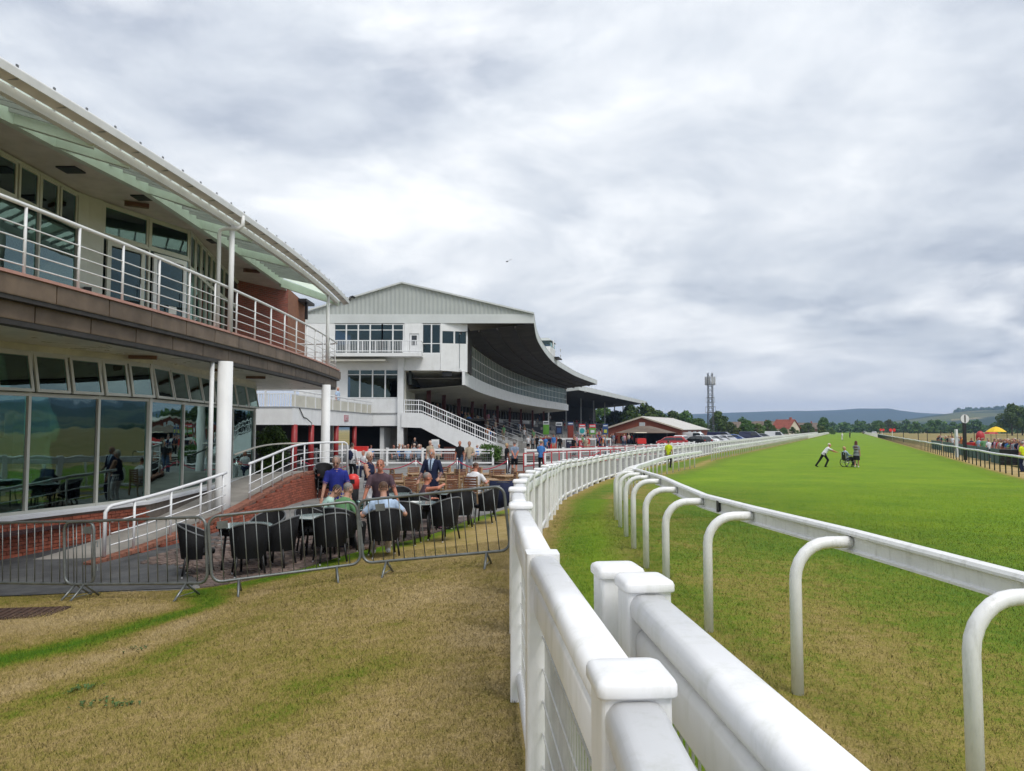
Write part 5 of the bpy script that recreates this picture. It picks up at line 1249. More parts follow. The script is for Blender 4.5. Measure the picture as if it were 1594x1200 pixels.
def houses():
    spec = [(1222, 300, 'red tiled house with cream gable wall beyond the car park', 'roof_tile', 'render_cream', 8.5, 6, 6.2, 60), (1196, 345, 'brown roofed house in the trees behind the white fence', 'roof_brown', 'render_cream', 12, 8, 6, 22), (1172, 330, 'long brown roofed house row behind the hedge', 'roof_brown', 'brick', 18, 8, 5.6, 22), (1312, 640, 'small pale house at the far end of the straight', 'roof_sheet', 'render_cream', 7, 5, 3.2, 0), (1250, 430, 'dark roofed house right of the red tiled house', 'roof_brown', 'brick_dark', 14, 8, 6, 22), (1150, 380, 'pale walled house left of the brown roofed row', 'roof_brown', 'render_cream', 12, 8, 6, 20)]
    for px, Y, lab, rm, wm, L, W_, H, rz in spec:
        x = px_x(px, Y); t = thing('house', lab, 'house', (x, Y, -0.1), R(-rz), 'houses beyond the car park'); e = H * 0.45
        MB().box((0, 0, e / 2), (L, W_, e)).build('wall', wm, t, world=False)
        MB().add([(-L / 2, -W_ / 2, e), (-L / 2, W_ / 2, e), (-L / 2, 0, H - .1)], [(0, 1, 2)]).add([(L / 2, -W_ / 2, e), (L / 2, W_ / 2, e), (L / 2, 0, H - .1)], [(0, 1, 2)]).build('gable', wm, t, world=False)
        rf = MB().plate([(-L / 2 - .4, -W_ / 2 - .4, e - .15), (L / 2 + .4, -W_ / 2 - .4, e - .15), (L / 2 + .4, 0, H), (-L / 2 - .4, 0, H)], 0.15).plate([(-L / 2 - .4, W_ / 2 + .4, e - .15), (L / 2 + .4, W_ / 2 + .4, e - .15), (L / 2 + .4, 0, H), (-L / 2 - .4, 0, H)], 0.15).build('roof', rm, t, world=False)
        MB().box((L * 0.3, 0, H + 0.3), (0.8, 0.6, 1.2)).build('chimney', 'brick', rf, world=False)
        for k in range(3): MB().box((-L * 0.3 + k * L * 0.3, -W_ / 2 - 0.03, e * 0.55), (1.3, 0.08, 1.1)).build('window', 'car_glass', t, world=False)
houses()
# ------------------------------------------------------------------ people
SLOTS = ['skin', 'shirt', 'lower', 'shoe', 'hair', 'eye', 'lip', 'extra']
def ik(a, b, l1, l2, pole):
    a, b = Vector(a), Vector(b); d = b - a; L = min(d.length, (l1 + l2) * 0.999); d.normalize()
    x = (l1 * l1 - l2 * l2 + L * L) / (2 * L); h = math.sqrt(max(0, l1 * l1 - x * x)); p = Vector(pole); p -= d * p.dot(d); p.normalize()
    return a + d * x + p * h, a + d * L
def body_mesh(name, hip=0.93, lean=0, hx=(0, 0), footL=None, footR=None, handL=None, handR=None, head=0, turn=0, sleeve='short', lower='trousers', hair='short', female=False, voxel=0.018, fingers=False, jacket=False, seat=False, bulk=1.0, extra=None, tie=False):
    prims = []; TG = []
    def capsule(p, r0, q, r1, tg, n=10):
        p, q = Vector(p), Vector(q); d = q - p; L = d.length or 1e-4; d.normalize(); k = max(2, int(L / 0.035)); pts = []
        u = d.cross(Vector((0, 0, 1))); u = u if u.length > 1e-3 else d.cross(Vector((1, 0, 0))); u.normalize(); v = d.cross(u); rings = []
        for i in range(3): a = -math.pi / 2 + i * math.pi / 6; rings.append((p + d * (r0 * math.sin(a)), max(1e-3, r0 * math.cos(a))))
        for i in range(k + 1): rings.append((p + d * (L * i / k), r0 + (r1 - r0) * i / k))
        for i in range(1, 4): a = i * math.pi / 6; rings.append((q + d * (r1 * math.sin(a)), max(1e-3, r1 * math.cos(a))))
        mb = MB(); P = [c + u * (r_ * math.cos(2 * math.pi * j / n)) + v * (r_ * math.sin(2 * math.pi * j / n)) for c, r_ in rings for j in range(n)]; m = len(rings)
        mb.add(P, [(i * n + j, i * n + (j + 1) % n, (i + 1) * n + (j + 1) % n, (i + 1) * n + j) for i in range(m - 1) for j in range(n)] + [tuple(range(n))[::-1], tuple((m - 1) * n + j for j in range(n))]); prims.append(mb); TG.append(tg)
    def ell(c, r_, tg, rot=None, n=14, m=10): prims.append(MB().ell(c, r_, n, m, rot)); TG.append(tg)
    def loft(rings, tg, n=18):
        P = []
        for c, rx, ry, M in rings:
            for j in range(n): a = 2 * math.pi * j / n; P.append(Vector(c) + M @ Vector((rx * math.cos(a), ry * math.sin(a), 0)))
        m = len(rings); prims.append(MB().add(P, [(i * n + j, i * n + (j + 1) % n, (i + 1) * n + (j + 1) % n, (i + 1) * n + j) for i in range(m - 1) for j in range(n)] + [tuple(range(n))[::-1], tuple((m - 1) * n + j for j in range(n))])); TG.append(tg)
    H = Vector((hx[0], hx[1], hip)); RL = Matrix.Rotation(R(-lean), 3, 'X'); up = RL @ Vector((0, 0, 1)); fw = RL @ Vector((0, 1, 0))
    sw = (0.155 if female else 0.182) * (0.5 + 0.5 * bulk); W_ = bulk
    hp = 0.17 if female else 0.16; cx_ = 0.155 if female else 0.178
    T = lambda z, y=0.0: H + up * z + fw * y
    tors = [(-0.11, hp * 1.06, 0.128), (-0.06, hp * 1.05, 0.128), (0.0, hp * 1.0, 0.125), (0.10, hp * 0.92, 0.118), (0.20, (0.135 if female else 0.155), 0.115), (0.30, cx_, 0.125 + (0.02 if female else 0)), (0.40, cx_ * 1.02, 0.115), (0.46, cx_ * 0.98, 0.095), (0.505, cx_ * 0.7, 0.078), (0.535, 0.075, 0.062)]
    if jacket: tors = [(-0.22, 0.185, 0.135), (-0.14, 0.185, 0.135)] + [(z, a * 1.07, b * 1.08) for z, a, b in tors[1:]]
    loft([(T(z), a * W_, b * W_ * (1.12 if 0.0 <= z <= 0.22 and not female else 1), RL) for z, a, b in tors], 1)
    loft([(H + Vector((0, 0, z)), a, b, Matrix.Identity(3)) for z, a, b in ((-0.17, 0.12, 0.10), (-0.12, hp * 0.97, 0.115), (-0.07, hp * 0.9, 0.105))], 2)
    # head and face
    nb = T(0.52); hd = Matrix.Rotation(R(turn), 3, 'Z') @ Matrix.Rotation(R(-(lean * 0.4 + head)), 3, 'X'); hu = hd @ Vector((0, 0, 1)); hf = hd @ Vector((0, 1, 0)); hr = hd @ Vector((1, 0, 0))
    hc = nb + (up * 0.5 + hu * 0.5).normalized() * 0.165 + hf * 0.015
    capsule(nb - up * 0.03, 0.06, hc - hu * 0.06, 0.055, 0)
    ell(hc + hu * 0.02, (0.076, 0.096, 0.098), 0, hd); ell(hc + hf * 0.022 - hu * 0.058, (0.056, 0.066, 0.066), 0, hd)
    capsule(hc + hf * 0.092 + hu * 0.015, 0.010, hc + hf * 0.112 - hu * 0.022, 0.015, 0, 6)
    for s_ in (-1, 1):
        ell(hc + hr * (0.080 * s_) - hu * 0.01 - hf * 0.005, (0.012, 0.022, 0.034), 0, hd, 8, 6)
        if fingers: ell(hc + hr * (0.032 * s_) + hf * 0.086 + hu * 0.018, (0.010, 0.006, 0.006), 5, hd, 8, 6)
    if fingers: ell(hc + hf * 0.088 - hu * 0.062, (0.024, 0.009, 0.007), 6, hd, 8, 6)
    if hair != 'bald':
        ell(hc + hu * 0.045 - hf * 0.022, (0.085, 0.097, 0.088), 4, hd)
        if hair in ('bob', 'long'): ell(hc + hu * 0.0 - hf * 0.038, (0.093, 0.085, 0.105), 4, hd)
        if hair == 'long': loft([(hc - hf * 0.055 + hu * 0.05, 0.085, 0.06, hd), (hc - hf * 0.075 - hu * 0.10, 0.10, 0.05, RL), (T(0.40, -0.125), 0.115, 0.035, RL), (T(0.24, -0.13), 0.09, 0.028, RL)], 4)
    else: ell(hc - hf * 0.05 - hu * 0.01, (0.078, 0.055, 0.045), 4, hd)
    if extra == 'hat':
        loft([(hc + hu * 0.06 - hf * 0.01, 0.165, 0.175, hd), (hc + hu * 0.075 - hf * 0.01, 0.165, 0.175, hd)], 7); loft([(hc + hu * 0.06 - hf * 0.01, 0.095, 0.11, hd), (hc + hu * 0.15 - hf * 0.01, 0.08, 0.095, hd), (hc + hu * 0.165 - hf * 0.01, 0.05, 0.06, hd)], 7)
    if extra == 'cap': ell(hc + hu * 0.05, (0.088, 0.105, 0.085), 7, hd); ell(hc + hu * 0.065 + hf * 0.11, (0.07, 0.075, 0.012), 7, hd)
    if extra == 'rucksack': ell(T(0.28, -0.19), (0.15, 0.10, 0.22), 7, RL)
    if extra == 'strap': capsule(T(0.47, 0.06) + Vector((0.12, 0, 0)), 0.02, T(0.02, 0.135) - Vector((0.13, 0, 0)), 0.02, 7); capsule(T(0.47, -0.06) + Vector((0.12, 0, 0)), 0.02, T(0.02, -0.13) - Vector((0.13, 0, 0)), 0.02, 7)
    # arms
    for s_, hand in ((-1, handL), (1, handR)):
        sh = T(0.445) + Vector((s_ * sw, 0, 0)); tgt = Vector(hand) if hand is not None else sh + Vector((s_ * 0.06, 0.06, -0.52))
        el, wr = ik(sh, tgt, 0.28, 0.25, (s_ * 0.35, -1, -0.25)); d = (wr - el).normalized()
        ell(sh - up * 0.008, (0.056 * W_, 0.058, 0.056), 1 if sleeve != 'none' else 0)
        if sleeve == 'short': capsule(sh - up * 0.02, 0.058 * W_, sh.lerp(el, 0.72), 0.063, 1); capsule(sh.lerp(el, 0.74), 0.047, el, 0.043, 0)
        elif sleeve == 'long': capsule(sh, 0.066 * W_, el, 0.054, 1); capsule(el, 0.054, el.lerp(wr, 0.93), 0.040, 1)
        else: capsule(sh, 0.054, el, 0.042, 0)
        capsule(el, 0.043, wr, 0.028, 0)
        pd = d; side = d.cross(Vector((0, 0, 1))); side = (side if side.length > 0.2 else Vector((0, 1, 0)) - d * d.y).normalized()
        if fingers:
            ell(wr + d * 0.045, (0.020, 0.040, 0.048), 0, Matrix((d.cross(side), side, d)).transposed())
            for i, (o_, l_) in enumerate(((-0.030, 0.060), (-0.010, 0.072), (0.010, 0.068), (0.029, 0.052))):
                b0 = wr + d * 0.078 + side * o_; kn = b0 + d * (l_ * 0.55); tip = kn + (d * 0.6 - d.cross(side) * 0.55 * s_).normalized() * (l_ * 0.5); capsule(b0 - d * .02, 0.0095, kn, 0.009, 0, 6); capsule(kn, 0.009, tip, 0.0075, 0, 6)
            th = wr + d * 0.03 + side * 0.035; capsule(th, 0.011, th + (d + side * 0.8).normalized() * 0.055, 0.009, 0, 6)
        else: ell(wr + d * 0.06, (0.026, 0.04, 0.075), 0, Matrix((d.cross(side), side, d)).transposed(), 8, 6)
    # legs
    fat = 1.0 if female else 1.06
    for s_, foot in ((-1, footL), (1, footR)):
        hj = H + Vector((s_ * 0.085, 0, -0.03)); an = Vector(foot) if foot is not None else Vector((hx[0] + s_ * 0.10, hx[1], 0.08))
        kn, an = ik(hj, an, 0.43, 0.42, (s_ * 0.15, 1, 0.15)); d = (an - kn).normalized()
        if lower == 'trousers': capsule(hj, 0.092 * fat, kn, 0.070, 2); capsule(kn, 0.070, an + Vector((0, 0, -0.0)), 0.058, 2)
        elif lower == 'shorts': capsule(hj, 0.095 * fat, hj.lerp(kn, 0.9), 0.085, 2); capsule(kn, 0.056, an, 0.040, 0); capsule(hj, 0.07, kn, 0.056, 0)
        else: capsule(hj, 0.082, hj.lerp(kn, 0.55), 0.09, 2); capsule(hj, 0.072, kn, 0.052, 0); capsule(kn, 0.053, an, 0.036, 0)
        tf = Vector((d.x * 0.0 + s_ * 0.03, 1, 0)); tf = (tf - d * tf.dot(d) * 0.8).normalized(); ft = an + Vector((0, 0, -0.035)) if abs(d.z) > 0.6 else an + d * 0.035
        capsule(ft - tf * 0.05, 0.042, ft + tf * 0.14, 0.034, 3)
    if lower == 'skirt': loft([(H + Vector((0, 0.02, -0.42)), 0.22, 0.19, Matrix.Identity(3)), (H + Vector((0, 0, -0.2)), 0.195, 0.15, Matrix.Identity(3)), (H + Vector((0, 0, 0.04)), hp, 0.12, Matrix.Identity(3))], 2)
    allv = MB(); kd_pts = []
    for mb, tg in zip(prims, TG): allv.add(mb.v, mb.f); kd_pts += [(v, tg) for v in mb.v]
    me0 = bpy.data.meshes.new('tmp'); me0.from_pydata(allv.v, [], allv.f); me0.update(); ob = bpy.data.objects.new('tmp', me0); COL.objects.link(ob)
    rm = ob.modifiers.new('r', 'REMESH'); rm.mode = 'VOXEL'; rm.voxel_size = voxel; sm = ob.modifiers.new('s', 'SMOOTH'); sm.iterations = 2 if voxel < 0.02 else 1; sm.factor = 0.5
    dg = bpy.context.evaluated_depsgraph_get(); me = bpy.data.meshes.new_from_object(ob.evaluated_get(dg)); me.name = name
    bpy.data.objects.remove(ob); bpy.data.meshes.remove(me0)
    kd = kdtree.KDTree(len(kd_pts))
    for i, (v, _) in enumerate(kd_pts): kd.insert(v, i)
    kd.balance(); mi = [kd_pts[kd.find(p.center)[1]][1] for p in me.polygons]
    if tie:
        for i, p in enumerate(me.polygons):
            zr = p.center.z - hip; ax = abs(p.center.x)
            if mi[i] == 1 and p.center.y > 0.035 and 0.17 < zr < 0.56:
                if ax < 0.016 + 0.012 * (0.5 - zr): mi[i] = 7
                elif ax < 0.080 * (zr - 0.17) / 0.37 + 0.012: mi[i] = 5
    me.materials.clear()
    for _ in SLOTS: me.materials.append(MAT['skin'])
    me.polygons.foreach_set('material_index', mi); me.polygons.foreach_set('use_smooth', [True] * len(mi)); me.update()
    return me
def person(me, loc, rz, label, shirt='white', lower='navy', shoe='black', hair='grey', skin='skin', extra='black', group=None, h=1.0, mid='white'):
    o = link('person', me); o.matrix_basis = Matrix.Translation(Vector(loc)) @ Matrix.Rotation(rz, 4, 'Z') @ Matrix.Scale(h, 4)
    set_mats(o, {0: skin, 1: 'cloth_' + shirt, 2: 'cloth_' + lower, 3: 'cloth_' + shoe, 4: 'hair_' + hair, 5: 'eye' if mid == 'white' else mid, 6: 'lip', 7: 'cloth_' + extra})
    return tag(o, label, 'person', group)
def face(x, y, tx, ty): return math.atan2(ty - y, tx - x) - math.pi / 2
NEAR = dict(voxel=0.0115, fingers=True)
def near_people():
    # a group of guests round the beer table, drawn from front to back
    P = lambda px, Y: (px_x(px, Y), Y)
    x, y = P(525, 16.4); me = body_mesh('stand_look_down', head=28, lean=4, handL=(-0.30, 0.10, 0.83), handR=(0.30, 0.16, 0.82), turn=-10, **NEAR)
    person(me, on(x, y), R(195), 'standing man in a royal blue short sleeved shirt looking down', 'blue', 'beige', 'brown', 'grey', h=1.02)
    x, y = P(594, 15.9); me = body_mesh('lean_on_table', hip=0.90, lean=20, head=-12, handL=(-0.38, 0.22, 0.80), handR=(0.36, 0.26, 0.74), bulk=1.14, turn=-6, **NEAR)
    person(me, on(x, y), R(186), 'man in a plum polo shirt leaning on the beer table', 'plum', 'navy', 'black', 'dark', 'skin_red')
    sit = dict(hip=0.50, footL=(-0.13, 0.42, 0.08), footR=(0.13, 0.40, 0.08)); sz = 0.0
    x, y = P(500, 14.8); me = body_mesh('sit_mint', lean=24, head=34, handL=(-0.16, 0.42, 0.80), handR=(0.10, 0.40, 0.82), turn=-10, **sit, **NEAR)
    person(me, on(x, y), R(-68), 'seated man in a pale mint polo shirt bent over the table', 'mint', 'navy', 'black', 'dark')
    x, y = P(532, 14.15); me = body_mesh('sit_green', lean=14, head=14, handL=(-0.20, 0.42, 0.78), handR=(0.26, 0.36, 0.76), bulk=1.08, **sit, **NEAR)
    person(me, on(x, y), R(-36), 'seated man in a mid green polo shirt with his back to the barrier', 'green', 'black', 'brown', 'grey')
    x, y = P(600, 13.3); me = body_mesh('sit_blue', lean=12, head=16, handL=(-0.30, 0.36, 0.74), handR=(0.34, 0.30, 0.72), bulk=1.10, **sit, **NEAR)
    person(me, on(x, y), R(18), 'seated man in a pale blue shirt seen from behind', 'pale blue', 'beige', 'white', 'brown')
    x, y = P(661, 17.0); me = body_mesh('sit_strappy', lean=6, head=0, handL=(-0.22, 0.30, 0.70), handR=(0.22, 0.34, 1.02), sleeve='none', female=True, **sit, **NEAR)
    person(me, on(x, y), R(-62), 'seated woman with cropped grey hair and bare shoulders', 'plum', 'pink', 'black', 'grey', 'skin_red')
    x, y = P(673, 20.6); me = body_mesh('stand_suit', head=8, handL=(-0.27, 0.22, 0.98), handR=(0.29, 0.20, 0.92), sleeve='long', jacket=True, tie=True, hair='bald', **NEAR)
    person(me, on(x, y), R(165), 'man in a dark navy suit and tie standing behind the tables', 'navy', 'navy', 'black', 'white', extra='navy', mid='cloth_pale blue', h=1.03)
    x, y = P(576, 20.0); me = body_mesh('stand_woman', handL=(-0.24, 0.10, 0.80), handR=(0.16, 0.22, 0.84), sleeve='none', female=True, hair='bob', head=6, turn=-20, **NEAR)
    person(me, on(x, y), R(-120), 'woman with white bobbed hair in a dark sleeveless top and white trousers', 'navy', 'white', 'black', 'white')
    x, y = P(738, 22.0); me = body_mesh('sit_white', lean=10, head=14, handL=(-0.22, 0.34, 0.76), handR=(0.30, 0.30, 0.74), hip=0.50, footL=(-0.13, 0.42, 0.08), footR=(0.13, 0.40, 0.08), bulk=1.12, voxel=0.014, fingers=True)
    person(me, on(x, y), R(-20), 'man in a white shirt seated among the wooden tables', 'white', 'grey', 'black', 'brown', 'skin_red')
near_people()
MID = dict(voxel=0.02)
M_STAND = body_mesh('standing', **MID); M_STANDF = body_mesh('standing_woman', female=True, hair='bob', lower='trousers', **MID)
M_WALK = body_mesh('walking', hip=0.90, lean=4, footL=(-0.09, -0.28, 0.12), footR=(0.09, 0.28, 0.08), handL=(-0.26, 0.20, 0.90), handR=(0.26, -0.12, 0.90), **MID)
M_SHORTS = body_mesh('standing_shorts', lower='shorts', handL=(-0.2, 0.24, 1.05), handR=(0.26, 0.10, 0.85), head=15, **MID)
M_BACKH = body_mesh('hands_behind', handL=(-0.06, -0.20, 0.92), handR=(0.06, -0.20, 0.92), lower='shorts', head=10, bulk=1.1, **MID)
M_PHONE = body_mesh('holding_phone', handL=(-0.12, 0.32, 1.12), handR=(0.12, 0.32, 1.12), head=24, lower='shorts', extra='strap', **MID)
M_HAT = body_mesh('holding_hat', handL=(-0.12, 0.30, 1.08), handR=(0.12, 0.30, 1.08), head=22, extra='hat', **MID)
M_SACK = body_mesh('rucksack', extra='rucksack', handL=(-0.2, 0.26, 1.02), sleeve='long', **MID)
M_SIT = body_mesh('sitting', hip=0.50, footL=(-0.13, 0.42, 0.08), footR=(0.13, 0.40, 0.08), lean=6, handL=(-0.2, 0.32, 0.66), handR=(0.2, 0.32, 0.66), **MID)
M_JACK = body_mesh('jacket', jacket=True, sleeve='long', handL=(-0.24, 0.2, 0.98), head=8, **MID)
M_SKIRT = body_mesh('skirt', female=True, hair='long', lower='skirt', sleeve='none', **MID)
def mid_people():
    P = lambda px, Y: on(px_x(px, Y), Y)
    g_ = 'guests standing on the concourse'
    person(M_SACK, P(549, 34), R(-20), 'man with a dark rucksack walking towards the grandstand', 'white', 'black', extra='navy', hair='dark', group=g_)
    person(M_STAND, P(716, 40.5), R(175), 'man in a black top walking beside the concourse fence', 'black', 'denim', hair='brown', skin='skin_red', group=g_)
    person(M_SHORTS, P(731, 39.5), R(170), 'young man in a beige shirt and shorts carrying a hat', 'beige', 'grey', 'white', hair='brown', group=g_)
    person(M_STANDF, P(789, 41.5), R(-60), 'woman in a patterned dark dress beside the man with folded hands', 'black', 'plum', hair='blond', skin='skin_red', group=g_, h=0.93)
    person(M_BACKH, P(801, 41.0), R(8), 'man in a slate grey polo with hands clasped behind his back', 'slate', 'black', hair='grey', skin='skin_red', group=g_)
    person(M_HAT, P(842, 43.0), R(-18), 'man in a bright blue shirt and straw hat by the red railing', 'sky blue', 'black', hair='grey', skin='skin_red', extra='straw', group=g_)
    person(M_STANDF, P(670, 41.5), R(170), 'white haired woman behind the man in the suit', 'beige', 'white', hair='white', group=g_)
    person(M_STAND, P(646, 57.2), R(180), 'man in black standing in the dark doorway under the stand', 'black', 'black', hair='grey', group=g_)
    o = person(M_SIT, (px_x(568, 37.5), 37.5, zg(-7, 37) + 0.0), R(150), 'seated man in a white shirt with a shoulder strap', 'white', 'navy', hair='bald' if False else 'grey', skin='skin_red', group=g_)
    person(M_STAND, P(1040, 48.3), R(-35), 'steward in a yellow vest standing between fence and running rail', 'yellow', 'black', hair='dark', group='course stewards')
    person(M_STAND, P(1588, 43.4), R(30), 'steward in a yellow vest behind the green posted rail', 'yellow', 'navy', hair='grey', skin='skin_red', group='course stewards')
    person(M_STAND, (-11.65, 50.6, 3.42), R(-110), 'red faced man leaning on the terrace wing rail', 'pale blue', 'grey', hair='white', skin='skin_red')
    for k, (px, Y, m_, sh, lo, ha, lab) in enumerate([(822, 86, M_SHORTS, 'white', 'black', 'grey', 'man in a white shirt and black shorts before the stand steps'), (829, 84, M_STANDF, 'grey', 'black', 'dark', 'woman in grey and black before the stand steps'), (836, 88, M_STAND, 'black', 'black', 'dark', 'man in black beside the red betting box'), (854, 82, M_JACK, 'navy', 'navy', 'white', 'large man in a navy jacket before the red betting box'), (871, 81, M_JACK, 'black', 'black', 'grey', 'man in a black jacket before the white betting counter'), (893, 93, M_STAND, 'grey', 'denim', 'grey', 'man in a grey shirt behind the white counter'), (902, 94, M_SIT, 'black', 'black', 'blond', 'woman bent behind the white counter'), (914, 93, M_STAND, 'white', 'denim', 'dark', 'man in a white shirt behind the white counter'), (933, 92, M_JACK, 'blue', 'blue', 'dark', 'person in a bright blue coat behind the white counter')]):
        person(m_, P(px, Y), rng.uniform(-.6, .6), lab, sh, lo, hair=ha, group='racegoers at the betting pitches')
    # the group with the wheelchair on the track
    Y = 49.2
    me = body_mesh('pushing', hip=0.86, lean=38, head=-18, footL=(-0.08, -0.48, 0.12), footR=(0.09, 0.06, 0.08), handL=(-0.18, 0.80, 0.96), handR=(0.18, 0.80, 0.96), voxel=0.018)
    person(me, P(1280.5, Y), R(-90), 'white haired man in a white shirt pushing the wheelchair', 'white', 'black', hair='white', skin='skin_red')
    me = body_mesh('wheelchair_sitter', hip=0.55, lean=-14, head=-4, footL=(-0.10, 0.50, 0.20), footR=(0.10, 0.50, 0.20), handL=(-0.16, 0.30, 0.74), handR=(0.16, 0.30, 0.74), female=True, hair='bob', sleeve='long', voxel=0.018)
    person(me, P(1316, Y), R(-82), 'person in a pale blue top sitting in the wheelchair', 'pale blue', 'black', hair='blond', skin='skin_red')
    me = body_mesh('long_hair_walk', female=True, hair='long', lower='skirt', sleeve='short', hip=0.90, footL=(-0.07, -0.10, 0.09), footR=(0.08, 0.22, 0.08), handL=(-0.05, 0.24, 1.28), voxel=0.018)
    person(me, P(1331, Y - 0.5), R(-30), 'woman with long auburn hair in a dark dress beside the wheelchair', 'grey', 'black', 'white', hair='auburn')
    wc = thing('wheelchair', 'black wheelchair on the green track', 'wheelchair', P(1316, Y), R(-82))
    for s_ in (-1, 1):
        wh = MB().tube([(s_ * 0.28, 0.30 * math.cos(a), 0.30 + 0.29 * math.sin(a)) for a in np.linspace(0, 2 * math.pi, 18)[:-1]], 0.025, 6, closed=True).build('wheel', 'rubber', wc, world=False)
        sp = MB()
        for k in range(6): a = k * math.pi / 3; sp.beam((s_ * 0.28, 0, 0.30), (s_ * 0.28, 0.29 * math.cos(a), 0.30 + 0.28 * math.sin(a)), 0.012, 0.012)
        sp.build('spokes', 'steel', wh, world=False)
        MB().tube([(s_ * 0.24, 0.55 + 0.09 * math.cos(a), 0.10 + 0.09 * math.sin(a)) for a in np.linspace(0, 2 * math.pi, 12)[:-1]], 0.02, 6, closed=True).build('caster', 'rubber', wc, world=False)
        MB().tube([(s_ * 0.25, -0.32, 0.98), (s_ * 0.25, -0.22, 0.95), (s_ * 0.25, -0.18, 0.3), (s_ * 0.25, 0.45, 0.42), (s_ * 0.25, 0.6, 0.12)], 0.018, 6).build('side_frame', 'tinplate', wc, world=False)
    MB().box((0, 0.12, 0.44), (0.46, 0.48, 0.05)).build('seat', 'black', wc, world=False); MB().box((0, -0.18, 0.72), (0.46, 0.05, 0.5)).build('backrest', 'black', wc, world=False); MB().box((0, 0.62, 0.16), (0.4, 0.2, 0.03)).build('footrest', 'black', wc, world=False)
    # two figures far down the course
    person(M_STAND, P(1310, 170), 0.4, 'distant figure in white far down the green straight', 'white', 'white', hair='grey'); person(M_STAND, P(1322, 215), 0.4, 'distant figure in black far down the green straight', 'black', 'black', hair='dark')
mid_people()
FAR = dict(voxel=0.034)
CROWD = [body_mesh('crowd_a', **FAR), body_mesh('crowd_b', female=True, hair='bob', **FAR), body_mesh('crowd_c', handL=(-0.12, 0.3, 1.1), **FAR), body_mesh('crowd_d', jacket=True, sleeve='long', **FAR), body_mesh('crowd_e', hip=0.50, footL=(-0.13, 0.42, 0.08), footR=(0.13, 0.40, 0.08), **FAR)]
def crowd():
    cols = ['white', 'navy', 'black', 'red', 'pale blue', 'grey', 'beige', 'pink', 'sky blue', 'green', 'slate', 'orange']
    def one(x, y, z, where, grp, low=None):
        c = rng.choice(cols); m_ = CROWD[low if low is not None else rng.randrange(4)]
        person(m_, (x, y, z), rng.uniform(0, 6.28), f'distant racegoer in {c} {where}', c, rng.choice(['navy', 'black', 'denim', 'grey', 'beige']), hair=rng.choice(['grey', 'dark', 'brown', 'white', 'blond']), skin=rng.choice(['skin', 'skin_red']), group=f'{grp} in {c}', h=rng.uniform(0.92, 1.04))
    for _ in range(72):
        k = int(rng.random() ** 1.4 * 12); s_ = rng.uniform(3, 78); p = ST2(s_, 2.1 + k * 1.1, 0.3 + k * 0.34); one(*p, 'on the steps of the far stand', 'far stand racegoers')
    for _ in range(34):
        Y = rng.uniform(104, 140); x = by_y(FC, Y) + rng.uniform(1.0, 9) if Y < 137 else px_x(rng.uniform(950, 1010), Y); one(x, Y, -0.1, 'on the concourse before the far stand', 'concourse racegoers')
    for _ in range(96):
        px = 1594 - 205 * rng.random() ** 1.35; Y = rng.uniform(50, 64) if px > 1490 else rng.uniform(66, 105); x = max(px_x(px, Y), 25.9 + SL * (Y - 39) + 3.6); one(x, Y, -0.17, 'behind the rail across the track', 'racegoers across the track')
    for _ in range(26):
        i = rng.randrange(2, 30); k = rng.randrange(11); p = fo(10.5 - k * 0.72)[i]; one(p[0], p[1] + rng.uniform(-.5, .5), 3.15 - k * 0.26, 'on the terracing of the main grandstand', 'main grandstand racegoers')
    for _ in range(22):
        Y = rng.uniform(66, 100); one(by_y(FC, Y) + rng.uniform(0.2, 7), Y, -0.08, 'standing between main grandstand and red railing', 'racegoers before the main stand')
    for k in range(22):
        px = rng.uniform(575, 765); Y = rng.uniform(51.5, 55.5); one(px_x(px, Y), Y, 0.0, 'seated behind the concourse fence', 'seated guests by the stand', 4)
crowd()
# ------------------------------------------------------------------ terrace furniture
def wicker_proto():
    t = thing('wicker_chair', 'black wicker tub chair', 'chair')
    n = 22; rows_o, rows_i = [], []
    for k in range(n + 1):
        a = R(-115 + 230 * k / n); f = max(0.0, math.cos(a * 0.5)) ** 2.2; zt = 0.60 + 0.26 * f
        bx, by = math.sin(a), -math.cos(a); r0, r1 = 0.255, 0.285 + 0.03 * f
        rows_o.append([(bx * r0 * 1.02, by * r0, 0.30), (bx * (r0 + 0.02) * 1.02, by * (r0 + 0.02), 0.45), (bx * r1 * 1.05, by * r1 * 1.05, zt)])
        rows_i.append([(bx * (r1 - 0.035) * 1.05, by * (r1 - 0.035) * 1.05, zt), (bx * (r0 - 0.02) * 1.02, by * (r0 - 0.02), 0.45), (bx * (r0 - 0.03), by * (r0 - 0.03), 0.30)])
    mb = MB().grid([o + i for o, i in zip(rows_o, rows_i)])
    mb.build('tub', 'wicker', t, True, world=False)
    MB().tube([(r[2][0] * 0.97, r[2][1] * 0.97, r[2][2] + 0.004) for r in rows_o], 0.016, 6).build('rim', 'wicker_rim', t, True, world=False)
    MB().lathe([(0.24, 0.36), (0.25, 0.40), (0.24, 0.425), (0.0, 0.43)], (0, 0.03, 0), 18).build('seat', 'wicker', t, True, world=False)
    for sx, sy in ((-1, -1), (1, -1), (-1, 1), (1, 1)):
        l_ = MB().tube([(sx * 0.19, sy * 0.17 + 0.02, 0.36), (sx * 0.23, sy * 0.21 + 0.01, 0.03)], 0.018, 8).build('leg', 'black', t, True, world=False); MB().tube([(sx * 0.23, sy * 0.21 + 0.01, 0.03), (sx * 0.232, sy * 0.212 + 0.01, 0.0)], 0.016, 8).build('foot_cap', 'tinplate', l_, world=False)
    return t
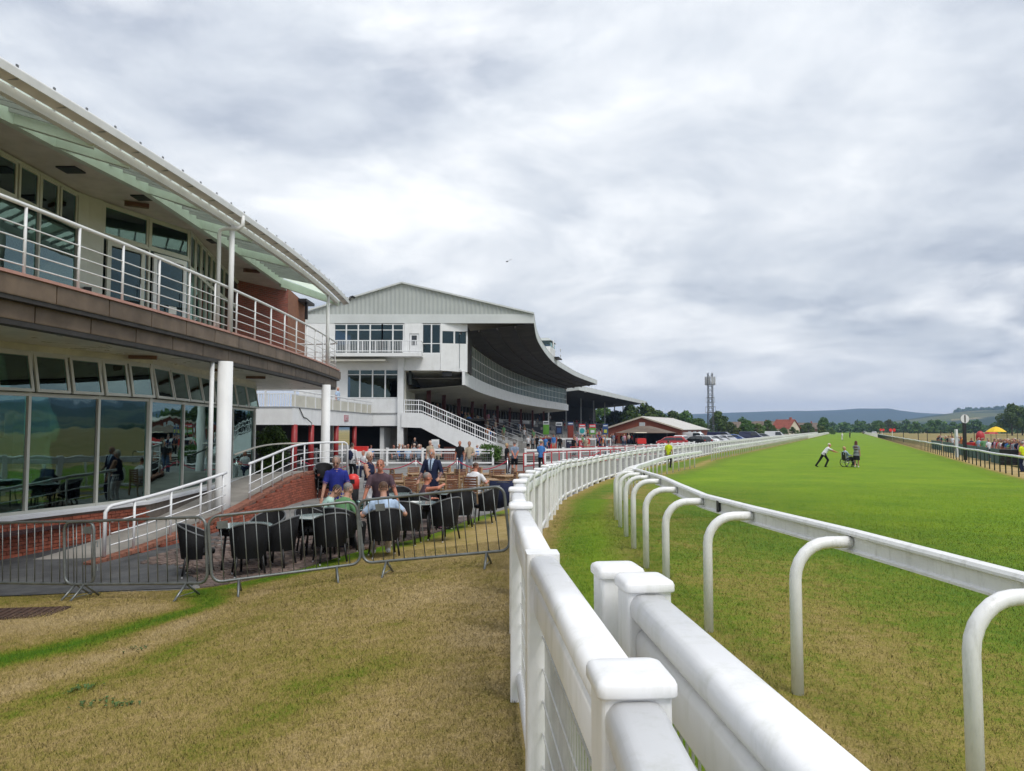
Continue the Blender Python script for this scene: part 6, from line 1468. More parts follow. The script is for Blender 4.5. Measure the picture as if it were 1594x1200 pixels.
def table_proto():
    t = thing('glass_table', 'round glass topped black wicker table', 'table')
    MB().lathe([(0.44, 0.735), (0.45, 0.74), (0.44, 0.745)], (0, 0, 0), 28).build('glass_top', 'table_glass', t, world=False)
    MB().tube([(0.45 * math.cos(a), 0.45 * math.sin(a), 0.722) for a in np.linspace(0, 2 * math.pi, 29)[:-1]], 0.018, 6, closed=True).build('rim', 'wicker', t, True, world=False)
    MB().lathe([(0.40, 0.60), (0.42, 0.71), (0.40, 0.712)], (0, 0, 0), 20).build('apron', 'wicker', t, True, world=False)
    for k in range(4): a = R(45 + 90 * k); MB().tube([(0.30 * math.cos(a), 0.30 * math.sin(a), 0.62), (0.36 * math.cos(a), 0.36 * math.sin(a), 0)], 0.02, 8).build('leg', 'black', t, True, world=False)
    return t
mat('table_glass', (0.28, 0.36, 0.35), 0.08, var=0.0, spec=0.9)
WC, TB = wicker_proto(), table_proto()
_used = set()
def put(proto, loc, rz, label, group=None, sc=None):
    if proto.name not in _used:
        _used.add(proto.name); proto.matrix_basis = Matrix.Translation(Vector(loc)) @ Matrix.Rotation(rz, 4, 'Z') @ Matrix.Scale(sc or 1, 4); proto['label'] = label
        if group: proto['group'] = group
        return proto
    return dup(proto, loc, rz, label, group, sc)
TABS = {'A': (-4.54, 13.0), 'B': (-3.45, 13.65), 'C': (-2.88, 15.15), 'D': (-1.95, 15.7), 'E': (-1.35, 17.9), 'F': (-2.7, 18.4)}
TL = {'A': 'nearest the big white column', 'B': 'behind the tilted barrier', 'C': 'carrying the pints of beer', 'D': 'behind the barrier by the fence', 'E': 'nearest the navy jacket', 'F': 'in front of the man in the suit'}
for k, (x, y) in TABS.items(): put(TB, on(x, y, 0.006), rng.uniform(0, 1), f'round glass topped wicker table {TL[k]}', 'glass tables on the terrace')
CG = 'black wicker chairs on the terrace'
def wchair(x, y, tx, ty, lab): put(WC, on(x, y, 0.006), face(x, y, tx, ty), 'black wicker tub chair ' + lab, CG)
def around(k, deg, lab, r_=0.66):
    x, y = TABS[k]; a = R(deg); wchair(x + r_ * math.cos(a), y + r_ * math.sin(a), x, y, lab)
around('A', 195, 'standing clear behind the ramp barrier, leftmost of all', 0.74); around('A', 75, 'between the white column and its glass table'); around('A', 295, 'with its back to the tilted barrier, beside the first table', 0.70); around('A', 352, 'wedged between the first two glass tables', 0.62)
around('B', 300, 'with its back to the tilted barrier, at the second table', 0.72); around('B', 115, 'turned to the brick ramp at the second table', 0.68)
wchair(px_x(500, 14.8), 14.8, -2.88, 15.3, 'under the man in the mint polo'); wchair(px_x(532, 14.15), 14.15, -2.88, 15.2, 'under the man in the green polo'); wchair(px_x(600, 13.3), 13.3, -2.9, 15.2, 'under the man in the pale blue shirt')
around('D', 262, 'backing on the last barrier, right of the pale blue shirt', 0.78); around('D', 318, 'second from the pale blue shirt behind the last barrier', 0.82); around('D', 190, 'facing the fence beside the plum polo shirt', 0.7)
wchair(px_x(661, 17.0), 17.0, -0.6, 17.6, 'under the woman with bare shoulders'); around('E', 285, 'empty at the table nearest the fence, back to the lawn', 0.72); around('E', 350, 'right of the table nearest the fence', 0.75)
around('F', 100, 'empty beyond the table before the suited man'); around('F', 20, 'between the suited man and the bare shouldered woman')
jx, jy = px_x(782, 19.6), 19.6; wchair(jx, jy, jx, jy + 2, 'draped with the navy jacket')
jk = MB(); rows = []
for k in range(13):
    a = R(-80 + 160 * k / 12); b = (math.sin(a), -math.cos(a)); rows.append([(jx + b[0] * 0.25, jy + b[1] * 0.27, zg(jx, jy) + 0.86), (jx + b[0] * 0.335, jy + b[1] * 0.33, zg(jx, jy) + 0.90), (jx + b[0] * 0.345, jy + b[1] * (0.35 + .02 * math.sin(k * 2)), zg(jx, jy) + 0.6), (jx + b[0] * 0.34, jy + b[1] * (0.36 + .03 * math.sin(k * 1.7)), zg(jx, jy) + 0.24 + 0.03 * math.sin(k))])
o = jk.grid(rows).build('jacket', 'cloth_navy', smooth=True); so = o.modifiers.new('t', 'SOLIDIFY'); so.thickness = 0.03
tag(o, 'navy jacket hung over the back of a wicker chair', 'jacket')
for k in range(3): put(WC, on(-6.42, 26.0, 0.16 * k + 0.006), R(200), f'black wicker chair {["at the bottom", "in the middle", "on top"][k]} of the stack against the ramp end', 'stacked wicker chairs')
# pints and papers on the tables
def pint(x, y, z, m, label):
    t = thing('pint_glass', label, 'drink', (x, y, z), 0, 'drinks on the tables'); MB().lathe([(0.028, 0.0), (0.03, 0.004), (0.041, 0.12)], n=14).build('drink', m, t, True, world=False)
    MB().lathe([(0.041, 0.121), (0.042, 0.14)], n=14).build('head', 'foam', t, True, world=False); MB().lathe([(0.031, -0.001), (0.0335, 0.0), (0.046, 0.152), (0.044, 0.152), (0.033, 0.006)], n=14).build('glass', 'glass_clear', t, True, world=False)
zt = zg(-2.9, 15.1) + 0.752
pint(-2.92, 14.82, zt, 'beer', 'pint of amber beer nearest the green polo shirt'); pint(-2.80, 14.86, zt, 'beer', 'tall pint of amber beer right of the other pint'); pint(-3.02, 15.02, zt, 'beer', 'half hidden pint of beer behind the others'); pint(-2.65, 15.35, zt, 'stout', 'pint of dark stout beside the plum polo shirt')
for i, (k, dx, dy, rz) in enumerate((('B', 0.25, 0.1, 0.4), ('E', 0.1, -0.1, 0.2), ('D', -0.1, 0.1, -0.5))):
    x, y = TABS[k][0] + dx, TABS[k][1] + dy; tag(MB().box((x, y, zg(*TABS[k]) + 0.757), (0.22, 0.30, 0.008), rz).build('race_card', 'paper'), f'white race card lying on the table {TL[k]}', 'paper')
# slatted wooden chairs and tables
def wood_chair():
    t = thing('wooden_chair', 'slatted wooden chair', 'chair')
    for s_ in (-1, 1):
        MB().beam((s_ * 0.21, -0.22, 0), (s_ * 0.21, -0.28, 0.92), 0.035, 0.04).build('back_leg', 'teak', t, world=False); MB().beam((s_ * 0.21, 0.22, 0), (s_ * 0.21, 0.20, 0.64), 0.035, 0.04).build('leg', 'teak', t, world=False); MB().beam((s_ * 0.225, -0.26, 0.65), (s_ * 0.225, 0.25, 0.655), 0.05, 0.025).build('armrest', 'teak', t, world=False)
    for k in range(6): MB().box((0, -0.235 - 0.008 * k, 0.5 + 0.075 * k), (0.39, 0.018, 0.055)).build('slat', 'teak_dark', t, world=False)
    for k in range(6): MB().box((0, -0.19 + 0.08 * k, 0.43), (0.40, 0.065, 0.02)).build('slat', 'teak', t, world=False)
    return t
def wood_table():
    t = thing('wooden_table', 'slatted wooden table', 'table')
    for k in range(9): MB().box((0, -0.4 + 0.1 * k, 0.72), (0.9, 0.088, 0.025)).build('slat', 'teak', t, world=False)
    MB().box((0, 0, 0.67), (0.8, 0.8, 0.06)).build('apron', 'teak', t, world=False)
    for sx in (-1, 1):
        for sy in (-1, 1): MB().box((sx * 0.38, sy * 0.38, 0.35), (0.06, 0.06, 0.70)).build('leg', 'teak', t, world=False)
    return t
WCH, WTB = wood_chair(), wood_table()
spots = [(628, 23.5, 'nearest the plum polo shirt'), (690, 24.2, 'right behind the man in the suit'), (752, 23.2, 'of the seated white shirt'), (655, 28, 'behind and left of the suit'), (706, 28.5, 'behind and right of the suit'), (756, 27.5, 'behind the seated white shirt'), (792, 25.5, 'against the white fence')]
for i, (px, Y, lab) in enumerate(spots):
    x = px_x(px, Y); put(WTB, on(x, Y, 0.006), 0.1 * i, 'slatted wooden table ' + lab, 'wooden tables on the terrace')
    for j, a in enumerate((20, 110, 200, 290)):
        if (i, a) in ((2, 290), (2, 200), (0, 20), (6, 20)): continue
        cx_, cy_2 = x + 0.78 * math.cos(R(a)), Y + 0.78 * math.sin(R(a))
        if cx_ > by_y(FENCE, cy_2) - 0.35: continue
        put(WCH, on(cx_, cy_2, 0.006), face(cx_, cy_2, x, Y) + rng.uniform(-.15, .15), 'slatted wooden chair pushed up to the table ' + lab, 'wooden chairs round the table ' + lab)
put(WCH, on(px_x(738, 22.0), 22.0, 0.006), R(-20), 'slatted wooden chair under the man in the white shirt', 'wooden chairs')
# rope barrier
def stanchions():
    sp = [(470, 36.5), (560, 36), (648, 36), (712, 36), (790, 36.2)]; P = [Vector(on(px_x(p, Y), Y)) for p, Y in sp]
    nm = ['beside the ramp landing', 'left of the white haired woman', 'between the plum shirt and the suit', 'right of the suit', 'nearest the white fence']
    for p, l_ in zip(P, nm):
        t = thing('rope_stanchion', f'chrome rope post {l_}', 'rope post', p, 0, 'rope posts along the terrace')
        MB().lathe([(0.16, 0), (0.16, 0.02), (0.03, 0.05)], n=16).build('base', 'steel', t, True, world=False); MB().lathe([(0.027, 0.04), (0.027, 0.93)], n=10).build('pole', 'steel', t, True, world=False); MB().ell((0, 0, 0.96), (0.045, 0.045, 0.045)).build('finial', 'steel', t, True, world=False)
    for a, b, l_ in zip(P[:-1], P[1:], ('left stretch of red rope by the ramp landing', 'red rope behind the white haired woman', 'red rope behind the man in the suit', 'right stretch of red rope before the steps')):
        q = [a.lerp(b, k / 14) + Vector((0, 0, 0.88 - 0.42 * (1 - (2 * k / 14 - 1) ** 2))) for k in range(15)]
        tag(MB().tube(q, 0.024, 6).build('barrier_rope', 'rope_red', smooth=True), l_, 'rope', 'red barrier ropes')
stanchions()
def bin_():
    x, y = px_x(551, 22), 22; t = thing('litter_bin', 'red litter bin with rounded top behind the blue shirt', 'bin', on(x, y))
    MB().lathe([(0.15, 0), (0.17, 0.62), (0.16, 0.64)], n=18).build('body', 'black', t, True, world=False); MB().lathe([(0.18, 0.62), (0.185, 0.85), (0.16, 0.98), (0.09, 1.04), (0.0, 1.05)], n=18).build('hood', 'red_bright', t, True, world=False); MB().box((0, -0.17, 0.84), (0.16, 0.06, 0.12)).build('slot', 'black', t, world=False)
bin_()
tag(MB().box((px_x(562, 47), 47, 1.14), (0.85, 0.5, 0.30), 0, 1.1).build('crate', 'red_bright'), 'red plastic crate on the counter by the red posts', 'crate')
tag(bevel(MB().box((px_x(562, 47), 47, 0.46), (1.3, 0.7, 1.05)).build('serving_counter', 'white_paint')), 'white serving counter carrying the red crate', 'counter')

# ------------------------------------------------------------------ fences and railings of the concourse
def paddock_fence(path, label, step=2.3, h=1.12):
    P = steps_along(np.array(path, float), step); t = thing('white_fence', label, 'fence', on(*P[0]))
    pm = MB().box((0, 0, h / 2 - 0.02), (0.13, 0.13, h)).box((0, 0, h + 0.01), (0.16, 0.16, 0.06)).mesh('post', 'white_pvc')
    for a in P: link('post', pm, t, Matrix.Translation(on(*a)))
    for a, b in zip(P[:-1], P[1:]):
        a3, b3 = Vector(on(*a)), Vector(on(*b))
        for z, hh in ((h - 0.10, 0.13), (h - 0.30, 0.06), (0.18, 0.10)): MB().beam(a3 + Vector((0, 0, z)), b3 + Vector((0, 0, z)), 0.07, hh).build('rail', 'white_pvc', t)
        mb = MB(); n = int((b3 - a3).length / 0.12)
        for k in range(1, n): p = a3.lerp(b3, k / n); mb.box(p + Vector((0, 0, 0.5)), (0.012, 0.012, 0.66))
        for z in (0.35, 0.52, 0.69): mb.beam(a3 + Vector((0, 0, z)), b3 + Vector((0, 0, z)), 0.01, 0.012)
        mb.build('wire_mesh', 'grey_paint', t)
paddock_fence([(px_x(380, 49), 49), (px_x(545, 49.5), 49.5), (px_x(771, 50), 50)], 'white paddock fence before the dark opening of the stand')
paddock_fence([(px_x(818, 49), 49), (6.2, 56), (11, 65), (19.6, 81.5)], 'white paddock fence behind the red railing', 2.2)
def red_rail(path, label, diag=None):
    P = [Vector(on(*p)) for p in steps_along(np.array(path, float), 1.15)]; t = thing('red_railing', label, 'railing', P[0], 0, 'red tubular railings')
    for p in P: MB().tube([p - Vector((0, 0, .05)), p + Vector((0, 0, 1.14))], 0.036, 6).build('post', 'red_paint', t, True)
    for z in (1.12, 0.45): MB().tube([p + Vector((0, 0, z)) for p in P], 0.032, 6).build('rail', 'red_paint', t, True)
    if diag: a, b = P[diag[0]], P[diag[1]]; MB().tube([a + Vector((0, 0, .4)), b + Vector((0, 0, 1.0))], 0.03, 6).build('brace', 'red_paint', t)
red_rail([(px_x(846, 42), 42), (px_x(880, 45), 45), (px_x(902, 46), 46), (px_x(966, 49.5), 49.5)], 'dark red tubular railing nearest the white fence', (4, 6))
red_rail([(px_x(888, 56), 56), (px_x(945, 58.5), 58.5), (px_x(1034, 62), 62)], 'dark red tubular railing behind the first one', None)
red_rail([(px_x(815, 40), 40), (px_x(846, 42), 42)], 'short dark red railing sloping to the terrace by the fence', None)
def steps_():
    t = thing('stone_steps', 'wide stone steps up to the grandstand concourse', 'steps', (-0.2, 51.5, 0))
    for k in range(4): MB().b2(-1.25 - 0.4 * k, 1.1 + 0.5 * k, 51.2 + 0.38 * k, 57.7, -0.15, 0.13 * (k + 1)).build('step', 'concrete', t)
    for k in range(4): MB().b2(-1.25 - 0.4 * k, 1.1 + 0.5 * k, 51.19 + 0.38 * k - 0.012, 51.2 + 0.38 * k - 0.001, -0.15 + 0.13 * k + 0.03, 0.13 * (k + 1) - 0.03).build('riser', 'dark_brown', t)
steps_()
# betting pitches
def betting():
    Y = 92; x0, x1 = px_x(868, Y), px_x(951, Y)
    t = thing('betting_counter', 'long white betting counter hung with a navy and a red sign', 'counter', (x0, Y, -0.1))
    MB().b2(x0, x1, Y, Y + 0.7, 1.05, 1.28).build('top', 'white_paint', t)
    for k in range(8): MB().b2(x0 + (x1 - x0 - .12) * k / 7, x0 + (x1 - x0 - .12) * k / 7 + 0.12, Y + .02, Y + 0.6, -0.1, 1.05).build('leg', 'white_paint', t)
    a = MB().b2(px_x(881, Y), px_x(898, Y), Y - 0.08, Y - 0.02, 0.08, 1.1).build('navy_sign', 'sign_navy', t); b = MB().b2(px_x(901, Y), px_x(915, Y), Y - 0.08, Y - 0.02, 0.1, 1.0).build('red_sign', 'sign_red', t)
    MB().b2(px_x(882.5, Y), px_x(896, Y), Y - 0.1, Y - 0.085, 0.82, 0.96).build('lettering', 'sign_pale', a); MB().b2(px_x(886, Y), px_x(896, Y), Y - 0.1, Y - 0.085, 0.66, 0.72).build('lettering', 'sign_pale', a)
    for z in (0.62, 0.42): MB().b2(px_x(903, Y), px_x(913, Y), Y - 0.1, Y - 0.085, z, z + 0.1).build('lettering', 'sign_pale', b)
    for px, w_, top, c1, c2, c3, lab in ((850, 9, 3.35, 'sign_pale', 'sign_green', 'sign_green', 'betting board with pale top and green panel'), (870, 10, 3.2, 'sign_pale', 'sign_navy', 'sign_blue', 'betting board with white top and navy panel'), (888, 9, 3.25, 'sign_blue', 'sign_rust', 'sign_rust', 'tall rust coloured betting board'), (906, 10, 3.0, 'sign_red', 'sign_pale', 'sign_teal', 'red topped betting board with a round teal emblem'), (922, 10, 2.95, 'sign_red', 'sign_green', 'sign_pale', 'betting board with a thin red top'), (942, 8, 3.0, 'sign_blue', 'sign_blue', 'sign_yellow', 'blue betting board with a yellow green emblem')):
        Yb = Y + 2.2; x = px_x(px, Yb); w2 = w_ / FPX * Yb / 2; b_ = thing('betting_board', lab, 'sign', (x, Yb, -0.1), 0, 'boards of the betting pitches'); lo = 0.9 if 'rust' in lab else 1.7
        for s_ in (-1, 1): MB().b2(x + s_ * w2 - 0.04, x + s_ * w2 + 0.04, Yb, Yb + 0.08, -0.1, top).build('pole', 'galv', b_)
        MB().b2(x - w2, x + w2, Yb - 0.06, Yb - 0.01, top - 0.42, top).build('header', c1, b_); pn = MB().b2(x - w2, x + w2, Yb - 0.06, Yb - 0.01, lo, top - 0.43).build('panel', c2, b_)
        if 'round' in lab: MB().tube([(x, Yb - 0.09, (lo + top - 0.4) / 2), (x, Yb - 0.07, (lo + top - 0.4) / 2)], 0.32, 20).build('emblem', c3, pn)
        else: MB().b2(x - w2 * 0.6, x + w2 * 0.6, Yb - 0.09, Yb - 0.07, lo + 0.2, top - 0.7).build('emblem', c3, pn)
        MB().b2(x - w2 * 0.8, x + w2 * 0.8, Yb - 0.09, Yb - 0.07, top - 0.28, top - 0.14).build('lettering', 'sign_navy' if c1 == 'sign_pale' else 'sign_pale', b_)
    xr = px_x(856, 88); t = thing('betting_box', 'bright red betting box behind the navy jacket', 'kiosk', (xr, 88, -0.1)); MB().b2(xr - 0.85, xr + 0.75, 88, 89.2, -0.1, 1.25).build('body', 'red_bright', t); MB().b2(xr - 0.95, xr + 0.85, 87.9, 89.3, 1.25, 1.34).build('top', 'red_paint', t)
    xr = px_x(997, 112); t = thing('golf_buggy', 'small buggy with red box and cream canopy before the far stand', 'buggy', (xr, 112, -0.1)); MB().box((xr, 112, 0.62), (1.3, 1.8, 0.8)).build('body', 'red_bright', t); MB().box((xr - 0.1, 112, 1.85), (1.7, 2.2, 0.1), 0, 0.9).build('canopy', 'render_cream', t)
    for sx in (-1, 1):
        for sy in (-1, 1): MB().beam((xr + sx * .6, 112 + sy * .9, 0.9), (xr + sx * .6, 112 + sy * .9, 1.82), 0.05, 0.05).build('post', 'black', t); MB().tube([(xr + sx * .6, 112 + sy * .6, 0.2), (xr + sx * .75, 112 + sy * .6, 0.2)], 0.28, 12).build('wheel', 'rubber', t)
    sgn = thing('menu_board', 'small white notice board on posts beside the stair wall', 'sign', (px_x(678, 56), 56, 0)); x = px_x(678, 56); MB().b2(x - 0.28, x + 0.28, 55.95, 56.0, 0.75, 1.6).build('board', 'white_paint', sgn); MB().b2(x - 0.2, x + 0.2, 55.93, 55.945, 0.9, 1.45).build('notice', 'sign_pale', sgn); MB().b2(x - 0.05, x + 0.05, 56.0, 56.06, -0.05, 1.5).build('post', 'white_paint', sgn)
betting()

# ------------------------------------------------------------------ planting
def leaf_cloud(centres, n, size, seed, flat=0.0):
    r_ = np.random.default_rng(seed); C = np.array([c[:3] for c in centres]); Rr = np.array([c[3] for c in centres]); w_ = Rr ** 2; idx = r_.choice(len(C), n, p=w_ / w_.sum())
    d = r_.normal(size=(n, 3)); d /= np.linalg.norm(d, axis=1)[:, None]; rad = Rr[idx] * (0.55 + 0.5 * r_.random(n) ** 0.6); pos = C[idx] + d * rad[:, None] * np.array((1, 1, 0.85))
    u = r_.normal(size=(n, 3)); nn = d + r_.normal(size=(n, 3)) * 0.7; nn /= np.linalg.norm(nn, axis=1)[:, None]; u -= nn * (u * nn).sum(1)[:, None]; u /= np.linalg.norm(u, axis=1)[:, None]; v = np.cross(nn, u)
    s_ = size * (0.6 + 0.8 * r_.random(n))[:, None]; V = np.stack([pos - u * s_, pos - v * s_ * 0.6, pos + u * s_, pos + v * s_ * 0.6], 1).reshape(-1, 3)
    rnd = np.clip(0.25 + 0.35 * d[:, 2] * 0 + 0.75 * r_.random(n) ** 1.5, 0, 1)
    return V, np.repeat(rnd, 4)
def leaf_mesh(name, V, rnd, m):
    n = len(V) // 4; me = bpy.data.meshes.new(name); me.vertices.add(len(V)); me.vertices.foreach_set('co', V.astype(np.float32).ravel()); me.loops.add(n * 4); me.loops.foreach_set('vertex_index', np.arange(n * 4)); me.polygons.add(n); me.polygons.foreach_set('loop_start', np.arange(n) * 4); me.update(calc_edges=True)
    a = me.attributes.new('rnd', 'FLOAT', 'POINT'); a.data.foreach_set('value', rnd.astype(np.float32)); me.materials.append(MAT[m]); return me
def tree_proto(seed, h, w_, m, n=3000, size=0.30, low=0.25):
    r_ = random.Random(seed); cs = []
    for k in range(26):
        z = h * (low + (1 - low) * (0.1 + 0.85 * r_.random())); f = math.sin(math.pi * min(1, max(0.05, (z / h - low + 0.12) / (1.05 - low)))) ** 0.6; a = r_.uniform(0, 6.28); q = w_ / 2 * f * math.sqrt(r_.random()) * 0.85
        cs.append((q * math.cos(a), q * math.sin(a), z, w_ * r_.uniform(0.11, 0.20)))
    me = leaf_mesh('crown', *leaf_cloud(cs, n, size, seed), m); tb = MB().tube([(0, 0, -0.2), (0.05, 0, h * 0.3), (-0.05, 0.05, h * 0.75)], h * 0.028, 7, h * 0.008)
    for c in cs[:9]: tb.tube([(0, 0, h * 0.22 + 0.1 * c[2]), (c[0] * 0.5, c[1] * 0.5, c[2] * 0.72), c[:3]], h * 0.010, 5, h * 0.003)
    return me, tb.mesh('trunk', 'bark')
TP = [tree_proto(1, 8, 7.5, 'leaf'), tree_proto(2, 9, 7, 'leaf'), tree_proto(3, 7, 8, 'leaf', low=0.12), tree_proto(4, 5, 5.5, 'leaf_light', 2200, low=0.1), tree_proto(5, 10, 6.5, 'leaf')]
def tree(k, px, Y, sc, label, group, name='tree'):
    t = thing(name, label, 'tree', (px_x(px, Y), Y, -0.15), rng.uniform(0, 6.28), group); t.matrix_basis = t.matrix_basis @ Matrix.Scale(sc, 4)
    link('crown', TP[k][0], t, world=False); link('trunk', TP[k][1], t, world=False)
tg = 'trees behind the brick shed'
for k, px, Y, sc, lab in ((0, 938, 262, 1.25, 'dark tree just right of the far stand roof'), (2, 958, 215, 1.05, 'dark tree behind the shed gable, second from the far stand'), (1, 980, 205, 0.98, 'broad dark tree above the shed roof ridge, left'), (0, 1003, 210, 1.15, 'tallest dark tree above the shed roof ridge'), (2, 1024, 225, 1.1, 'dark tree right of the tallest one'), (1, 1047, 230, 0.86, 'rounded tree behind the shed roof slope'), (0, 1068, 235, 0.98, 'rounded dark tree left of the radio mast'), (2, 1088, 225, 0.78, 'low dark tree just left of the mast'), (1, 1118, 230, 0.86, 'dark tree behind the radio mast'), (2, 1134, 240, 0.66, 'low tree right of the radio mast'), (3, 1148, 200, 0.55, 'pale green bush beside the white cars'), (3, 965, 172, 0.7, 'pale green bush between far stand and shed')): tree(k, px, Y, sc, lab, tg)
hg = 'trees and bushes along the car park'
for i, px in enumerate(range(1158, 1300, 9)): tree(rng.choice((2, 3, 3, 1)), px + rng.uniform(-3, 3), 215 + i * 9 + rng.uniform(-8, 8), rng.uniform(0.55, 0.85) * (0.55 if 1196 < px < 1240 else 1), f'{["round", "spreading", "small", "ragged"][i % 4]} bush number {i + 1} from the mast in the hedge beyond the car park'.replace(f'number {i + 1} from the mast', ['next to the mast', 'second after the mast', 'third after the mast', 'fourth after the mast', 'fifth after the mast', 'just left of the red tiled house', 'before the red tiled house', 'just right of the red tiled house', 'second past the red tiled house', 'third past the red tiled house', 'left of the parked lorry', 'behind the parked lorry', 'right of the parked lorry', 'near the end of the straight', 'last before the straight', 'at the end of the straight'][i]), hg)
for k, px, Y, sc, lab in ((0, 1574, 300, 1.5, 'tall dark tree above the yellow umbrella, leftmost of three'), (4, 1590, 310, 1.1, 'tall dark tree at the right edge above the crowd'), (2, 1604, 300, 1.4, 'spreading dark tree at the very edge'), (2, 1368, 420, 1.0, 'green tree standing alone at the end of the right rail'), (0, 1384, 460, 1.0, 'green tree right of the one at the rail end')): tree(k, px, Y, sc, lab, 'trees across the track')
def shrub(px, Y, r_, h, m, label, n, size, seed):
    x = px_x(px, Y); t = thing('shrub', label, 'shrub', on(x, Y)); q = random.Random(seed); cs = [(q.gauss(0, r_ * 0.38), q.gauss(0, r_ * 0.38), h * (0.25 + 0.55 * q.random()), r_ * q.uniform(0.35, 0.55)) for _ in range(16)]
    link('foliage', leaf_mesh('foliage', *leaf_cloud(cs, n, size, seed), m), t, world=False); tb = MB()
    for c in cs[:7]: tb.tube([(c[0] * 0.2, c[1] * 0.2, -0.05), c[:3]], 0.02, 5, 0.008)
    tb.build('stems', 'bark', t, world=False)
shrub(421, 32.5, 0.85, 2.75, 'leaf_laurel', 'glossy green laurel bush at the end of the glass wall', 5200, 0.065, 5); shrub(764, 50.6, 0.75, 1.5, 'leaf_laurel', 'rounded green bush beside the stair wall and steps', 2600, 0.07, 6)

# ------------------------------------------------------------------ vehicles
def car_proto(name, kind):
    t = thing(name, name, 'car'); van = kind == 'van'; L = 4.9 if van else 4.2; W_ = 1.78; hh = 1.95 if van else 1.47
    prof = [(-L/2, 0.28), (-L/2 - .03, 0.6), (-L/2 + .05, 0.95), (-L/2 + .25, 1.0), (-L/2 + .5, hh - .08), (-L/2 + .9, hh), (0.2, hh), (0.95, hh - .12), (1.45, 1.0), (L/2 - .25, 0.86), (L/2, 0.62), (L/2 + .02, 0.3)] if not van else [(-L/2, 0.3), (-L/2, 1.0), (-L/2 + .06, hh - .1), (-L/2 + .3, hh), (0.9, hh), (1.35, hh - .3), (1.8, 1.15), (L/2 - .1, 0.95), (L/2, 0.6), (L/2, 0.3)]
    mb = MB(); n = len(prof); P = []
    for yy_, k in ((-1, 1), (1, 1)):
        for x, z in prof: f = 1.0 if z < 1.0 else 1 - 0.22 * (z - 1.0) / max(.01, hh - 1.0) * (0.5 if van else 1); P.append((x, yy_ * W_ / 2 * f, z))
    mb.add(P, [tuple(range(n)), tuple(range(n, 2 * n))[::-1]] + [(i, n + i, n + (i + 1) % n, (i + 1) % n) for i in range(n)]); bevel(mb.build('body', 'car_white', t, world=False), 0.05, 2)
    for yy_ in (-1, 1):
        zq = (1.02, hh - .14); f0 = 1.0; f1 = 1 - 0.22 * (zq[1] - 1) / (hh - 1) * (0.5 if van else 1); y0, y1 = yy_ * (W_ / 2 * f0 + .012), yy_ * (W_ / 2 * f1 + .012)
        for xa, xb, ta, tb_ in ((-1.55, -0.45, -1.3, -0.45), (-0.38, 1.28, -0.38, 0.82)) if not van else ((0.1, 1.65, 0.1, 1.25),): MB().plate([(xa, y0, zq[0]), (xb, y0, zq[0]), (tb_, y1, zq[1]), (ta, y1, zq[1])], 0.006 * yy_).build('side_window', 'car_glass', t, world=False)
    wf = [(1.42, 1.03), (0.98, hh - .14)] if not van else [(1.80, 1.2), (1.38, hh - .32)]
    MB().plate([(wf[0][0] + .02, -0.76, wf[0][1]), (wf[0][0] + .02, 0.76, wf[0][1]), (wf[1][0] + .02, 0.62, wf[1][1]), (wf[1][0] + .02, -0.62, wf[1][1])], -0.01).build('windscreen', 'car_glass', t, world=False)
    if not van: MB().plate([(-L/2 + .28, -0.72, 1.05), (-L/2 + .28, 0.72, 1.05), (-L/2 + .47, 0.62, hh - .12), (-L/2 + .47, -0.62, hh - .12)], 0.03).build('rear_window', 'car_glass', t, world=False)
    for sx in (-1, 1):
        for sy in (-1, 1):
            wh = MB().tube([(sx * L * 0.31, sy * (W_ / 2 - .18), 0.32), (sx * L * 0.31, sy * (W_ / 2 + .01), 0.32)], 0.32, 18).build('wheel', 'rubber', t, world=False); MB().tube([(sx * L * 0.31, sy * (W_ / 2 - .1), 0.32), (sx * L * 0.31, sy * (W_ / 2 + .02), 0.32)], 0.19, 12).build('rim', 'tinplate', wh, world=False)
    for sy in (-1, 1): MB().box((L/2 - .04, sy * 0.66, 0.72), (0.1, 0.3, 0.14)).build('headlight', 'lamp_clear', t, world=False); MB().box((-L/2 + .01, sy * 0.7, 0.85), (0.08, 0.2, 0.2)).build('tail_light', 'lamp_red', t, world=False)
    return t
CARP, VANP = car_proto('parked_car', 'car'), car_proto('parked_van', 'van')
VANP['category'] = 'van'
for pr, px, Y, col, rz, lab in ((VANP, 1080, 128, 'white', -35, 'white van beside the brick shed'), (CARP, 1098, 118, 'white', -40, 'white hatchback nearest below the radio mast'), (CARP, 1086, 112, 'black', 120, 'black car half hidden before the white hatchback'), (VANP, 1122, 138, 'navy', -30, 'dark blue van right of the radio mast'), (CARP, 1112, 124, 'silver', -40, 'silver car right of the white hatchback'), (CARP, 1128, 134, 'silver', -60, 'silver car behind the dark blue van'), (CARP, 1045, 104, 'red', 170, 'red car with cream roof rack by the low canopy'), (CARP, 1060, 122, 'white', 60, 'white car between the red car and the white van'), (VANP, 1168, 168, 'navy', -25, 'dark people carrier behind the white fence'), (CARP, 1185, 180, 'grey', -25, 'grey car right of the dark people carrier'), (VANP, 1206, 186, 'white', -25, 'white van farthest along the white fence'), (CARP, 1140, 150, 'blue', -25, 'blue car left of the dark people carrier'), (VANP, 1262, 330, 'white', -25, 'white lorry parked near the end of the straight'), (CARP, 1360, 330, 'white', 60, 'white car across the track near the rail end'), (CARP, 1345, 400, 'grey', 60, 'grey car across the track at the rail end')):
    c = put(pr, (px_x(px, Y), Y, -0.1), R(rz), lab, 'vehicles parked beyond the stands')
    for ch in c.children:
        if ch.name.startswith('body'): set_mats(ch, {0: 'car_' + col})

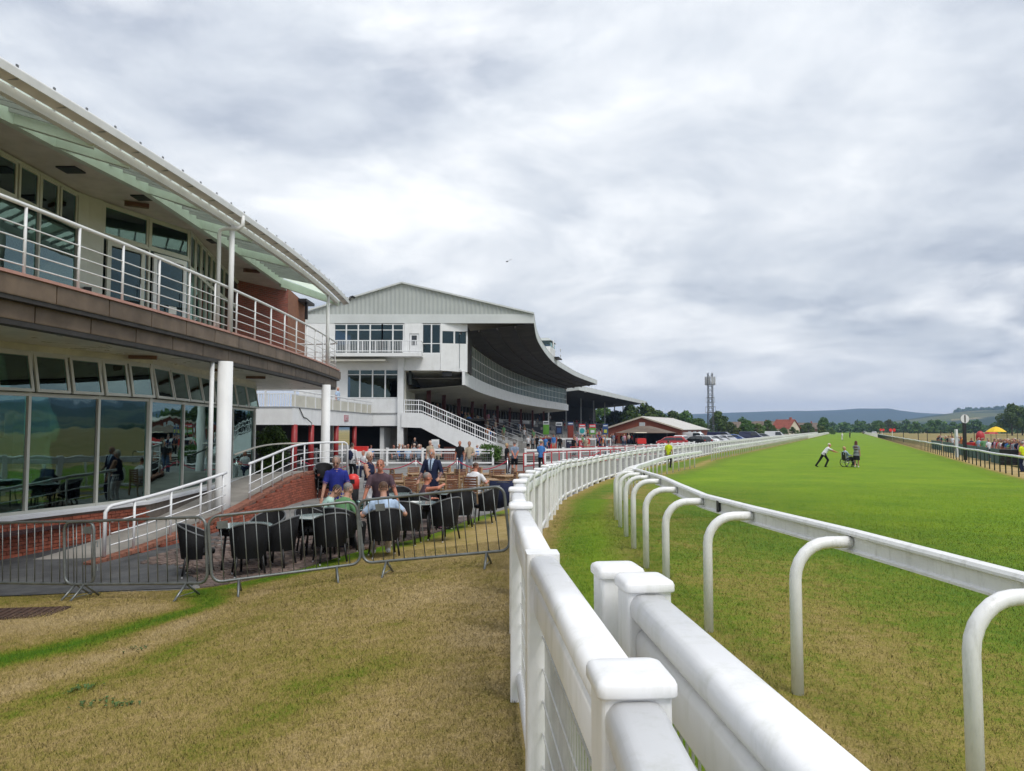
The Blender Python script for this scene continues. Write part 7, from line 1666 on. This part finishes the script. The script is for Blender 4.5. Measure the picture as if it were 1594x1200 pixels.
# ------------------------------------------------------------------ across the track
def across():
    Y = 60.0; x = px_x(1500, Y); t = thing('winning_post', 'tall black post with a round white disc beside the far rail', 'sign', (x, Y, -0.1)); zc = 3.17
    MB().beam((x, Y, -0.1), (x, Y, zc - 0.05), 0.20, 0.20).build('post', 'black', t); MB().beam((x, Y - 0.14, zc - 0.3), (x, Y - 0.14, zc + 0.3), 0.07, 0.04).build('pointer', 'black', t)
    MB().tube([(x, Y - 0.12, zc), (x, Y - 0.07, zc)], 0.34, 28).build('disc', 'white_metal', t); MB().tube([(x + 0.35 * math.cos(a), Y - 0.1, zc + 0.35 * math.sin(a)) for a in np.linspace(0, 2 * math.pi, 29)[:-1]], 0.025, 6, closed=True).build('disc_rim', 'galv', t)
    # boards along the far rail
    d = np.array((SL, 1.0)); d /= np.linalg.norm(d); n = np.array((d[1], -d[0])); at = lambda y, off: np.array((25.9 + SL * (y - 39), y)) + n * off
    def board(y0, y1, off, z0, z1, m, lab, strip=None):
        a, b = at(y0, off), at(y1, off); t = thing('advert_board', lab, 'board', (*a, -0.1), 0, 'advert boards behind the far rail'); bd = MB().beam((*a, (z0 + z1) / 2), (*b, (z0 + z1) / 2), 0.06, z1 - z0).build('panel', m, t)
        if strip: MB().beam((*(a + (b - a) * .08 - n * .04), z1 - 0.35), (*(a + (b - a) * .9 - n * .04), z1 - 0.35), 0.02, 0.4).build('lettering', strip, bd)
        for f in np.linspace(0.02, 0.98, 4): p = a + (b - a) * f + n * 0.08; MB().beam((*p, -0.2), (*p, z1), 0.06, 0.06).build('post', 'galv', t)
    board(44.8, 49.5, 2.6, -0.05, 1.0, 'sign_pink', 'faded pink and red advert board behind the green posts', 'sign_pale'); board(40.0, 44.4, 2.4, 0.35, 1.0, 'sign_blue', 'blue advert board beside the yellow vested steward', None); board(50.4, 51.4, 2.6, -0.05, 1.0, 'white_paint', 'narrow white board between the black crates and pink board'); board(40.5, 44.2, 2.9, -0.1, 0.35, 'net_green', 'dark green mesh panel under the blue board')
    for i, (y0, y1) in enumerate(((53.5, 57.5), (59, 63), (64, 69), (70, 76), (78, 86), (88, 98))): board(y0, y1, 1.8, -0.1, 0.95, 'net_green', f'dark green mesh panel behind the far rail, {["nearest the black crates", "left of the nearest", "third along", "fourth along", "fifth along", "farthest along"][i]}')
    for k in range(4): p = at(52.6, 2.2); tag(bevel(MB().box((p[0], p[1], -0.05 + 0.27 * k + 0.1), (1.25, 0.8, 0.24), 0.4).build('crate', 'black')), f'black crate by the winning post, {["bottom", "second", "third", "top"][k]} of the stack', 'crate', 'black crates by the winning post')
    # umbrella and pitches
    for px, Y, z, w_, m, lab in ((1549, 78, 2.62, 0.95, 'yellow_canvas', 'bright yellow umbrella above the far crowd'), (1541, 80, 2.40, 0.7, 'red_paint', 'red umbrella behind the yellow one')):
        x = px_x(px, Y); t = thing('umbrella', lab, 'umbrella', (x, Y, -0.15)); rows = [[(x + w_ * f * math.cos(2 * math.pi * k / 8), Y + w_ * f * math.sin(2 * math.pi * k / 8), z - 0.55 * f ** 1.7) for k in range(9)] for f in (0.02, 0.3, 0.6, 0.85, 1.0)]
        MB().grid(rows).build('canopy', m, t); MB().tube([(x, Y, -0.15), (x, Y, z + 0.05)], 0.025, 6).build('pole', 'galv', t)
        for k in range(8): a = 2 * math.pi * k / 8; MB().tube([(x, Y, z - 0.1), (x + w_ * math.cos(a), Y + w_ * math.sin(a), z - 0.56)], 0.012, 4).build('rib', 'galv', t)
    x = px_x(1527, 72); t = thing('betting_box', 'red box stall with a round red seat left of the yellow umbrella', 'kiosk', (x, 72, -0.15)); MB().b2(x - 0.9, x + 0.6, 72, 73, -0.15, 1.1).build('body', 'red_bright', t); MB().ell((x + 0.2, 72.6, 1.6), (0.42, 0.3, 0.6)).build('hood', 'red_paint', t, True)
    for px, Y, lab in ((1388, 172, 'red distance marker across the track, nearer of two'), (1372, 232, 'red distance marker across the track, farther of two')):
        x = px_x(px, Y); t = thing('distance_marker', lab, 'sign', (x, Y, -0.15), 0, 'red distance markers'); MB().b2(x - 0.04, x + 0.04, Y, Y + 0.06, -0.15, 2.1).build('post', 'white_paint', t)
        for s_ in (-1, 1): MB().tube([(x + s_ * 0.4, Y - 0.05, 2.15), (x + s_ * 0.4, Y - 0.02, 2.15)], 0.37, 16).build('disc', 'red_bright', t)
    Y = 66; x = px_x(1487, Y); t = thing('camera_post', 'slim pale post with a box left of the winning post', 'post', (x, Y, -0.15)); MB().beam((x, Y, -0.15), (x, Y, 2.35), 0.22, 0.16).build('post', 'sign_pale', t); MB().beam((x, Y - 0.1, 1.7), (x, Y - 0.1, 2.3), 0.16, 0.05).build('panel', 'white_paint', t)
    p = at(41.0, 1.2); tag(MB().tube([(p[0], p[1], 0.02), (p[0] + 0.5, p[1] - 0.5, 0.0)], 0.09, 10).build('plastic_pipe', 'render_cream'), 'short pale length of pipe lying behind the green posts', 'pipe')
    for i, px in enumerate((1405, 1428, 1442, 1463, 1480, 1515, 1566, 1582)): Y = 142 + 3 * i; x = px_x(px, Y); tag(MB().beam((x, Y, -0.15), (x, Y, 2.1), 0.09, 0.09).build('field_post', 'dark_brown'), f'thin brown post in the straw field, {["first", "second", "third", "fourth", "fifth", "sixth", "seventh", "eighth"][i]} from the rail end', 'post', 'posts in the straw field')
across()
def bird():
    p = Vector(pix(789.5, 407, 60)); t = tag(MB().ell(p, (0.05, 0.16, 0.045), 8, 6, Matrix.Rotation(R(40), 3, 'Z')).add([p + Vector((0.0, 0.05, 0.02)), p + Vector((0.28, 0.0, 0.18)), p + Vector((0.40, -0.02, 0.20)), p + Vector((0.02, -0.06, 0.02))], [(0, 1, 2, 3)]).add([p + Vector((0.0, 0.05, 0.02)), p + Vector((-0.12, 0.0, 0.12)), p + Vector((-0.18, -0.02, 0.16)), p + Vector((-0.02, -0.06, 0.02))], [(0, 1, 2, 3)]).build('bird', 'black'), 'small dark bird flying in the cloudy sky', 'bird')
bird()

# ------------------------------------------------------------------ dining room seen through the glass
def dining():
    def chair(x, y, rz, m, lab):
        t = thing('dining_chair', lab, 'chair', (x, y, 0.36), rz, 'dining chairs behind the glass'); MB().box((0, 0, 0.46), (0.44, 0.44, 0.09)).build('seat', m, t, world=False); bevel(MB().box((0, -0.22, 0.78), (0.42, 0.06, 0.66)).build('backrest', m, t, world=False), 0.02)
        for sx in (-1, 1):
            for sy in (-1, 1): MB().beam((sx * 0.19, sy * 0.19, 0.42), (sx * 0.2, sy * 0.22, 0), 0.04, 0.04).build('leg', 'tan_leather', t, world=False)
    def table(x, y, lab):
        t = thing('dining_table', lab, 'table', (x, y, 0.36), 0, 'dining tables behind the glass'); MB().box((0, 0, 0.74), (0.9, 0.9, 0.04)).build('top', 'wood_brown', t, world=False); MB().lathe([(0.25, 0), (0.05, 0.04), (0.05, 0.72)], n=12).build('pedestal', 'black', t, world=False)
    chair(-10.2, 16.75, R(60), 'tan_leather', 'tan leather dining chair behind the second pane'); table(-10.9, 17.0, 'brown dining table beside the tan chair'); chair(-9.75, 18.3, R(100), 'red_leather', 'red leather dining chair behind the third pane'); table(-10.5, 18.7, 'brown dining table beside the red chair'); chair(-10.6, 14.9, R(40), 'red_leather', 'red leather dining chair behind the first pane')
    person(CROWD[4], (-10.05, 17.3, 0.36), R(140), 'diner in a dark jumper seated behind the second pane', 'navy', 'beige', hair='grey'); person(CROWD[4], (-9.9, 18.75, 0.36), R(60), 'diner in grey seated behind the third pane', 'grey', 'black', hair='white')
dining()

# ------------------------------------------------------------------ hills, woods, haze
def hill_mat(name, cols, fsc, wood):
    m = bpy.data.materials.new(name); m.use_nodes = True; t = NT(m.node_tree); b = m.node_tree.nodes['Principled BSDF']; b.inputs['Roughness'].default_value = 0.95; b.inputs['Specular IOR Level'].default_value = 0.05
    geo = t.n('ShaderNodeNewGeometry'); ns = t.noise(geo.outputs['Position'], 0.02, 4, 0.6); mpn = t.n('ShaderNodeMapping'); mpn.inputs['Scale'].default_value = (1, 1, 3.0); t.l(geo.outputs['Position'], mpn.inputs[0])
    vo = t.n('ShaderNodeTexVoronoi'); vo.inputs['Scale'].default_value = fsc; t.l(mpn.outputs[0], vo.inputs['Vector'])
    fc = t.ramp(vo.outputs['Color'], [(i / len(cols), c) for i, c in enumerate(cols)], 'CONSTANT'); wn = t.noise(geo.outputs['Position'], wood[0], 5, 0.6); fine = t.noise(geo.outputs['Position'], 0.11, 3, 0.7)
    wc = t.ramp(fine, [(0.3, (0.010, 0.026, 0.010)), (0.7, (0.045, 0.075, 0.025))])
    t.l(t.mix(t.ramp(wn, [(wood[1] - 0.02, 0.0), (wood[1] + 0.02, 1.0)]), fc, wc), b.inputs['Base Color'])
    bp = t.n('ShaderNodeBump'); bp.inputs['Strength'].default_value = 0.8; bp.inputs['Distance'].default_value = 6.0; t.l(fine, bp.inputs['Height']); t.l(bp.outputs[0], b.inputs['Normal']); MAT[name] = m
hill_mat('far_hill', [(0.05, 0.08, 0.03), (0.07, 0.09, 0.03), (0.04, 0.06, 0.03)], 0.0012, (0.0012, 0.30)); hill_mat('near_hill', [(0.20, 0.18, 0.07), (0.09, 0.12, 0.035), (0.26, 0.22, 0.10), (0.12, 0.13, 0.04)], 0.0034, (0.0028, 0.50))
def hill(name, D, base, ridge, m, rough, depth, seed):
    """ridge: list of (azimuth in degrees from the view axis, height angle in degrees seen from the stands)"""
    az = np.linspace(ridge[0][0], ridge[-1][0], 420); el = np.interp(az, [r_[0] for r_ in ridge], [r_[1] for r_ in ridge]); rows = []
    for k, (a, e) in enumerate(zip(az, el)):
        col = []
        for j in range(13):
            f = j / 9; d = D + depth * (f - 0.6); prof = math.sin(min(1.0, f) * math.pi / 2) ** 1.3 if f <= 1 else 1 - 0.6 * (f - 1) ** 1.2 * 2
            h = (D + depth * 0.4) * math.tan(R(e)) * prof; nz = mnoise.fractal(Vector((math.sin(R(a)) * d * rough, math.cos(R(a)) * d * rough, seed)), 1.0, 2.0, 4) * D * 0.0016 * (0.3 + prof)
            col.append((d * math.sin(R(a)), d * math.cos(R(a)), base + h + nz))
        rows.append(col)
    tag(MB().grid(rows).build(name, m, smooth=True), kind='structure')
azp = lambda px: math.degrees(math.atan((px - 797) / FPX)); elp = lambda py, px: math.degrees(math.atan((HOR - py) / FPX * math.cos(R(azp(px)))))
rid = [(-75, 1.0), (-40, 1.3), (-10, 1.2)] + [(azp(p), elp(q, p)) for p, q in ((800, 646), (930, 640), (985, 640), (1080, 642), (1150, 640), (1200, 638), (1260, 639), (1300, 638), (1335, 634.5), (1385, 634.5), (1402, 638.5), (1425, 641.5), (1450, 643), (1520, 645), (1594, 643))] + [(42, 1.6), (50, 2.2), (57, 1.7), (66, 2.0), (80, 1.5)]
hill('far_hills', 4600, -4, rid, 'far_hill', 0.0016, 1400, 1.3)
rid2 = [(azp(p), elp(q, p)) for p, q in ((1180, 664), (1280, 660), (1350, 656), (1400, 651), (1440, 645.5), (1490, 640), (1520, 638), (1560, 637), (1594, 635.5), (1680, 634))] + [(43, 1.9), (52, 2.3), (60, 1.8), (72, 1.6), (80, 1.0)]
hill('near_hills', 2300, -3, rid2, 'near_hill', 0.003, 1100, 4.1)
def wood_band(name, specs, label, m, seed, hmin, hmax):
    r_ = np.random.default_rng(seed); base = [tree_proto(seed * 10 + k, 8, 8, m, 260, 0.85, low=0.05)[0] for k in range(3)]; Vs, Rs = [], []
    dat = []
    for me in base:
        v = np.empty(len(me.vertices) * 3, np.float32); me.vertices.foreach_get('co', v); a = np.empty(len(me.vertices), np.float32); me.attributes['rnd'].data.foreach_get('value', a); dat.append((v.reshape(-1, 3), a))
    for (px0, px1, Y0, Y1, n, z) in specs:
        for k in range(n):
            f = (k + r_.random()) / n; px = px0 + (px1 - px0) * f; Y = Y0 + (Y1 - Y0) * r_.random(); x = px_x(px, Y); v, a = dat[r_.integers(3)]; h = r_.uniform(hmin, hmax) / 8; an = r_.uniform(0, 6.28)
            ro = np.array(((math.cos(an), -math.sin(an), 0), (math.sin(an), math.cos(an), 0), (0, 0, 1))); Vs.append((v * np.array((h * 1.25, h * 1.25, h))) @ ro.T + np.array((x, Y, z))); Rs.append(a)
    me = leaf_mesh(name, np.concatenate(Vs), np.concatenate(Rs), m); tag(link(name, me), label, 'trees', kind='stuff')
wood_band('woodland', [(1130, 1460, 900, 1100, 110, -1), (1160, 1470, 620, 700, 80, -1), (1440, 1720, 640, 740, 46, -1), (1420, 1800, 430, 470, 24, -1), (1300, 1420, 520, 560, 14, -1), (1700, 3200, 420, 700, 150, -1), (880, 1160, 420, 560, 60, -1)], 'belts of dark woodland between the course and the hills', 'leaf', 3, 5, 9)
wood_band('hilltop_trees', [(p, p + 14, 2740 * math.cos(R(azp(p))), 2760 * math.cos(R(azp(p))), 7, -6 + 2740 * math.tan(R(float(np.interp(azp(p + 7), [r_[0] for r_ in rid2], [r_[1] for r_ in rid2]))))) for p in range(1484, 1720, 14)], 'line of dark trees on the hilltop at the right', 'leaf', 4, 10, 18)
hz_ = MB().b2(-7000, 7000, -1500, 7000, -9.0, 235).mesh('haze', 'white_paint'); hz_.materials.clear()
m = bpy.data.materials.new('haze'); m.use_nodes = True; m.node_tree.nodes.clear(); t = NT(m.node_tree); pv = t.n('ShaderNodeVolumePrincipled'); pv.inputs['Color'].default_value = (0.47, 0.66, 1.0, 1); pv.inputs['Density'].default_value = 1.9e-4; pv.inputs['Anisotropy'].default_value = 0.1
om = t.n('ShaderNodeOutputMaterial'); t.l(pv.outputs[0], om.inputs['Volume']); hz_.materials.append(m)
tag(link('haze', hz_), kind='stuff')
